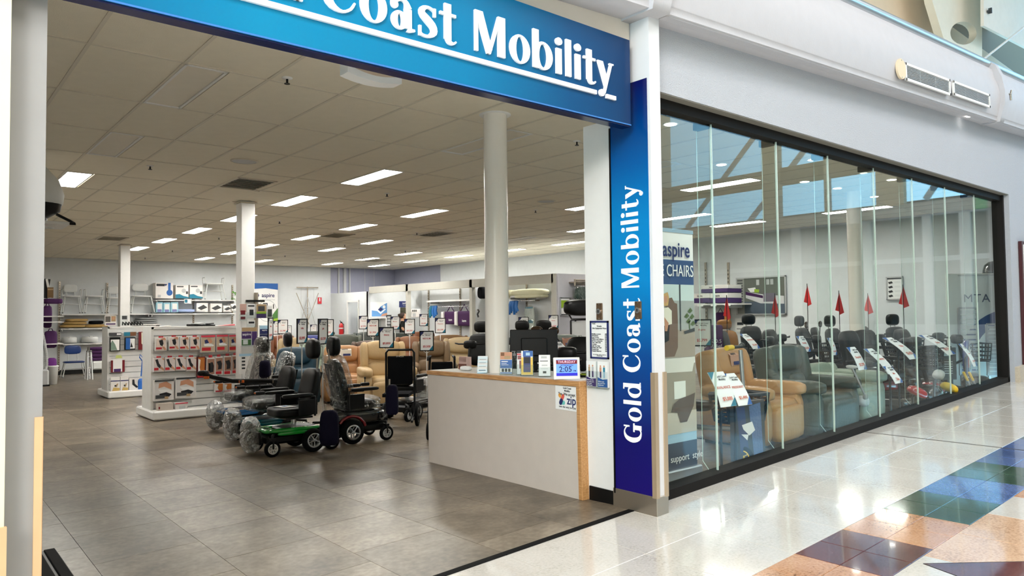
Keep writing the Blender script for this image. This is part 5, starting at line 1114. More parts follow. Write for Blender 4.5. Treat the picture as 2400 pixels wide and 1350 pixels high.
x, z, w, h = front(745, 697, 754, 712, 24.96); t = thing('extinguisher_sign', 'small red fire extinguisher sign on the back wall', 'sign', (x, 24.97, z)); b = MB(); b.box((0, 0, 0), (w, .01, h), redp); b.build('plate', t); b = MB(); b.rect(-w*.14, w*.14, -h*.12, h*.36, -.007, paper); b.rect(-w*.07, w*.07, h*.36, h*.44, -.007, paper); b.build('pictogram', t)
x, z, w, h = front(794, 754, 804, 785, 24.3); w = PY(804, 770, 24.3).x-PY(794, 770, 24.3).x; p = PX(799, 770, bx-.1)
t = thing('fire_extinguisher', 'red fire extinguisher on the office wall left of the doorway', 'extinguisher', (bx-.09, p.y, PX(799, 786, bx).z)); rd = mat('extinguisher_red', (190, 22, 26), .3, coat=.5)
b = MB(); b.lathe([(0, 0), (.075, .0), (.08, .02), (.08, .34), (.06, .40), (.025, .43), (.02, .46)], rd, 16); b.build('cylinder', t); b = MB(); b.lathe([(.081, .24), (.081, .28)], paper, 16); b.build('label_band', t); b = MB(); b.box((0, 0, .47), (.05, .05, .04), black); b.tube([(0, 0, .48), (-.06, -.03, .53)], .012, black); b.tube([(.03, 0, .46), (.10, -.04, .36), (.09, -.05, .1)], .012, black); b.build('valve', t)
# ================================================================ brochure spinner right of the support stand
SPY = 11.2
Z6 = lambda a, b_, c, d: (350+a/5.624, 620+b_/5.624, 350+c/5.624, 620+d/5.624)
x, z, w, h = front(558, 708, 640, 850, SPY); t = thing('brochure_spinner', 'tall acrylic brochure stand with scooter leaflets by the square column', 'display stand', (x, SPY+.1, zs(x, SPY)))
zt_ = z+h/2-zs(x, SPY); b = MB(); b.cyl((.05, .02, 0), (.05, .02, zt_+.15), .03, steel); b.build('pole', t); b = MB(); b.lathe([(0, 0), (.24, 0), (.24, .02), (.03, .05)], black, 20); b.build('base', t); b = MB(); b.box((.03, .03, zt_+.02), (.28, .10, .03), black); b.build('top_arm', t)
for k, q in enumerate([(1185, 515, 1280, 740), (1285, 520, 1390, 705), (1400, 520, 1545, 705), (1285, 735, 1390, 820), (1210, 830, 1420, 1075), (1450, 800, 1575, 980), (1550, 540, 1620, 705)]):
    x, z, w, h = front(*Z6(*q), SPY); pr = [[(-.45, .45, .5, .98, mat('rose_print', (206, 168, 156), .6)), (-.35, .3, .35, .6, blood), (-.35, .3, .08, .24, blood)], [(-.45, .45, .05, .95, paper), (-.4, .4, .8, .92, dgrey), (-.2, .3, .2, .6, ink)], [(-.45, .45, .0, .3, purp), (-.45, .45, .3, .45, lime), (-.45, .45, .45, .98, tanp), (-.3, .3, .5, .85, dgrey)], [(-.3, .4, .5, .8, ink)], [(-.48, .12, .4, .78, purp), (.15, .48, .05, .78, purp), (-.48, .48, .8, 1., tanp), (-.48, .1, .05, .36, green), (-.4, -.1, .1, .34, paper)], [(-.48, .48, .35, .72, navyp), (-.48, .48, .72, .98, skyp), (-.48, .48, .0, .33, navyp)], [(-.4, .4, .1, .7, dgrey)]][k]
    b = MB(); xx = x-t.location.x; zz = z-h/2-t.location.z; b.box((xx, -.1, zz+h/2), (w, .02, h), paper)
    for j, (x0, x1, z0, z1, m_) in enumerate(pr): b.rect(xx+x0*w, xx+x1*w, zz+z0*h, zz+z1*h, -.112-.001*j, m_)
    o = b.build('leaflet', t)
    if k in (4, 5): text('aspire', w*.22, paper, t, (xx-w*(.18 if k == 4 else 0), -.12, zz+h*.64), off=.001)
    b = MB(); b.box((xx, -.125, zz+h*.2), (w*1.04, .003, h*.42), acry); b.box((xx, -.1, zz), (w*1.04, .05, .004), acry); b.build('pocket', t)
card('sock_leaflet', 'white leaflet with dark dots on the spinner above the covered chair', 'leaflet', (560, 829, 592, 876), SPY-.1, .01, bx_, [((-.3, -.05, .75-.17*k, .83-.17*k), ink) for k in range(4)]+[((-.5, .5, .88, 1.0), skyp)])
# ================================================================ power chairs near the entrance
def at(px, py): q = FS(px, py); return q
pcs = power_chair('black power chair with green trim and black headrest, nearest the entrance', (3.26, 7.66, zs(3.26, 7.66)), -PI/2, 'green', .52, True, (), [(-.10, -.50, .26, .36, .46)], joystick=-1, headz=1.36)
b = MB(); b.poly([(-.1, -.2, .602), (.16, -.14, .603), (.12, .06, .603), (-.14, .0, .602)], paper); b.poly([(-.06, -.12, .604), (.04, -.1, .6045), (.02, -.02, .6045), (-.08, -.04, .604)], bluep); tag_ = b.build('seat_leaflet', pcs)
power_chair('teal trimmed power chair with plastic wrapped seat behind the green one', (3.38, 8.58, zs(3.4, 8.6)), -PI/2, 'teal', .50, False, ('seat',), [(-.06, -.50, .28, .36, .46)], joystick=-1, headz=1.42)
power_chair('blue trimmed power chair with plastic wrapped seat, headrest and long joystick', (3.52, 9.75, zs(3.5, 9.7)), -PI/2+.15, 'blue', .62, True, ('head', 'back', 'seat'), [(.0, -.50, .28, .36, .44)], joystick=-1, headz=1.36)
jb = thing('chin_joystick', 'long swing away joystick bar with orange tabs reaching left over the wrapped seat', 'joystick', (0, 0, 0)); P_ = [PD(px, py, 9.0) for px, py in ((472, 875), (500, 884), (545, 893), (640, 893))]
b = MB(); b.tube(P_, .028, black, 8); b.build('bar', jb); b = MB(); b.cush(P_[0]+Vector((.02, 0, 0)), (.14, .07, .07), black, 3, 5); b.cyl(P_[0]+Vector((.1, 0, .02)), P_[0]+Vector((.1, 0, .12)), .014, black); b.build('head', jb)
for k in (484, 566): b = MB(); b.box(PD(k, 885+(k-484)*.11, 8.95), (.06, .02, .03), orange, -YAW); b.build('orange_tab', jb)
power_chair('black power chair with red fender stripes and wrapped backrest facing right', (4.10, 7.78, zs(4.1, 7.7)), PI/2-.06, 'red', .62, True, ('back', 'seat'), [], 'big', joystick=1, headz=1.38)
power_chair('plastic wrapped power chair half hidden behind the blue trimmed one', (4.22, 10.66, zs(4.2, 10.6)), -PI/2-.2, 'black', .55, True, ('back',), [], joystick=1, headz=1.42)
power_chair('black power chair with tall framed back and white bag at right of the group', (5.62, 9.05, zs(5.6, 9.0)), PI/2+.45, 'black', .50, False, (), [(.0, -.50, .5, .36, .38)], joystick=1)
p = PD(938, 862, 9.6); t = thing('wheelchair_back', 'black folding wheelchair back with push bar behind the red striped chair', 'wheelchair', (p.x, p.y, zs(p.x, p.y)), -YAW); zc = p.z-t.location.z; sw = 66/FPX*9.6; hh = 84/FPX*9.6
b = MB(); b.box((0, 0, zc-.03), (sw*.9, .03, hh*.78), darkf, bev=.01); b.build('back_panel', t); b = MB(); b.tube([(-sw/2, 0, zc-hh*.5), (-sw/2, 0, zc+hh*.42), (-sw*.42, 0, zc+hh*.5), (sw*.42, 0, zc+hh*.5), (sw/2, 0, zc+hh*.42), (sw/2, 0, zc-hh*.5)], .016, black); b.build('push_bar', t); b = MB()
for s in (-1, 1): b.tube([(s*sw/2, 0, zc-hh*.5), (s*sw/2, .02, .18), (s*sw/2, -.25, .1)], .016, black)
b.build('frame', t)
for s in (-1, 1): wheelpart(t, (s*(sw/2+.03), .05, .15), .15, .04, 'X', blackm, 'wheel', 4)
b = MB(); b.box((0, -.2, .45), (sw*.9, .4, .04), darkf); b.build('seat', t)
text('SPACER', .03, paper, t, (0, -.02, zc+hh*.32))
# dark umbrella-like bags on poles between the chairs
for px, py0, py1, wpx, dep, lab in ((772, 962, 1044, 46, 7.6, 'dark navy cloth bag hanging between the green and red power chairs'), (919, 902, 972, 30, 7.9, 'dark purple cloth bag hanging at the front of the red striped chair'), (621, 845, 885, 26, 9.4, 'small navy bag hanging on the wrapped chair')):
    a = PD(px, (py0+py1)/2, dep); w = wpx/FPX*dep; h = (py1-py0)/FPX*dep
    t = thing('cloth_bag', lab, 'bag', (a.x, a.y, a.z-h/2), -YAW); b = MB(); b.cush((0, 0, h/2), (w, .10, h), navyf, 5, 7, noise=.03, taper=.12); b.build('bag', t); b = MB(); b.cyl((-w*.2, .0, h), (-w*.2, 0, h+.06), .01, steel); b.build('hook', t)
# rollator behind the counter end
p = PD(1036, 858, 8.6); t = thing('rollator', 'black folded rollator with curved handles beyond the counter', 'rollator', (p.x, p.y, zs(p.x, p.y)), -YAW); zc = p.z-t.location.z; w = 62/FPX*8.6
b = MB(); b.box((0, 0, zc-.02), (w*.8, .04, .14), darkf, bev=.01); b.build('backrest', t)
for s in (-1, 1):
    b = MB(); b.tube([(s*w*.5, -.1, .1), (s*w*.48, 0, zc-.05), (s*w*.46, .02, zc+.09), (s*w*.42, -.03, zc+.12), (s*w*.5, -.09, zc+.11), (s*w*.5, -.1, zc+.07)], .014, black); b.tube([(s*w*.48, 0, .5), (s*w*.5, .3, .1)], .014, black); b.build('side_frame', t)
    wheelpart(t, (s*w*.5, -.1, .1), .1, .03, 'X', blackm, 'wheel', 4); wheelpart(t, (s*w*.5, .3, .1), .1, .03, 'X', blackm, 'wheel', 4)
b = MB(); b.box((0, .08, .5), (w*.85, .25, .03), darkf); b.build('seat', t)
# ================================================================ recliners in the middle of the shop
def rec(px, py, zt, label, m, rz=-.45, dy=0, **k):
    q = PZ(px, py, zt); fl = zs(q.x, q.y); return recliner(label, (q.x-.25*math.sin(rz)*0, q.y-.3+dy, fl), rz, m, h=zt-fl+.0, **k)
aspt = mat('tag_beige', (214, 208, 192), .6)
def recd(px, py, dep, label, m, rz=-.5, **k):
    q = PD(px, py, dep); fl = zs(q.x, q.y); return recliner(label, (q.x+.3*math.sin(rz), q.y-.3*math.cos(rz), fl), rz, m, h=q.z-fl-.02, **k)
recd(693, 812, 12.51, 'teal fabric recliner with broad rounded back behind the power chairs', tealf, -1.08, w=1.0, wings=False)
recd(806, 808, 13.2, 'tan leather recliner with a pale hanging brand tag', tan, -0.35, tag=aspt)
recd(897, 797, 12.54, 'cream leather wing recliner under the $5,850 sign', creaml, -0.34, w=.9)
recd(1010, 796, 13.6, 'taupe leather recliner with rounded side pillow under the $5,500 sign', taupe, -.5)
recd(1092, 789, 14.6, 'large beige recliner with horizontal tufting left of the round column', beige, -.7, w=1.05, split=False)
recd(872, 797, 15.2, 'dark brown leather recliner behind the cream wing recliner', dbrown, -.5, w=1.0)
recd(798, 783, 18.0, 'olive green leather sofa chair behind the tan recliner', olive, -.5, w=1.2, h_=0) if 0 else recd(798, 783, 18.0, 'olive green leather recliner behind the tan recliner', olive, -.5, w=1.2)
recd(868, 777, 20.0, 'dark green leather recliner at the back below the office doorway', dgreen, -.5, w=1.1); recd(932, 779, 18.44, 'deep green leather recliner behind the orange brown one', dgreen, -0.42, w=.9)
recd(962, 787, 16.9, 'orange brown leather recliner behind the taupe one', leather('leather_orange', (124, 76, 38)), -0.78); recd(988, 776, 19.5, 'rust leather recliner farthest back by the bays', rust, -.4)
recd(1052, 784, 18.0, 'brown leather recliner behind the beige tufted one', leather('leather_mid_brown', (118, 88, 56)), -0.6, w=1.1)
recd(697, 790, 15.47, 'pale tan recliner back rising behind the teal one', beige, -0.8, w=.95); recd(748, 800, 14.2, 'sage grey recliner half hidden behind the second wrapped chair', sage, -.6, w=.9)
recd(662, 784, 17.6, 'orange brown recliner far left behind the signs', rust, -.6, w=.7)
recd(1378, 790, 15.0, 'olive recliner with a brown hanging tag behind the scooter mirrors', charl, -.6, tag=mat('tag_brown', (150, 106, 84), .6)) if 0 else recd(1325, 783, 14.41, 'olive recliner with brown hanging tag behind the scooter mirrors', charl, -0.53, tag=mat('tag_brown', (150, 106, 84), .6))
p = PD(745, 782, 21); t = thing('adjustable_bed', 'navy blue adjustable bed end behind the recliners', 'bed', (p.x, p.y, zs(p.x, p.y)), -.5); zz = p.z-t.location.z
b = MB(); b.box((0, 0, zz-.2), (1.0, 1.9, .3), mat('bed_navy', (28, 40, 104), .6), bev=.05); b.build('mattress', t); b = MB(); b.box((0, 0, zz-.4), (1.0, 1.9, .06), white); b.build('frame', t); b = MB()
for s in (-1, 1):
    for y in (-.8, .8): b.box((s*.42, y, (zz-.43)/2), (.06, .06, zz-.43), steel)
b.build('legs', t); b = MB(); b.cush((0, .7, zz-.02), (.9, .3, .16), olive, 4, 5); b.build('pillow', t)
p = PD(689, 785, 18.4); t = thing('exercise_ball', 'lime green ball far behind the price signs', 'ball', (p.x, p.y, zs(p.x, p.y))); b = MB(); b.cush((0, 0, .5), (.5, .5, .5), lime, 2, 7); b.build('ball', t); b = MB(); b.cyl((0, 0, 0), (0, 0, .27), .16, black); b.build('stand', t)
# price signs on poles
S = [(634, 771, 53, 1.6, 'narrow edge-on price sign left of the plastic wrapped headrest', 'Drive', '$4,990'), (650, 768, 32, .45, 'white price sign right behind the edge-on one', 'Smart', '$3,300'), (663, 766, 33, .5, 'price sign reading $2,980, third from the left', 'Lotus', '$2,980'), (675, 775, 24, .6, 'smallest price sign just left of the lime ball', 'Lotus', '$990'),
 (708, 776, 58, 1.25, 'tall narrow price sign with red name over the teal recliner', 'Sofia', '$2,995'), (757, 777, 60, 1.3, 'tall narrow price sign left of the black headrest', 'Jolt', '$3,250'), (768, 768, 39, .3, 'bright price sign hidden behind the narrow one', 'Drive', '$3,690'), (735, 772, 22, .1, 'low small sign in front of the navy bed', 'Bed', '$1,850'),
 (852, 756, 31, .0, 'price sign reading $7,990 beside the office doorway', 'Theorem', '$7,990'), (874, 768, 40, .0, 'price sign reading $1,990 above the dark brown recliner', 'REDGUM', '$1,990'), (906, 791, 49, -.03, 'price sign reading $5,850, lowest and nearest, over the cream recliner', 'PRIDE', '$5,850'), (926, 757, 29, .0, 'grey price sign reading $1,200 in front of the open bay', 'Monaco', '$1,200'),
 (960, 765, 39, .0, 'price sign reading $3,200 in front of the standing woman', 'Aspire', '$3,200'), (993, 750, 28, .0, 'small price sign reading $4,650 beside the slotted rail', 'Monaco', '$4,650'), (1032, 763, 38, .0, 'price sign reading $3,199 below the purple bags', 'Theorem', '$3,199'), (1000, 799, 47, -.03, 'price sign reading $5,500 over the taupe recliner', 'REDGUM', '$5,500'),
 (1227, 760, 34, .1, 'price sign reading $1,799 right of the round column', 'Aspire', '$1,799'), (1297, 755, 33, .1, 'price sign reading $1,550 beside the grey bay post', 'Aspire', '$1,550')]
for px, py, hp, rz, lab, hd, pr in S: mast_sign(px, py, hp, rz, lab, hd, pr, dep={926: 17.2, 960: 14.7, 1032: 14.7}.get(px))
# ================================================================ bays along the right wall
WXF = XW-.02
def onx(px0, py0, px1, py1, X):
    l, r = PX(px0, (py0+py1)/2, X), PX(px1, (py0+py1)/2, X); a, c = PX((px0+px1)/2, py0, X), PX((px0+px1)/2, py1, X)
    return (l.y+r.y)/2, (a.z+c.z)/2, l.y-r.y, a.z-c.z
x, z, w, h = front(867, 708, 908, 743, by0-.01); t = thing('massage_poster', 'white and blue poster of a hand holding a figure in the first bay', 'poster', (x, by0-.008, z))
b = MB(); b.box((0, 0, 0), (w, .01, h), paper); b.build('sheet', t); b = MB(); b.poly([(-w*.4, -.007, -h*.46), (w*.48, -.007, -h*.46), (w*.48, -.007, h*.46), (w*.1, -.007, h*.2), (-w*.1, -.007, -.1*h), (-w*.4, -.007, -.05*h)], mat('poster_blue', (96, 150, 204), .5)); b.disc(w*.3, h*.18, h*.11, -.008, paper); b.poly([(-w*.2, -.008, 0), (w*.1, -.008, -h*.3), (w*.4, -.008, .0), (w*.36, -.008, .06*h), (w*.1, -.008, -h*.18), (-w*.12, -.008, .08*h)], paper); b.poly([(w*.1, -.009, -h*.46), (w*.48, -.009, -h*.4), (w*.48, -.009, -h*.22), (w*.2, -.009, -h*.3)], skin); b.poly([(-w*.05, -.0075, 0), (w*.1, -.0075, h*.16), (w*.25, -.0075, h*.02), (w*.1, -.0075, -h*.12)], navyp); b.build('print', t)
x, z, w, h = front(872, 744, 905, 790, by0-.36); t = thing('open_shelf', 'white open shelf unit below the hand poster', 'shelf unit', (x, by0-.2, zs(x, by0)), -PI/2); zz = z+h/2-zs(x, by0)
b = MB()
for s in (-1, 1): b.box((0, s*w/2, zz/2), (.36, .03, zz), white)
b.build('side', t)
for k in range(4): b = MB(); b.box((0, 0, zz*(.1+.3*k)-.02), (.36, w, .03), white); b.build('shelf', t)
t2 = thing('desk_phone', 'small black telephone on the open shelf unit', 'telephone', (x+.1, by0-.22, zz*.7+zs(x, by0))); b = MB(); b.cush((0, 0, .05), (.16, .2, .1), black, 4, 4); b.build('body', t2); b = MB(); b.cush((0, 0, .11), (.05, .22, .04), black, 3, 4); b.build('handset', t2)
x, z, w, h = front(906, 738, 917, 762, by0-.04); t = thing('notice_rack', 'dark small brochure rack beside the hand poster', 'rack', (x, by0-.03, z)); b = MB(); b.box((0, 0, 0), (w, .05, h), dgrey); b.build('rack', t); b = MB()
for k in range(3): b.rect(-w*.4, w*.4, -h*.4+h*.28*k, -h*.2+h*.28*k, -.027, lgrey)
b.build('leaflets', t)
x, z, w, h = front(936, 706, 964, 720, by0-.02); t = thing('safety_sign', 'navy sign reading SAFE T above the inner doorway', 'sign', (x, by0-.015, z)); b = MB(); b.box((0, 0, 0), (w, .02, h), navyp); b.build('board', t); text('SAFE T', h*.4, paper, t, (0, -.013, h*.12), off=.002); text('Wheelchairs', h*.2, lgrey, t, (.0, -.013, -h*.25))
x, z, w, h = front(939, 721, 958, 785, by0-.01); b = MB(); b.box((x+.12, by0-.01, (z+h/2)/2), (w+.26, .02, z+h/2), mat('dark_door', (64, 62, 44), .6)); struct('door_2', b)
# woman standing by the inner doorway
def person(label, loc, rz, h, top, bottom, hair):
    t = thing('person', label, 'person', loc, rz); k = h/1.7
    pts = {'pel': (0, 0, .95), 'spine': (0, .01, 1.12), 'chest': (0, 0, 1.30), 'neck': (0, .01, 1.45), 'head': (0, -.01, 1.53), 'crown': (0, -.01, 1.62), 'ls': (-.16, 0, 1.38), 'le': (-.22, -.02, 1.12), 'lw': (-.17, -.22, 1.10), 'rs': (.16, 0, 1.38), 're': (.24, -.10, 1.18), 'rw': (.10, -.22, 1.36), 'lh': (-.09, 0, .9), 'lk': (-.10, -.02, .50), 'la': (-.10, .02, .08), 'lt': (-.10, -.13, .03), 'rh': (.09, 0, .9), 'rk': (.10, -.02, .50), 'ra': (.10, .02, .08), 'rt': (.10, -.13, .03)}
    rad = dict(pel=.13, spine=.12, chest=.14, neck=.05, head=.085, crown=.07, ls=.06, le=.045, lw=.03, rs=.06, re=.045, rw=.03, lh=.09, lk=.06, la=.04, lt=.03, rh=.09, rk=.06, ra=.04, rt=.03)
    nm = list(pts); ed = [('pel', 'spine'), ('spine', 'chest'), ('chest', 'neck'), ('neck', 'head'), ('head', 'crown'), ('chest', 'ls'), ('ls', 'le'), ('le', 'lw'), ('chest', 'rs'), ('rs', 're'), ('re', 'rw'), ('pel', 'lh'), ('lh', 'lk'), ('lk', 'la'), ('la', 'lt'), ('pel', 'rh'), ('rh', 'rk'), ('rk', 'ra'), ('ra', 'rt')]
    vs = [Vector(pts[n])*k for n in nm]; me = bpy.data.meshes.new('body'); E = [(nm.index(a), nm.index(c)) for a, c in ed]
    R_ = [rad[n]*k for n in nm]
    for w_, d_ in (('lw', -1), ('rw', 1)):                       # five fingers on each hand
        wi = nm.index(w_); W0 = vs[wi]; pi = len(vs); fd = Vector((0, -1, .15)) if w_ == 'lw' else Vector((-.3, -.5, .8)); fd.normalize(); sd = fd.cross(Vector((1, 0, 0))).normalized() if w_ == 'lw' else fd.cross(Vector((0, 1, 0))).normalized()
        vs.append(W0+fd*.06*k); R_.append(.026*k); E.append((wi, pi))
        for f, (o, L) in enumerate(((-.026, .06), (-.009, .072), (.009, .068), (.026, .052), (.04, .035))):
            a = len(vs); st = W0+(fd*(.085 if f < 4 else .03)+sd*o)*k; vs.append(st); R_.append(.009*k); E.append((pi, a)); vs.append(st+(fd*L*.6+sd*(.02 if f == 4 else 0))*k); R_.append(.008*k); E.append((a, a+1)); vs.append(vs[-1]+(fd*L*.4+Vector((0, 0, -.012)))*k); R_.append(.006*k); E.append((a+1, a+2))
    me.from_pydata([tuple(v) for v in vs], E, []); o = bpy.data.objects.new('body', me); COL.objects.link(o)
    md = o.modifiers.new('skin', 'SKIN'); me.skin_vertices[0].data[0].use_root = True
    for i, r in enumerate(R_): me.skin_vertices[0].data[i].radius = (r, r)
    o.modifiers.new('sub', 'SUBSURF').levels = 2; dg = bpy.context.evaluated_depsgraph_get(); dg.update(); m2 = bpy.data.meshes.new_from_object(o.evaluated_get(dg)); bpy.data.objects.remove(o)
    sk = mat('skin', (214, 164, 134), .5); m2.materials.clear(); m2.materials.append(sk); m2.materials.append(top); m2.materials.append(bottom)
    for p_ in m2.polygons:
        c = p_.center/k; p_.use_smooth = True
        if c.z < .98 and abs(c.x) < .2 and c.z > .1: p_.material_index = 2
        elif c.z <= .1: p_.material_index = 2
        elif c.z < 1.42 and (abs(c.x) < .19 or c.z > 1.2) and c.y > -.13: p_.material_index = 1
    link('body', m2, t)
    b = MB(); b.cush((0, .015*k, 1.60*k), (.20*k, .22*k, .22*k), hair, 2.2, 7); b.cush((0, .12*k, 1.62*k), (.1*k, .1*k, .1*k), hair, 2, 5); b.build('hair', t)
    b = MB(); b.cush((0, -.06*k, 1.57*k), (.15*k, .13*k, .21*k), sk, 2.3, 6); b.cush((0, -.13*k, 1.56*k), (.025*k, .03*k, .045*k), sk, 2, 4)
    for s in (-1, 1): b.cush((s*.033*k, -.121*k, 1.59*k), (.026*k, .012*k, .012*k), ink, 2, 4); b.cush((s*.078*k, -.04*k, 1.57*k), (.02*k, .035*k, .055*k), sk, 2, 4)
    b.cush((0, -.121*k, 1.51*k), (.05*k, .014*k, .012*k), blood, 2, 4); b.build('face', t)
    return t
q = PY(944, 765, by0-.35); person('woman in black shirt with dark tied hair standing in the inner doorway', (q.x, q.y, zs(q.x, q.y)), .9, PY(944, 733, by0-.35).z-zs(q.x, q.y), black, black, mat('hair_brown', (52, 34, 24), .6))
# second bay: glove box, rail with purple bags, aprons, shelf
def bayitem(name, label, cat, px, X, m, d, fn=None): 
    y, z, w, h = onx(*px, X); t = thing(name, label, cat, (X, y, z-h/2), -PI/2); b = MB(); b.box((0, d/2, h/2), (w, d, h), m, bev=.01); b.build('body', t)
    if fn: b = MB(); fn(b, w, h); b.build('print', t)
    return t
bayitem('glove_dispenser', 'white glove dispenser box on the bay partition', 'dispenser', (964, 724, 979, 744), FX-.165, bx_, .1, lambda b, w, h: ([b.disc(w*x, h*.78, w*.1, -.003, dgrey, 10) for x in (-.25, 0, .25)], b.rect(-w*.3, w*.2, h*.1, h*.5, -.003, lgrey)))
def hrail(y0, y1, z, X, label):
    t = thing('hanging_rail', label, 'rail', (X, (y0+y1)/2, z)); L = abs(y1-y0); b = MB(); b.tube([(0, -L/2, 0), (0, L/2, 0)], .018, chrome, 8); b.build('rail', t)
    for s in (-1, 1): b = MB(); b.box(((XW-X)/2-.02, s*L*.4, 0), (XW-X-.03, .02, .03), steel); b.build('arm', t)
RXb = XBK-.24
p0, p1 = PX(1005, 720, RXb), PX(1097, 718, RXb); hrail(p0.y, p1.y, p0.z, RXb, 'chrome rail holding two purple bags in the second bay')
p2_, p3_ = PX(1195, 706, RXb), PX(1254, 707, RXb); hrail(p2_.y, p3_.y, p2_.z, RXb, 'chrome rail with blue straps right of the round column')
for q, lab in (((1000, 700, 1100, 708), 'white high shelf in the second bay above the purple bags'), ((1190, 690, 1262, 697), 'white shelf carrying the rolled mattress right of the round column')):
    y, z, w, h = onx(*q, XBK-.36); t = thing('bay_shelf', lab, 'shelf', (XBK-.18, y, z)); b = MB(); b.box((0, 0, 0), (.35, w, .03), white); b.build('board', t); b = MB(); b.box((-.18, 0, -.01), (.01, w, .05), paper); b.build('ticket_strip', t); b = MB()
    for s in (-1, 1): b.box((0, s*w*.42, -.05), (.33, .02, .07), lgrey)
    b.build('bracket', t)
for px, lab in ((1004, 'left slotted steel upright in the second bay'), (1078, 'right slotted upright behind the purple bags'), (1234, 'slotted upright behind the rolled mattress')):
    p = PX(px, 720, XBK-.03); t = thing('shelf_upright', lab, 'upright', (XBK-.02, p.y, 0)); b = MB(); b.box((0, 0, 1.3), (.03, .05, 2.2), steel)
    for k in range(26): b.box((-.017, 0, .3+.08*k), (.004, .015, .04), black)
    b.build('slotted_rail', t)
for k, (q, rzz) in enumerate((((1040, 730, 1073, 760), 0), ((1071, 729, 1106, 764), 0))):
    y, z, w, h = onx(*q, RXb); t = thing('tote_bag', '%s purple bag with white side panel hanging on the bay rail' % ['left', 'right'][k], 'bag', (RXb, y, z-h/2), -PI/2, 'purple bags on the bay rail')
    b = MB(); b.cush((0, 0, h/2), (w, .16, h), purple, 8, 7); b.build('bag', t); b = MB(); b.box((-w*.38, -.06, h/2), (w*.2, .12, h*.96), white, bev=.02); b.build('side_panel', t)
    b = MB()
    b.tube([(-w*.25, 0, h*.98), (0, 0, h*1.45), (w*.25, 0, h*.98)], .014, purple, 5); b.build('handle', t); text('icare', h*.24, paper, t, (w*.15, -.09, h*.35), off=.003)
for q, lab, X in (((1008, 717, 1026, 745), 'blue and teal disposable aprons hanging in the second bay', RXb), ((1194, 706, 1216, 738), 'bundle of blue straps hanging right of the round column', RXb)):
    y, z, w, h = onx(*q, X); t = thing('strap_bundle', lab, 'straps', (X, y, z-h/2), -PI/2)
    for k in range(6): b = MB(); xk = w*(-.42+.17*k); b.tube([(xk*.8, 0, h), (xk, -.03-.02*(k % 2), h*.6), (xk*1.05, -.02, h*(.02+.12*(k % 3)))], w*.09, [mat('strap_blue', (36, 110, 186), .5), tealp][(k < 2) and X == RXb and lab[5] == 'a'], 5); b.build('strap', t)
y, z, w, h = onx(1190, 677, 1284, 699, XBK-.22); t = thing('rolled_mattress', 'cream patterned rolled mattress lying on the bay shelf', 'mattress', (XBK-.22, y, z-h/2), -PI/2)
crm = mat('cream_quilt', (226, 224, 192), .85, bump=.4, bscale=14)
b = MB(); b.cush((w*.06, 0, h*.58), (w*.88, .36, h*.84), crm, 3, 8); b.cush((w*.1, 0, h*.18), (w*.7, .36, h*.36), crm, 5, 6); b.build('roll', t); b = MB(); b.lathe([(0, -.212), (h*.46, -.21), (h*.46, .21)], crm, 18, (-w*.38, 0, h*.5), 'Y')
for r in (.44, .3, .16): b.tube([(-w*.38+h*r*math.cos(a), -.215, h*.5+h*r*math.sin(a)) for a in [k*PI/8 for k in range(16)]], .012, tanp, 5, True)
b.build('rolled_end', t)
y, z, w, h = onx(1227, 716, 1256, 775, XBK-.2); t = thing('sling_packet', 'clear packet with white and blue label hanging in the third bay', 'packet', (XBK-.2, y, z-h/2), -PI/2); b = MB(); b.cush((0, 0, h/2), (w*.9, .10, h), wrap, 3, 7, noise=.02); b.build('packet', t); b = MB(); b.box((0, 0, h*.5), (w*.7, .03, h*.85), mat('packet_pale', (206, 214, 206), .6)); b.rect(-w*.3, w*.3, h*.3, h*.42, -.018, tealp); b.rect(-w*.3, w*.3, h*.88, h*.94, -.018, tealp); b.build('label_card', t)
y, z, w, h = onx(1117, 726, 1124, 745, FX-.07); t = thing('hook_strap', 'small black strap hook on the grey bay post', 'strap', (FX-.07, y, z-h/2), -PI/2); b = MB(); b.tube([(0, 0, h), (w*.5, -.02, h*.8), (0, -.02, h*.45), (w*.3, -.02, .02)], .025, black, 6); b.build('strap', t); b = MB(); b.cyl((0, .01, h), (0, -.03, h), .012, steel); b.build('pin', t)
y, z, w, h = onx(1126, 672, 1134, 700, FX+.14); t = thing('dark_basket', 'dark mesh bag hanging high beside the round column', 'bag', (FX+.14, y, z-h/2), -PI/2); b = MB(); b.cush((0, 0, h/2), (w*1.6, .2, h), darkf, 4, 5, noise=.04); b.build('bag', t); b = MB(); b.tube([(0, 0, h*.95), (0, 0, h*1.2)], .012, black); b.build('strap', t)
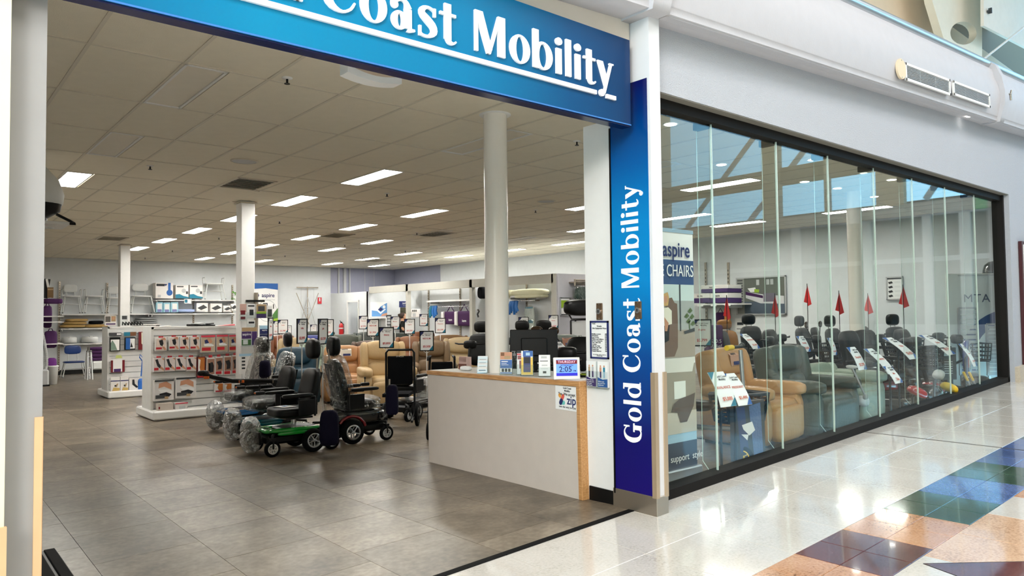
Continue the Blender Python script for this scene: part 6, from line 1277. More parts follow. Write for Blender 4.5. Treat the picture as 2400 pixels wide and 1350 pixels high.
# nib wall: framed picture, wrapped green seat, black seat, ramp
YN = yD-.14
x, z, w, h = front(1313, 697, 1337, 740, YN); t = thing('picture_frame', 'silver framed green landscape picture on the lilac nib wall', 'picture', (x, YN, z)); b = MB()
for s in (-1, 1): b.box((s*(w/2-.01), 0, 0), (.025, .03, h), alu); b.box((0, 0, s*(h/2-.01)), (w, .03, .025), alu)
b.build('frame', t); b = MB(); b.box((0, .005, 0), (w-.03, .01, h-.03), paper); b.rect(-w*.42, w*.42, -h*.1, h*.34, -.003, lime); b.poly([(-w*.42, -.004, -h*.1), (w*.42, -.004, h*.16), (w*.42, -.004, -h*.1)], lgrey); b.rect(-w*.4, w*.4, -h*.45, -h*.41, -.003, ink); b.build('print', t)
x, z, w, h = front(1347, 655, 1400, 705, YN-.3); t = thing('wrapped_sling', 'dark green wrapped seat hanging from a rack on the nib wall', 'seat', (x, YN-.3, z-h/2)); b = MB(); b.cush((0, 0, h*.34), (w, .2, h*.68), leather('sling_green', (24, 58, 52)), 5, 6, taper=.2); b.build('seat', t); b = MB(); b.cush((0, 0, h*.36), (w*1.05, .26, h*.74), wrap, 4, 7, noise=.03); b.build('plastic_cover', t); b = MB()
for k in range(3): b.tube([(-w*.45, .05, h*(.78+.09*k)), (w*.6, .05, h*(.78+.09*k))], .02, steel)
b.tube([(-w*.42, .05, h*.7), (-w*.42, .05, h)], .025, steel); b.box((0, .185, h*.87), (w*.7, .27, .03), steel); b.build('rack', t)
x, z, w, h = front(1325, 702, 1400, 740, YN-.9); t = thing('display_scooter', 'broad black padded scooter seat raised on a frame by the nib wall', 'seat', (x, YN-.9, zs(x, YN-.9))); zc = z-t.location.z; b = MB(); b.cush((0, 0, zc), (w, .3, h), vinylb, 3.5, 7); b.build('seat', t); b = MB(); b.tube([(-w*.35, .05, zc-h*.4), (-w*.25, .05, zc-h*.75), (w*.3, .05, zc-h*.75), (w*.4, .05, zc-h*.4)], .02, black); b.tube([(-w*.15, .05, zc-h*.7), (-w*.15, .05, .02)], .025, black); b.tube([(w*.2, .05, zc-h*.7), (w*.2, .05, .02)], .025, black); b.build('frame', t)
x, z, w, h = front(1338, 748, 1380, 790, YN-1.3); t = thing('folding_ramp', 'black framed grey leaning panel below the raised seat', 'ramp', (x, YN-1.3, z-h/2)); b = MB(); zf = zs(x, YN-1.3)-(z-h/2); b.tube([(-w/2, 0, zf), (-w/2, 0, h*.9), (-w*.42, 0, h), (w*.42, 0, h), (w/2, 0, h*.9), (w/2, 0, zf)], .025, black); b.build('frame', t); b = MB(); b.box((0, .02, h*.45), (w*.85, .02, h*.85), lgrey); b.build('panel', t)
# ================================================================ scooters and high back seats
def captain(t, z, y=.0, m=vinylb, head=True, w=.46, hh=.56, arms=True, hz=.1):
    b = MB(); b.cush((0, y, z), (w, .48, .14), m, 5, 6); b.build('seat', t)
    R = Matrix.Rotation(-.18, 4, 'X'); b = MB(); b.cush((0, y+.25, z+.08+hh/2), (w, .14, hh), m, 4.5, 7, R); b.build('backrest', t)
    if head:
        b = MB(); b.cush((0, y+.33, z+hh+.20+hz*0), (w*.62, .12, .20), m, 3.4, 6); b.build('headrest', t)
        b = MB()
        for s in (-1, 1): b.cyl((s*.06, y+.32, z+hh), (s*.06, y+.33, z+hh+.13), .008, chrome, n=6)
        b.build('headrest_post', t)
    if arms:
        for s in (-1, 1): b = MB(); b.cush((s*(w/2+.04), y+.02, z+.22), (.07, .36, .06), m, 4, 4); b.box((s*(w/2+.04), y+.18, z+.1), (.02, .04, .22), blackm); b.build('armrest', t)
def scooter(label, loc, rz, col, head=True, basket=True, mirrors=False, flag=0, zs_=.62, three=False, m=vinylb, flag_h=1.6):
    t = thing('mobility_scooter', label, 'scooter', loc, rz, 'mobility scooters'); c = col
    b = MB(); b.cush((0, .05, .20), (.50, 1.05, .14), c, 6, 6); b.box((0, -.05, .28), (.40, .45, .02), rubber); b.build('deck', t)
    b = MB(); b.cush((0, .32, .34), (.50, .52, .24), c, 4, 6); b.cush((0, -.52, .32), (.36, .34, .26), c, 3.5, 6); b.build('shroud', t)
    for s in (-1, 1): wheelpart(t, (s*.27, .36, .14), .14, .09, 'X', alu, 'rear_wheel')
    for s in ((0,) if three else (-1, 1)): wheelpart(t, (s*.24, -.50, .13), .13, .08, 'X', alu, 'front_wheel')
    b = MB(); b.cyl((0, .25, .4), (0, .25, zs_-.05), .035, blackm); b.build('seat_post', t); captain(t, zs_, .2, m, head)
    b = MB(); b.tube([(0, -.46, .38), (0, -.30, .95)], .03, black, 8); b.cush((0, -.28, .98), (.22, .12, .14), black, 4, 5); b.tube([(-.28, -.20, 1.0), (-.2, -.28, .99), (.2, -.28, .99), (.28, -.20, 1.0)], .014, black); b.build('tiller', t)
    if basket:
        b = MB(); bw, bd, bh = .38, .26, .24
        b.box((0, -.54, .66), (bw*.85, bd*.85, .012), black)
        for k in range(5): z = .68+bh*k/4; f = .88+.12*k/4; b.tube([(sx1*bw/2*f, -.54+sy1*bd/2*f, z) for sx1, sy1 in ((-1, -1), (1, -1), (1, 1), (-1, 1))], .010, black, 4, True)
        for sx1 in (-1, -.5, 0, .5, 1):
            for sy1 in (-1, 1): b.tube([(sx1*bw/2*.88, -.54+sy1*bd/2*.88, .67), (sx1*bw/2, -.54+sy1*bd/2, .68+bh)], .008, black, 4)
        b.build('basket', t)
    if mirrors:
        for s in (-1, 1): b = MB(); b.tube([(s*.2, -.27, 1.0), (s*.34, -.24, 1.16)], .009, black); b.cush((s*.36, -.24, 1.22), (.15, .04, .11), mat('mirror_brown', (66, 46, 32), .15, coat=.6), 2.4, 6); b.build('mirror', t)
    if flag:
        b = MB(); b.cyl((.2, .45, .3), (.2, .45, flag_h), .006, black, n=6); b.build('flag_pole', t)
        b = MB(); z = flag_h; b.add([(.2, .45, z), (.2, .45, z-.42), (.32*1, .42, z-.38), (.30, .47, z-.2)], [(0, 1, 2, 3)], mat('flag_red', (235, 48, 44), .6)); b.add([(.2, .452, z-.05), (.2, .452, z-.36), (.13, .49, z-.34)], [(0, 1, 2)], mat('flag_red', (0, 0, 0))); b.build('flag', t)
    return t
def putd(px, py, dep, dz=0): q = PD(px, py, dep); return (q.x, q.y, zs(q.x, q.y)+dz), q.z
def sc_at(px, pytop, dep, rz, label, col, **k):
    loc, zt_ = putd(px, pytop, dep); H_ = zt_-loc[2]; hd = k.get('head', True); return scooter(label, loc, rz, col, zs_=max(.5, H_-(.86 if hd else .66)), **k)
# seen between the round column and the white return wall
sc_at(1112, 764, 12.4, -0.9, 'black scooter with tall headrest seat left of the round column', shr['black'], basket=False)
sc_at(1209, 762, 13.99, -0.94, 'black scooter with headrest seat right of the round column behind the monitor', shr['black'], basket=False)
sc_at(1277, 762, 13.0, -0.7, 'black scooter with headrest seat behind the tilted counter price tag', shr['black'], basket=False)
sc_at(1375, 770, 9.5, -1.2, 'black scooter with mirror and dark cover beside the price list wall', shr['black'], mirrors=True, m=darkf)
sc_at(1345, 800, 8.19, -1.05, 'dark scooter with round basket just behind the day clock', mat('shroud_olive', (54, 58, 44), .25, coat=1), head=False, mirrors=True)
TAGW = mat('tag_white', (246, 247, 248), .5)
def leaflet(px, py, wpx, hpx, dep, label, head, price, shift=.5, rz=.75, blue=bluep, stand=True):
    q = PD(px, py, dep); a = math.atan(shift/math.sin(rz)); w = wpx/FPX*dep/math.cos(rz); h = hpx/FPX*dep/math.cos(a)
    t = thing('price_leaflet', label, 'price tag', q, 0, 'hanging price leaflets'); T = Matrix.Rotation(-YAW+rz, 4, 'Z') @ Matrix.Rotation(-a, 4, 'X'); t.rotation_euler = T.to_euler(); n = 6
    b = MB(); vs = []; cv = lambda v: -.06*h*math.cos(PI*v)
    for k in range(n+1): v = .5-k/n; vs += [(-w/2, cv(v), h*v), (w/2, cv(v), h*v)]
    b.add(vs+[(x, y+.003, z) for x, y, z in vs], [(2*k, 2*k+2, 2*k+3, 2*k+1) for k in range(n)]+[(2*n+2+2*k, 2*n+3+2*k, 2*n+5+2*k, 2*n+4+2*k) for k in range(n)], TAGW, True); b.build('sheet', t)
    b = MB(); b.poly([(-w/2, cv(.5)-.004, h/2), (-w/2, cv(.26)-.004, h*.26), (-w*.12, cv(.5)-.004, h/2)], blue); b.poly([(w/2, cv(.5)-.004, -h/2), (w/2, cv(.26)-.004, -h*.26), (w*.12, cv(.5)-.004, -h/2)], blue); b.build('corner_print', t)
    text('Gold Coast\nMobility', w*.13, ink, t, (w*.12, cv(.3)-.008, h*.3), off=.0001); text(head, w*.17, mat('tag_orange', (206, 96, 70), .5), t, (0, cv(0)-.006, .02*h), off=.0002); text(price, w*.22, mat('tag_orange', (0, 0, 0)), t, (0, cv(.3)-.010, -h*.3), off=.0006, name='price_lettering')
    if stand:
        Ti = T.inverted(); dz = zs(q.x, q.y)-q.z; b = MB(); b.tube([(0, .004, 0), Ti @ Vector((CF.x*.06, CF.y*.06, -.05)), Ti @ Vector((CF.x*.06, CF.y*.06, dz))], .012, black, 5); b.build('holder_arm', t)
    return t
leaflet(1314, 819, 26, 34, 8.2, 'tilted white price leaflet reading $4,250 over the counter monitor', 'PRIDE', '$4,250', .68)
# ================================================================ behind the shop window
BY = 3.64
p = PY(1634, 1118, BY); bw = .86; xr = PY(1629, 840, BY).x; zb0 = zs(xr, BY)+.02; ztp = PY(1620, 545, BY).z
t = thing('recliner_banner', 'tall printed banner for recliner chairs inside the window beside the pillar', 'banner', (xr-bw/2, BY, zs(4.4, BY)))
oz = t.location.z; zz = lambda py: PY(1625, py, BY).z-oz; XL = lambda px: PY(px, 840, BY).x-(xr-bw/2)
b = MB(); b.box((0, .006, (ztp-oz)/2+.04), (bw, .01, ztp-oz-.08), paper); b.build('sheet', t); b = MB(); b.box((0, .02, .04), (bw+.04, .13, .08), alu, bev=.01); b.build('base', t); b = MB(); b.box((0, .01, ztp-oz), (bw, .03, .03), alu); b.build('top_rail', t)
b = MB(); hw = bw/2; y = -.001
b.rect(-hw, hw, zz(668), zz(612), y, mat('banner_navy', (56, 82, 128), .5)); b.rect(-hw, hw, zz(778), zz(668), y, mat('banner_sky', (206, 222, 220), .5)); b.rect(-hw, hw, zz(775), zz(705), y-.001, mat('banner_city', (172, 176, 172), .6)); b.rect(-hw, hw, zz(835), zz(772), y-.002, mat('banner_floor', (168, 156, 142), .6)); b.rect(XL(1594), XL(1597), zz(775), zz(668), y-.003, dgrey)
b.rect(-hw, hw, zz(1005), zz(850), y, mat('banner_room', (160, 152, 136), .6)); b.poly([(-hw, y-.001, zz(838)), (hw, y-.001, zz(836)), (hw*.9, y-.001, zz(870)), (-hw, y-.001, zz(866))], mat('banner_ceiling', (226, 224, 214), .6)); b.rect(XL(1578), XL(1605), zz(930), zz(890), y-.002, mat('banner_window', (236, 240, 232), .6)); b.rect(-hw, hw, zz(1010), zz(960), y-.003, mat('banner_rug', (206, 200, 186), .6))
b.rect(-hw, hw, zz(1030), zz(1010), y-.001, mat('banner_stripe', (170, 206, 226), .5)); b.rect(-hw, hw, .08, zz(1030), y-.002, mat('banner_dark', (42, 56, 78), .5)); b.build('photo_print', t)
br = mat('banner_brown', (120, 96, 82), .6)
def bl(pts, m, d): b.poly([(XL(px), y-.001*d, zz(py)) for px, py in pts], m)
b = MB()
bl([(1567, 700), (1576, 698), (1582, 710), (1588, 712), (1589, 750), (1588, 812), (1580, 832), (1556, 832), (1550, 760)], br, 5); bl([(1556, 690), (1566, 686), (1569, 698), (1566, 716), (1558, 718), (1553, 705)], mat('banner_hair', (206, 166, 106), .6), 7); bl([(1557, 696), (1564, 694), (1565, 706), (1560, 712), (1556, 706)], skin, 8); bl([(1554, 722), (1566, 720), (1574, 728), (1574, 758), (1556, 762)], mat('banner_cream', (240, 234, 216), .6), 9); bl([(1554, 762), (1568, 760), (1566, 795), (1556, 800)], ink, 10); bl([(1556, 742), (1566, 756), (1562, 774), (1557, 774)], skin, 11)
bl([(1576, 940), (1590, 930), (1612, 925), (1626, 920), (1622, 950), (1606, 985), (1590, 985), (1584, 962), (1570, 958)], mat('banner_taupe', (96, 84, 76), .6), 6); [bl([(x, y), (x+7, y-9), (x+12, y-2), (x+6, y+4)], mat('banner_leaf', (92, 110, 70), .6), 5) for x, y in ((1604, 742), (1612, 730), (1616, 744), (1608, 754), (1618, 760))]; bl([(1614, 752), (1617, 752), (1618, 778), (1616, 778)], mat('banner_leaf', (0, 0, 0)), 5); bl([(1602, 776), (1628, 768), (1628, 776), (1604, 782)], dgrey, 6); b.build('picture_print', t)
text('aspire', .17, navyp, t, (XL(1587), -.012, zz(590)), off=.003, sx=.86); text('RECLINE CHAIRS', .135, paper, t, (XL(1556), -.012, zz(638)), sx=.76); text('comfort  support  style', .075, paper, t, (XL(1577), -.012, zz(1066)), sx=1.0); text('www.aspirecare.com.au', .05, paper, t, (XL(1597), -.012, zz(1098)))
# window recliners
def rw(px, py, dep, label, m, rz, **k):
    q = PD(px, py, dep); fl = .2; return recliner(label, (q.x+.3*math.sin(rz), q.y-.3*math.cos(rz), fl), rz, m, h=q.z-fl-.02, name='recliner', **k)
rw(1697, 812, 8.2, 'tan leather recliner with brown hanging tag nearest the window', leather('leather_camel', (184, 138, 88)), .12, w=.98, tag=mat('tag_rose', (196, 148, 120), .6), split=False)
rw(1832, 806, 8.8, 'charcoal green leather recliner second from the left in the window', charl, .0, w=1.0, split=True)
rw(2010, 868, 9.0, 'pale sage recliner in front of the scooters behind the window', sage, .1, w=.95, wings=False) if 0 else None
q = PD(1966, 905, 9.4); recliner('pale sage leather recliner reclined low between the charcoal chair and scooters', (q.x, q.y, .2), .0, sage, w=.9, h=.72)
# knee walker with basket and two leaflets
q = PY(1690, 1108, 3.95); t = thing('knee_walker', 'knee walker with yellow fork, yellow wheels and black basket in the window', 'walker', (q.x, 4.0, .24), .35)
for s in (-1, 1): wheelpart(t, (s*.16, -.28, .09), .09, .035, 'X', yellow, 'front_wheel', 6); wheelpart(t, (s*.18, .5, .09), .09, .035, 'X', yellow, 'rear_wheel', 6)
b = MB(); b.prism([(-.03, .10), (.05, .08), (.075, .24), (.03, .46), (-.07, .50), (-.06, .3)], -.31, -.27, yellow); b.build('fork_cover', t); b = MB()
for k in range(4): b.box((.01+.012*k, -.313, .16+.035*k), (.035, .004, .012), ink)
b.disc(.0, .34, .022, -.312, ink, 10); b.build('fork_print', t)
b = MB(); b.tube([(0, -.28, .2), (0, -.24, 1.02)], .018, alu); b.tube([(-.26, -.2, 1.05), (0, -.24, 1.05), (.26, -.2, 1.05)], .016, blackm); b.tube([(0, -.26, .3), (0, .3, .3), (0, .5, .12)], .025, alu); b.tube([(-.18, .5, .09), (.18, .5, .09)], .015, blackm); b.tube([(-.16, -.28, .09), (.16, -.28, .09)], .015, blackm); b.build('frame', t)
for s in (-1, 1): b = MB(); b.cyl((s*.18, -.21, 1.05), (s*.30, -.19, 1.05), .024, yellow if s < 0 else black, n=10); b.build('handgrip', t)
b = MB(); b.cush((.0, .22, .50), (.24, .4, .10), black, 4, 5); b.cyl((0, .22, .3), (0, .22, .46), .02, alu); b.build('knee_pad', t)
bp = PY(1748, 955, 3.85); t = thing('wire_basket', 'black slotted plastic basket hung on the knee walker', 'basket', (bp.x, 3.92, bp.z-.14), -.1)
bm = mat('basket_navy', (24, 30, 40), .45); b = MB(); bw2, bd2, bh2 = .46, .30, .25
def bk(f, z): return [(sx1*bw2/2*f, sy1*bd2/2*f, z) for sx1, sy1 in ((-1, -1), (1, -1), (1, 1), (-1, 1))]
b.box((0, 0, 0), (bw2*.8, bd2*.8, .012), bm); rows_ = 7
for k in range(rows_): z = .01+bh2*k/(rows_-1); f = .82+.18*k/(rows_-1); b.tube(bk(f, z), .011 if k < rows_-1 else .022, bm, 4, True)
for side in range(4):
    A0, B0 = bk(.82, .01), bk(1.0, bh2)
    for k in range(5 if side % 2 == 0 else 4):
        u = k/(4 if side % 2 == 0 else 3); i, j = side, (side+1) % 4; b.tube([Vector(A0[i]).lerp(Vector(A0[j]), u), Vector(B0[i]).lerp(Vector(B0[j]), u)], .016, bm, 4)
b.build('basket', t)
leaflet(1692, 912, 46, 78, 6.05, 'large white price leaflet reading $5,000 on the knee walker, left of two', 'AVALANCE', '$5,000', .27, .6, tealp); leaflet(1726, 912, 40, 70, 6.2, 'white price leaflet reading $2,400 on the knee walker, right of two', 'PRESIDENT', '$2,400', .4, .6)
q = PY(1742, 1078, 3.74); t = thing('printed_carton', 'tall carton printed with blue jeans legs and shoes behind the knee walker', 'carton', (q.x, 3.66, .27), -.1)
b = MB(); b.box((0, .03, .27), (.40, .06, .54), dgrey); b.build('carton', t); jm = mat('jeans_print', (92, 112, 150), .7, bump=.4, bscale=40); b = MB()
b.poly([(-.02, -.002, .5), (.14, -.002, .52), (.17, -.002, .05), (.04, -.002, .05)], jm); b.poly([(-.19, -.002, .5), (-.08, -.002, .5), (-.03, -.002, .1), (-.14, -.002, .1)], mat('jeans_dark', (60, 70, 108), .7)); b.poly([(-.12, -.003, .34), (.02, -.003, .36), (.06, -.003, .28), (-.02, -.003, .24), (-.10, -.003, .3)], paper); b.poly([(-.13, -.003, .26), (-.03, -.003, .25), (-.05, -.003, .2)], paper); b.build('print', t)
mast_sign(1645, 780, 63, -.2, 'price sign reading $2,799 just inside the window by the banner', 'Aspire', '$2,799', dep=8.3)
# mid-window scooters and seats
NAVS = mat('shroud_navy', (28, 40, 120), .2, coat=1); TEAS = mat('shroud_sea', (20, 120, 130), .2, coat=1); REDS = mat('shroud_scarlet', (170, 30, 36), .2, coat=1)
SC = [(1802, 736, 13.26, -0.28, 'black scooter with tall dark headrest behind the charcoal recliner', shr['black'], dict(basket=False)), (1762, 790, 11.68, 0.3, 'navy scooter with flag left of the charcoal recliner top', NAVS, dict(flag=1, head=False, flag_h=1.72)),
 (1872, 790, 12.07, 0.19, 'teal scooter with brown mirrors and basket in the middle of the window', TEAS, dict(mirrors=True, head=False, flag=1, flag_h=1.75)), (1943, 760, 13.04, 0.12, 'black scooter with wide headrest left of the second round column', shr['black'], dict(flag=1, flag_h=1.95)),
 (1975, 772, 13.6, 0.39, 'black hooded scooter with white plate behind the second round column', shr['black'], dict(head=False, basket=False)), (2020, 748, 12.04, 0.05, 'scooter with narrow navy headrest seat in front of the second round column', NAVS, dict(flag=1, flag_h=1.78)),
 (2070, 750, 13.9, -0.19, 'scooter with broad black headrest right of the second round column', shr['black'], dict(flag=1, flag_h=1.78)), (2098, 795, 10.38, -0.19, 'red scooter with basket and price leaflet in the right of the window', REDS, dict(head=False)),
 (2160, 752, 12.42, -0.2, 'scooter with square dark headrest left of the bed slats', shr['black'], dict(flag=1, flag_h=1.88)), (2195, 800, 10.93, 0.72, 'black scooter with handlebars right of the square headrest one', shr['black'], dict(head=False)),
 (2072, 800, 9.9, .0, 'black scooter with basket nearest the window centre', shr['black'], dict(head=False))]
for px, py, dep, rz, lab, col, kw in SC: sc_at(px, py, dep, rz, lab, col, **kw)
LF = [(1757, 800, 24, 34, 9.5, 'white price leaflet on the navy scooter between the two recliners', 'SHOPRIDER', '$3,100', .7), (1883, 806, 26, 36, 9.6, 'white price leaflet on the teal scooter with mirrors', 'Mobility', '$3,650', .33), (1950, 812, 18, 40, 10, 'narrow white price leaflet hanging left of the second column', 'PRIDE', '$4,100', .2),
 (2008, 840, 34, 52, 8.6, 'large white price leaflet in the centre of the window, left of the pair', 'Shoprider', '$5,290', .35), (2062, 846, 36, 56, 8.6, 'large white price leaflet in the centre of the window, right of the pair', 'Heartway', '$3,890', .65), (2110, 816, 40, 48, 9.2, 'tilted white price leaflet below the broad black headrest', 'Pride', '$6,450', .83), (2196, 808, 42, 44, 9.6, 'tilted white price leaflet left of the slatted bed base', 'Merits', '$4,750', .95), (2268, 832, 20, 52, 9.4, 'long white price leaflet on the navy wheel beside the slats', 'Drive', '$1,990', .4), (2092, 878, 34, 38, 8.0, 'grey white folded leaflet lowest in the window centre', 'Info', 'Sale', .5)]
for a in LF: leaflet(*a)
def pole_item(px0, py0, px1, py1, dep, label, name, cat, m):
    t = thing(name, label, cat, (0, 0, 0)); b = MB(); b.tube([PD(px0, py0, dep), PD(px1, py1, dep)], .012, m, 6); b.build('shaft', t); b = MB(); b.cush(PD(px0, py0, dep), (.05, .12, .04), lgrey, 3, 4); b.build('handle', t); b = MB(); b.cush(PD(px1, py1+2, dep), (.05, .05, .06), grey, 3, 4); b.build('foot', t); return t
pole_item(1996, 860, 2028, 928, 7.9, 'silver folding crutch leaning in the window centre', 'folding_crutch', 'crutch', alu)
for px, py, w, h, lab, m in ((2150, 918, 52, 22, 'red plastic scooter fender low in the window', REDS), (2225, 908, 42, 20, 'orange yellow footplate low at the right of the window', yellow), (2200, 878, 22, 24, 'grey plastic guard low at the right of the window', lgrey), (2022, 940, 30, 24, 'silver and red footrest low in the window centre', lgrey)):
    q = PD(px, py, 8.8); t = thing('foot_guard', lab, 'guard', (q.x, q.y, q.z-.05), -YAW); W2, H2 = w/FPX*8.8, h/FPX*8.8; b = MB(); b.cush((0, 0, .05), (W2, .16, H2), m, 2.6, 6, Matrix.Rotation(.45, 4, 'Y'), taper=.2); b.build('guard', t); b = MB(); b.tube([(0, 0, .04), (.0, .1, -.02), (.0, .14, zs(q.x, q.y)-q.z+.06)], .015, blackm); b.build('stem', t)
q = PD(2267, 838, 9.7); t = thing('navy_wheel', 'navy and red spoked wheel cover beside the pale ring display', 'wheel', (q.x, q.y, q.z-.22), -YAW+.9); b = MB(); wheel(b, (0, 0, .22), .24, .06, 'Y', alu, tyre=NAVS); b.build('tyre', t); b = MB(); rim(b, (0, 0, .22), .24, .05, 'Y', lgrey, 8); b.box((-.16, -.03, .2), (.03, .01, .2), redp); b.build('rim', t); b = MB(); b.tube([(0, 0, .22), (.1, .2, .1), (.1, .2, zs(q.x, q.y)-q.z+.24)], .02, blackm); b.build('stand', t)
for k, px in enumerate((2262, 2275)):
    t = thing('yellow_stem', ['left', 'right'][k]+' yellow stem of a folded frame low by the pale ring display', 'frame tube', (0, 0, 0)); b = MB(); b.tube([PD(px-4, 872, 9.3), PD(px+6, 892, 9.3)], .016, yellow, 8); b.build('grip', t); b = MB(); b.tube([PD(px+6, 892, 9.3), PD(px+18, 915, 9.3)], .012, alu, 8); b.build('tube', t)
# MTA light box and slatted bed bases at the right end of the window
d_ = 11.4; q = PD(2308, 765, d_); fl = zs(q.x, q.y); t = thing('light_box', 'tall pale lettered display panel with blue ring graphic at the window end', 'display', (q.x, q.y, fl), -YAW-.18); a = PD(2308, 640, d_).z-fl; W2 = 150/FPX*d_/math.cos(.18)
b = MB(); b.box((0, .06, a/2), (W2, .10, a), mat('panel_pale', (226, 230, 226), .5), bev=.01); b.build('case', t); b = MB(); b.box((0, .0, a-.03), (W2*.7, .02, .02), lgrey); b.build('top_grille', t)
b = MB(); cx, cz, R1_, R2_ = W2*.42, a*.32, W2*.78, W2*.60; y = .008; X0, X1 = -W2/2+.01, W2/2-.01
def clipc(cx, cz, r): return [(min(max(cx+r*math.cos(k*PI/24), X0), X1), y, max(cz+r*math.sin(k*PI/24), .04)) for k in range(48)]
b.poly(clipc(cx, cz, R1_), mat('ring_blue', (58, 78, 128), .5)); y -= .002; b.poly(clipc(cx+.02, cz+.0, R2_), mat('panel_pale', (0, 0, 0))); y -= .002; b.poly(clipc(cx-.0, cz-.02, W2*.26), mat('dot_lime', (160, 180, 50), .5)); y -= .002; b.rect(W2*.34, W2*.41, cz-.05, cz+.28, y, orange); b.rect(W2*.41, X1, cz-.05, cz+.22, y, mat('bar_coral', (214, 96, 84), .5)); b.build('graphic', t)
text('MTA', .18, mat('mta_grey', (86, 90, 112), .5), t, (-.10, .0, a*.80), off=0, sp=1.08)
for px0, px1, py0, py1, dd, lab in ((2253, 2292, 722, 880, 10.9, 'left slatted metal bed base leaning on the pale ring panel'), (2318, 2360, 760, 880, 10.8, 'right slatted metal bed base leaning at the window end')):
    q = PD((px0+px1)/2, py1, dd); W3 = (px1-px0)/FPX*dd; H3 = (py1-py0)/FPX*dd; t = thing('slatted_bed', lab, 'bed base', (q.x, q.y, q.z), -YAW-.15); b = MB()
    for s in (-1, 1): b.box((s*W3/2, 0, H3/2), (.03, .03, H3), alu)
    b.box((0, 0, H3), (W3, .03, .03), alu); b.box((0, 0, -.0), (W3, .03, .03), alu); b.build('frame', t)
    for k in range(13): b = MB(); b.box((0, -.004, H3*(k+.6)/13.4), (W3-.03, .014, H3/13.4*.72), lgrey); b.build('slat', t)
    b = MB(); fz_ = zs(q.x, q.y)-q.z
    for s in (-1, 1): b.box((s*W3*.4, .02, fz_/2), (.03, .03, abs(fz_)), alu)
    b.build('foot', t)
q = PD(2222, 852, 9.6); t = thing('grey_board', 'dark grey price board with white card beside the navy wheel', 'board', (q.x, q.y, zs(q.x, q.y)), -YAW); zc = q.z-t.location.z; b = MB(); b.box((0, 0, zc), (.20, .03, .42), dgrey); b.box((0, .01, zc/2), (.03, .02, zc), dgrey); b.build('board', t); b = MB(); b.box((-.03, -.02, zc+.16), (.09, .004, .12), paper); b.build('card', t); b = MB()
for k in range(6): b.rect(-.06, .05, zc+.02-.03*k, zc+.028-.03*k, -.0165, lgrey)
b.build('print', t)
# posters and shelf along the right wall behind the window
y, z, w, h = onx(1727, 648, 1844, 738, WXF); t = thing('bed_poster', 'large silver framed poster of an adjustable bed on the right wall', 'poster', (WXF-.02, y, z), -PI/2)
b = MB()
for s in (-1, 1): b.box((s*(w/2-.015), 0, 0), (.03, .03, h), alu); b.box((0, 0, s*(h/2-.015)), (w, .03, .03), alu)
b.build('frame', t); b = MB(); y = -.004; b.box((0, .006, 0), (w-.04, .012, h-.04), mat('bedroom_wall', (96, 100, 92), .6))
b.rect(-w*.48, -w*.33, -h*.47, h*.47, y, mat('poster_strip', (140, 142, 136), .6)); b.rect(-w*.33, w*.48, -h*.47, -h*.15, y-.001, mat('bedroom_floor', (74, 86, 100), .6)); b.poly([(-w*.3, y-.002, .12*h), (w*.1, y-.002, .02*h), (w*.46, y-.002, -.02*h), (w*.46, y-.002, -.22*h), (0, y-.002, -.2*h), (-w*.3, y-.002, -.05*h)], mat('bed_sheet', (206, 206, 208), .6)); b.poly([(-w*.3, y-.003, .12*h), (w*.05, y-.003, .0), (w*.05, y-.003, -.07*h), (-w*.3, y-.003, .03*h)], purple); b.rect(w*.06, w*.3, -.16*h, .06*h, y-.004, mat('bed_throw', (112, 100, 118), .7)); b.poly([(-w*.26, y-.004, .2*h), (-w*.1, y-.004, .22*h), (-w*.08, y-.004, .1*h), (-w*.2, y-.004, .1*h)], paper); b.poly([(-w*.12, y-.005, .18*h), (-.02*w, y-.005, .16*h), (-.03*w, y-.005, .08*h), (-.12*w, y-.005, .09*h)], lime)
for x0 in (-.08, .12, .2): b.rect(x0*w, (x0+.06)*w, .28*h, .42*h, y-.002, lgrey)
for k in range(9): b.rect(-w*.47, -w*.36, h*(.40-.07*k), h*(.43-.07*k), y-.002, dgrey)
b.build('print', t)
y, z, w, h = onx(2078, 648, 2118, 703, WXF); t = thing('chair_poster', 'silver framed instruction poster with four small pictures on the right wall', 'poster', (WXF-.02, y, z), -PI/2)
b = MB()
for s in (-1, 1): b.box((s*(w/2-.012), 0, 0), (.024, .03, h), alu); b.box((0, 0, s*(h/2-.012)), (w, .03, .024), alu)
b.build('frame', t); b = MB(); b.box((0, .006, 0), (w-.03, .012, h-.03), paper); b.rect(-w*.42, w*.42, h*.38, h*.44, -.004, dgrey)
for k in range(4): zk = h*(.24-.19*k); b.poly([(-w*.38, -.004, zk+.02*h), (-w*.16, -.004, zk+.06*h), (-w*.08, -.004, zk-.02*h), (-w*.3, -.004, zk-.06*h)], ink); b.rect(0, w*.38, zk-.01*h, zk+.0*h, -.004, lgrey); b.rect(0, w*.34, zk+.03*h, zk+.04*h, -.004, lgrey)
b.build('print', t)
y, z, w, h = onx(1725, 746, 1748, 778, WXF); t = thing('small_poster', 'small black and white leaflet stand under the bed poster', 'leaflet', (WXF-.02, y, z), -PI/2); b = MB(); b.box((0, 0, 0), (w, .02, h), paper); b.build('sheet', t); b = MB(); b.rect(-w*.3, w*.35, 0, h*.2, -.012, ink); b.rect(-w*.35, w*.1, -h*.3, -h*.25, -.012, dgrey); b.build('print', t)
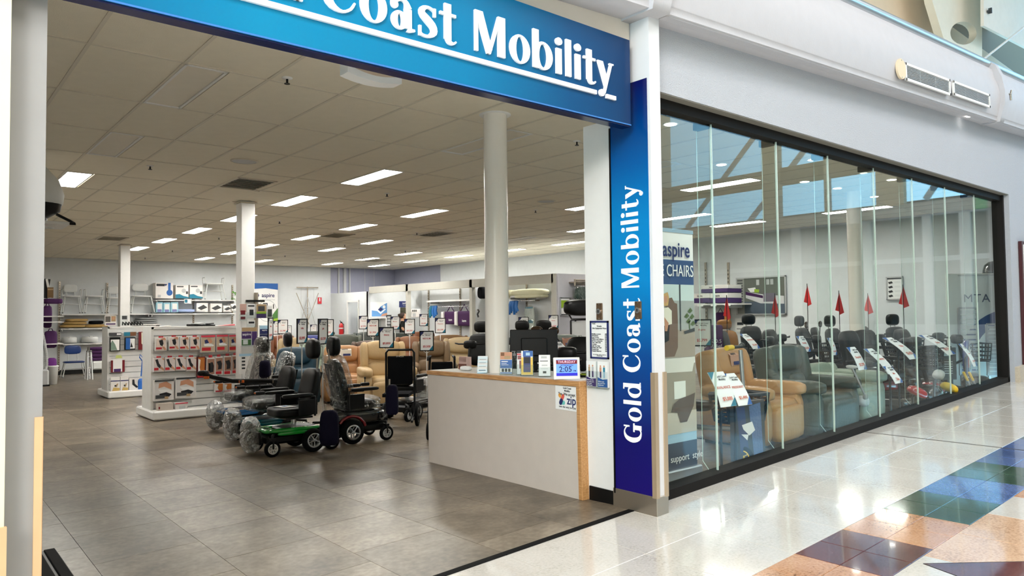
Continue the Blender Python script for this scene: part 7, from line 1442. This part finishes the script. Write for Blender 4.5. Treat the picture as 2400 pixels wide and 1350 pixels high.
for k, (q, lab) in enumerate((((1642, 668, 1706, 686), 'topmost white and purple mattress box on the right wall shelf'), ((1625, 688, 1664, 710), 'lower left white and purple mattress box on the shelf'), ((1664, 687, 1706, 710), 'lower right white and purple mattress box on the shelf'))):
    y, z, w, h = onx(*q, XW-.6); t = thing('mattress_box', lab, 'box', (XW-.6, y, z-h/2), -PI/2, 'mattress boxes'); b = MB(); b.box((0, .28, h*.75), (w*.98, .56, h*.5), bx_, bev=.01); b.build('lid', t); b = MB(); b.box((0, .28, h*.25), (w*.98, .56, h*.5), purp, bev=.01); b.build('base', t); text('icare', h*.34, ink, t, (-w*.1, -.004, h*.74), off=.002)
y, z, w, h = onx(1622, 711, 1728, 716, XW-.62); t = thing('wall_shelf', 'white shelf under the mattress boxes on the right wall', 'shelf', (XW-.33, y, z)); b = MB(); b.box((0, 0, 0), (.6, w, .03), white); b.build('board', t); b = MB()
for s in (-1, 0, 1): b.box((-.305, s*w*.3, -.01), (.006, .16, .06), paper)
b.build('ticket', t); b = MB()
for s in (-1, 1): b.box((0, s*w*.3, -.05), (.55, .02, .07), lgrey)
b.build('bracket', t)
for px, lab in ((1654, 'left'), (1707, 'right')):
    p = PX(px, 660, XW-.03); zt_ = PX(px, 615, XW-.03).z; t = thing('shelf_upright', lab+' slotted upright above the mattress boxes', 'upright', (XW-.02, p.y, 0)); b = MB(); b.box((0, 0, (zt_+.4)/2), (.03, .05, zt_-.4), steel)
    for k in range(24): b.box((-.017, 0, .5+(zt_-.6)*k/24), (.004, .016, .045), black)
    b.build('slotted_rail', t)
def putbox(px, dep, m, label, name, cat, d=.3):
    a, c = PD(px[0], px[3], dep), PD(px[2], px[1], dep); w = (px[2]-px[0])/FPX*dep; h = (px[3]-px[1])/FPX*dep; q = PD((px[0]+px[2])/2, px[3], dep)
    t = thing(name, label, cat, (q.x, q.y, q.z), -YAW); b = MB(); b.box((0, d/2, h/2), (w, d, h), m, bev=.02); b.build('box', t); return t, w, h
t, w, h = putbox((1662, 762, 1696, 835), 11.2, purple, 'purple printed carton behind the tan window recliner', 'purple_carton', 'carton'); text('S.O.S\nRelief', h*.16, lgrey, t, (0, -.004, h*.4)); q = t.location; b = MB(); b.box((0, .15, (zs(q.x, q.y)-q.z)/2), (w*.9, .25, q.z-zs(q.x, q.y)), dgrey); b.build('plinth', t)
t, w, h = putbox((1682, 732, 1700, 764), 16.9, purple, 'purple shopping bag hanging on the shelf end behind the window', 'purple_bag', 'bag', .15); b = MB(); b.tube([(-w*.3, .07, h), (0, .07, h*1.3), (w*.3, .07, h)], .01, purple, 5); b.build('handle', t)
t, w, h = putbox((1700, 723, 1712, 752), 16.7, mat('orange_bag', (206, 132, 46), .6), 'narrow orange packet hanging beside the purple bag', 'orange_packet', 'packet', .1); b = MB(); b.tube([(0, .05, h), (0, .05, h*1.15)], .008, steel, 5); b.build('hook', t)
loc, zt_ = putd(1716, 756, 14.6); t = thing('pedestal_chair', 'mustard brown high back seat behind the tan window recliner', 'seat', loc, -.5); captain(t, zt_-loc[2]-.8, 0, leather('leather_mustard', (120, 78, 20)), True, .5); b = MB(); b.cyl((0, 0, 0), (0, 0, zt_-loc[2]-.86), .05, blackm); b.lathe([(0, 0), (.25, 0), (.25, .03), (.05, .05)], black, 18); b.build('pedestal', t)
# right edge of the wall: dark dome on the ledge seen in the far corner
q = PD(2335, 615, 11.8); t = thing('dark_helmet', 'dark domed helmet on top of the pale ring display panel', 'helmet', (q.x, q.y+.02, t.location.z*0+PD(2308, 640, 11.4).z), -YAW); b = MB(); b.lathe([(.17, 0), (.175, .06), (.15, .15), (.09, .20), (0, .22)], mat('helmet_black', (26, 24, 26), .25, coat=.6), 20); b.build('shell', t); b = MB(); b.lathe([(.18, -.0), (.182, .025), (.175, .03)], black, 20); b.build('rim', t)
# dark ribbed ramp mat lying just inside the entrance
t = thing('ramp_mat', 'black ribbed rubber ramp mat on the floor by the left pillar', 'mat', (.52, 4.98, zs(.6, 5)), 0); b = MB(); o = .03
b.prism([(-.5, 0), (.23, 0), (.25, .02), (.23, .05), (-.5, .05)], -.42, .30, black); b.build('base', t)
for k in range(6): b = MB(); b.box((.20-.075*k, -.06, .053), (.058, .70, .014), rubber, bev=.004); b.build('rib', t)
# ================================================================ lettering to plain meshes
dg = bpy.context.evaluated_depsgraph_get(); dg.update()
for o in [o for o in COL.objects if o.type == 'FONT']:
    me = bpy.data.meshes.new_from_object(o.evaluated_get(dg)); n_ = o.name; c = o.data; p = o.parent; l, r, s = o.location.copy(), o.rotation_euler.copy(), o.scale.copy()
    me.materials.clear(); me.materials.append(c.materials[0]); bpy.data.objects.remove(o); q = link(n_, me, p, loc=l, rot=tuple(r)); q.scale = s
for o in [o for o in COL.objects if o.type == 'CURVE']:
    me = bpy.data.meshes.new_from_object(o.evaluated_get(dg)); n_ = o.name; p = o.parent; l, r = o.location.copy(), o.rotation_euler.copy(); k_ = o.get('kind'); bpy.data.objects.remove(o); link(n_, me, p, loc=l, rot=tuple(r), kind=k_)
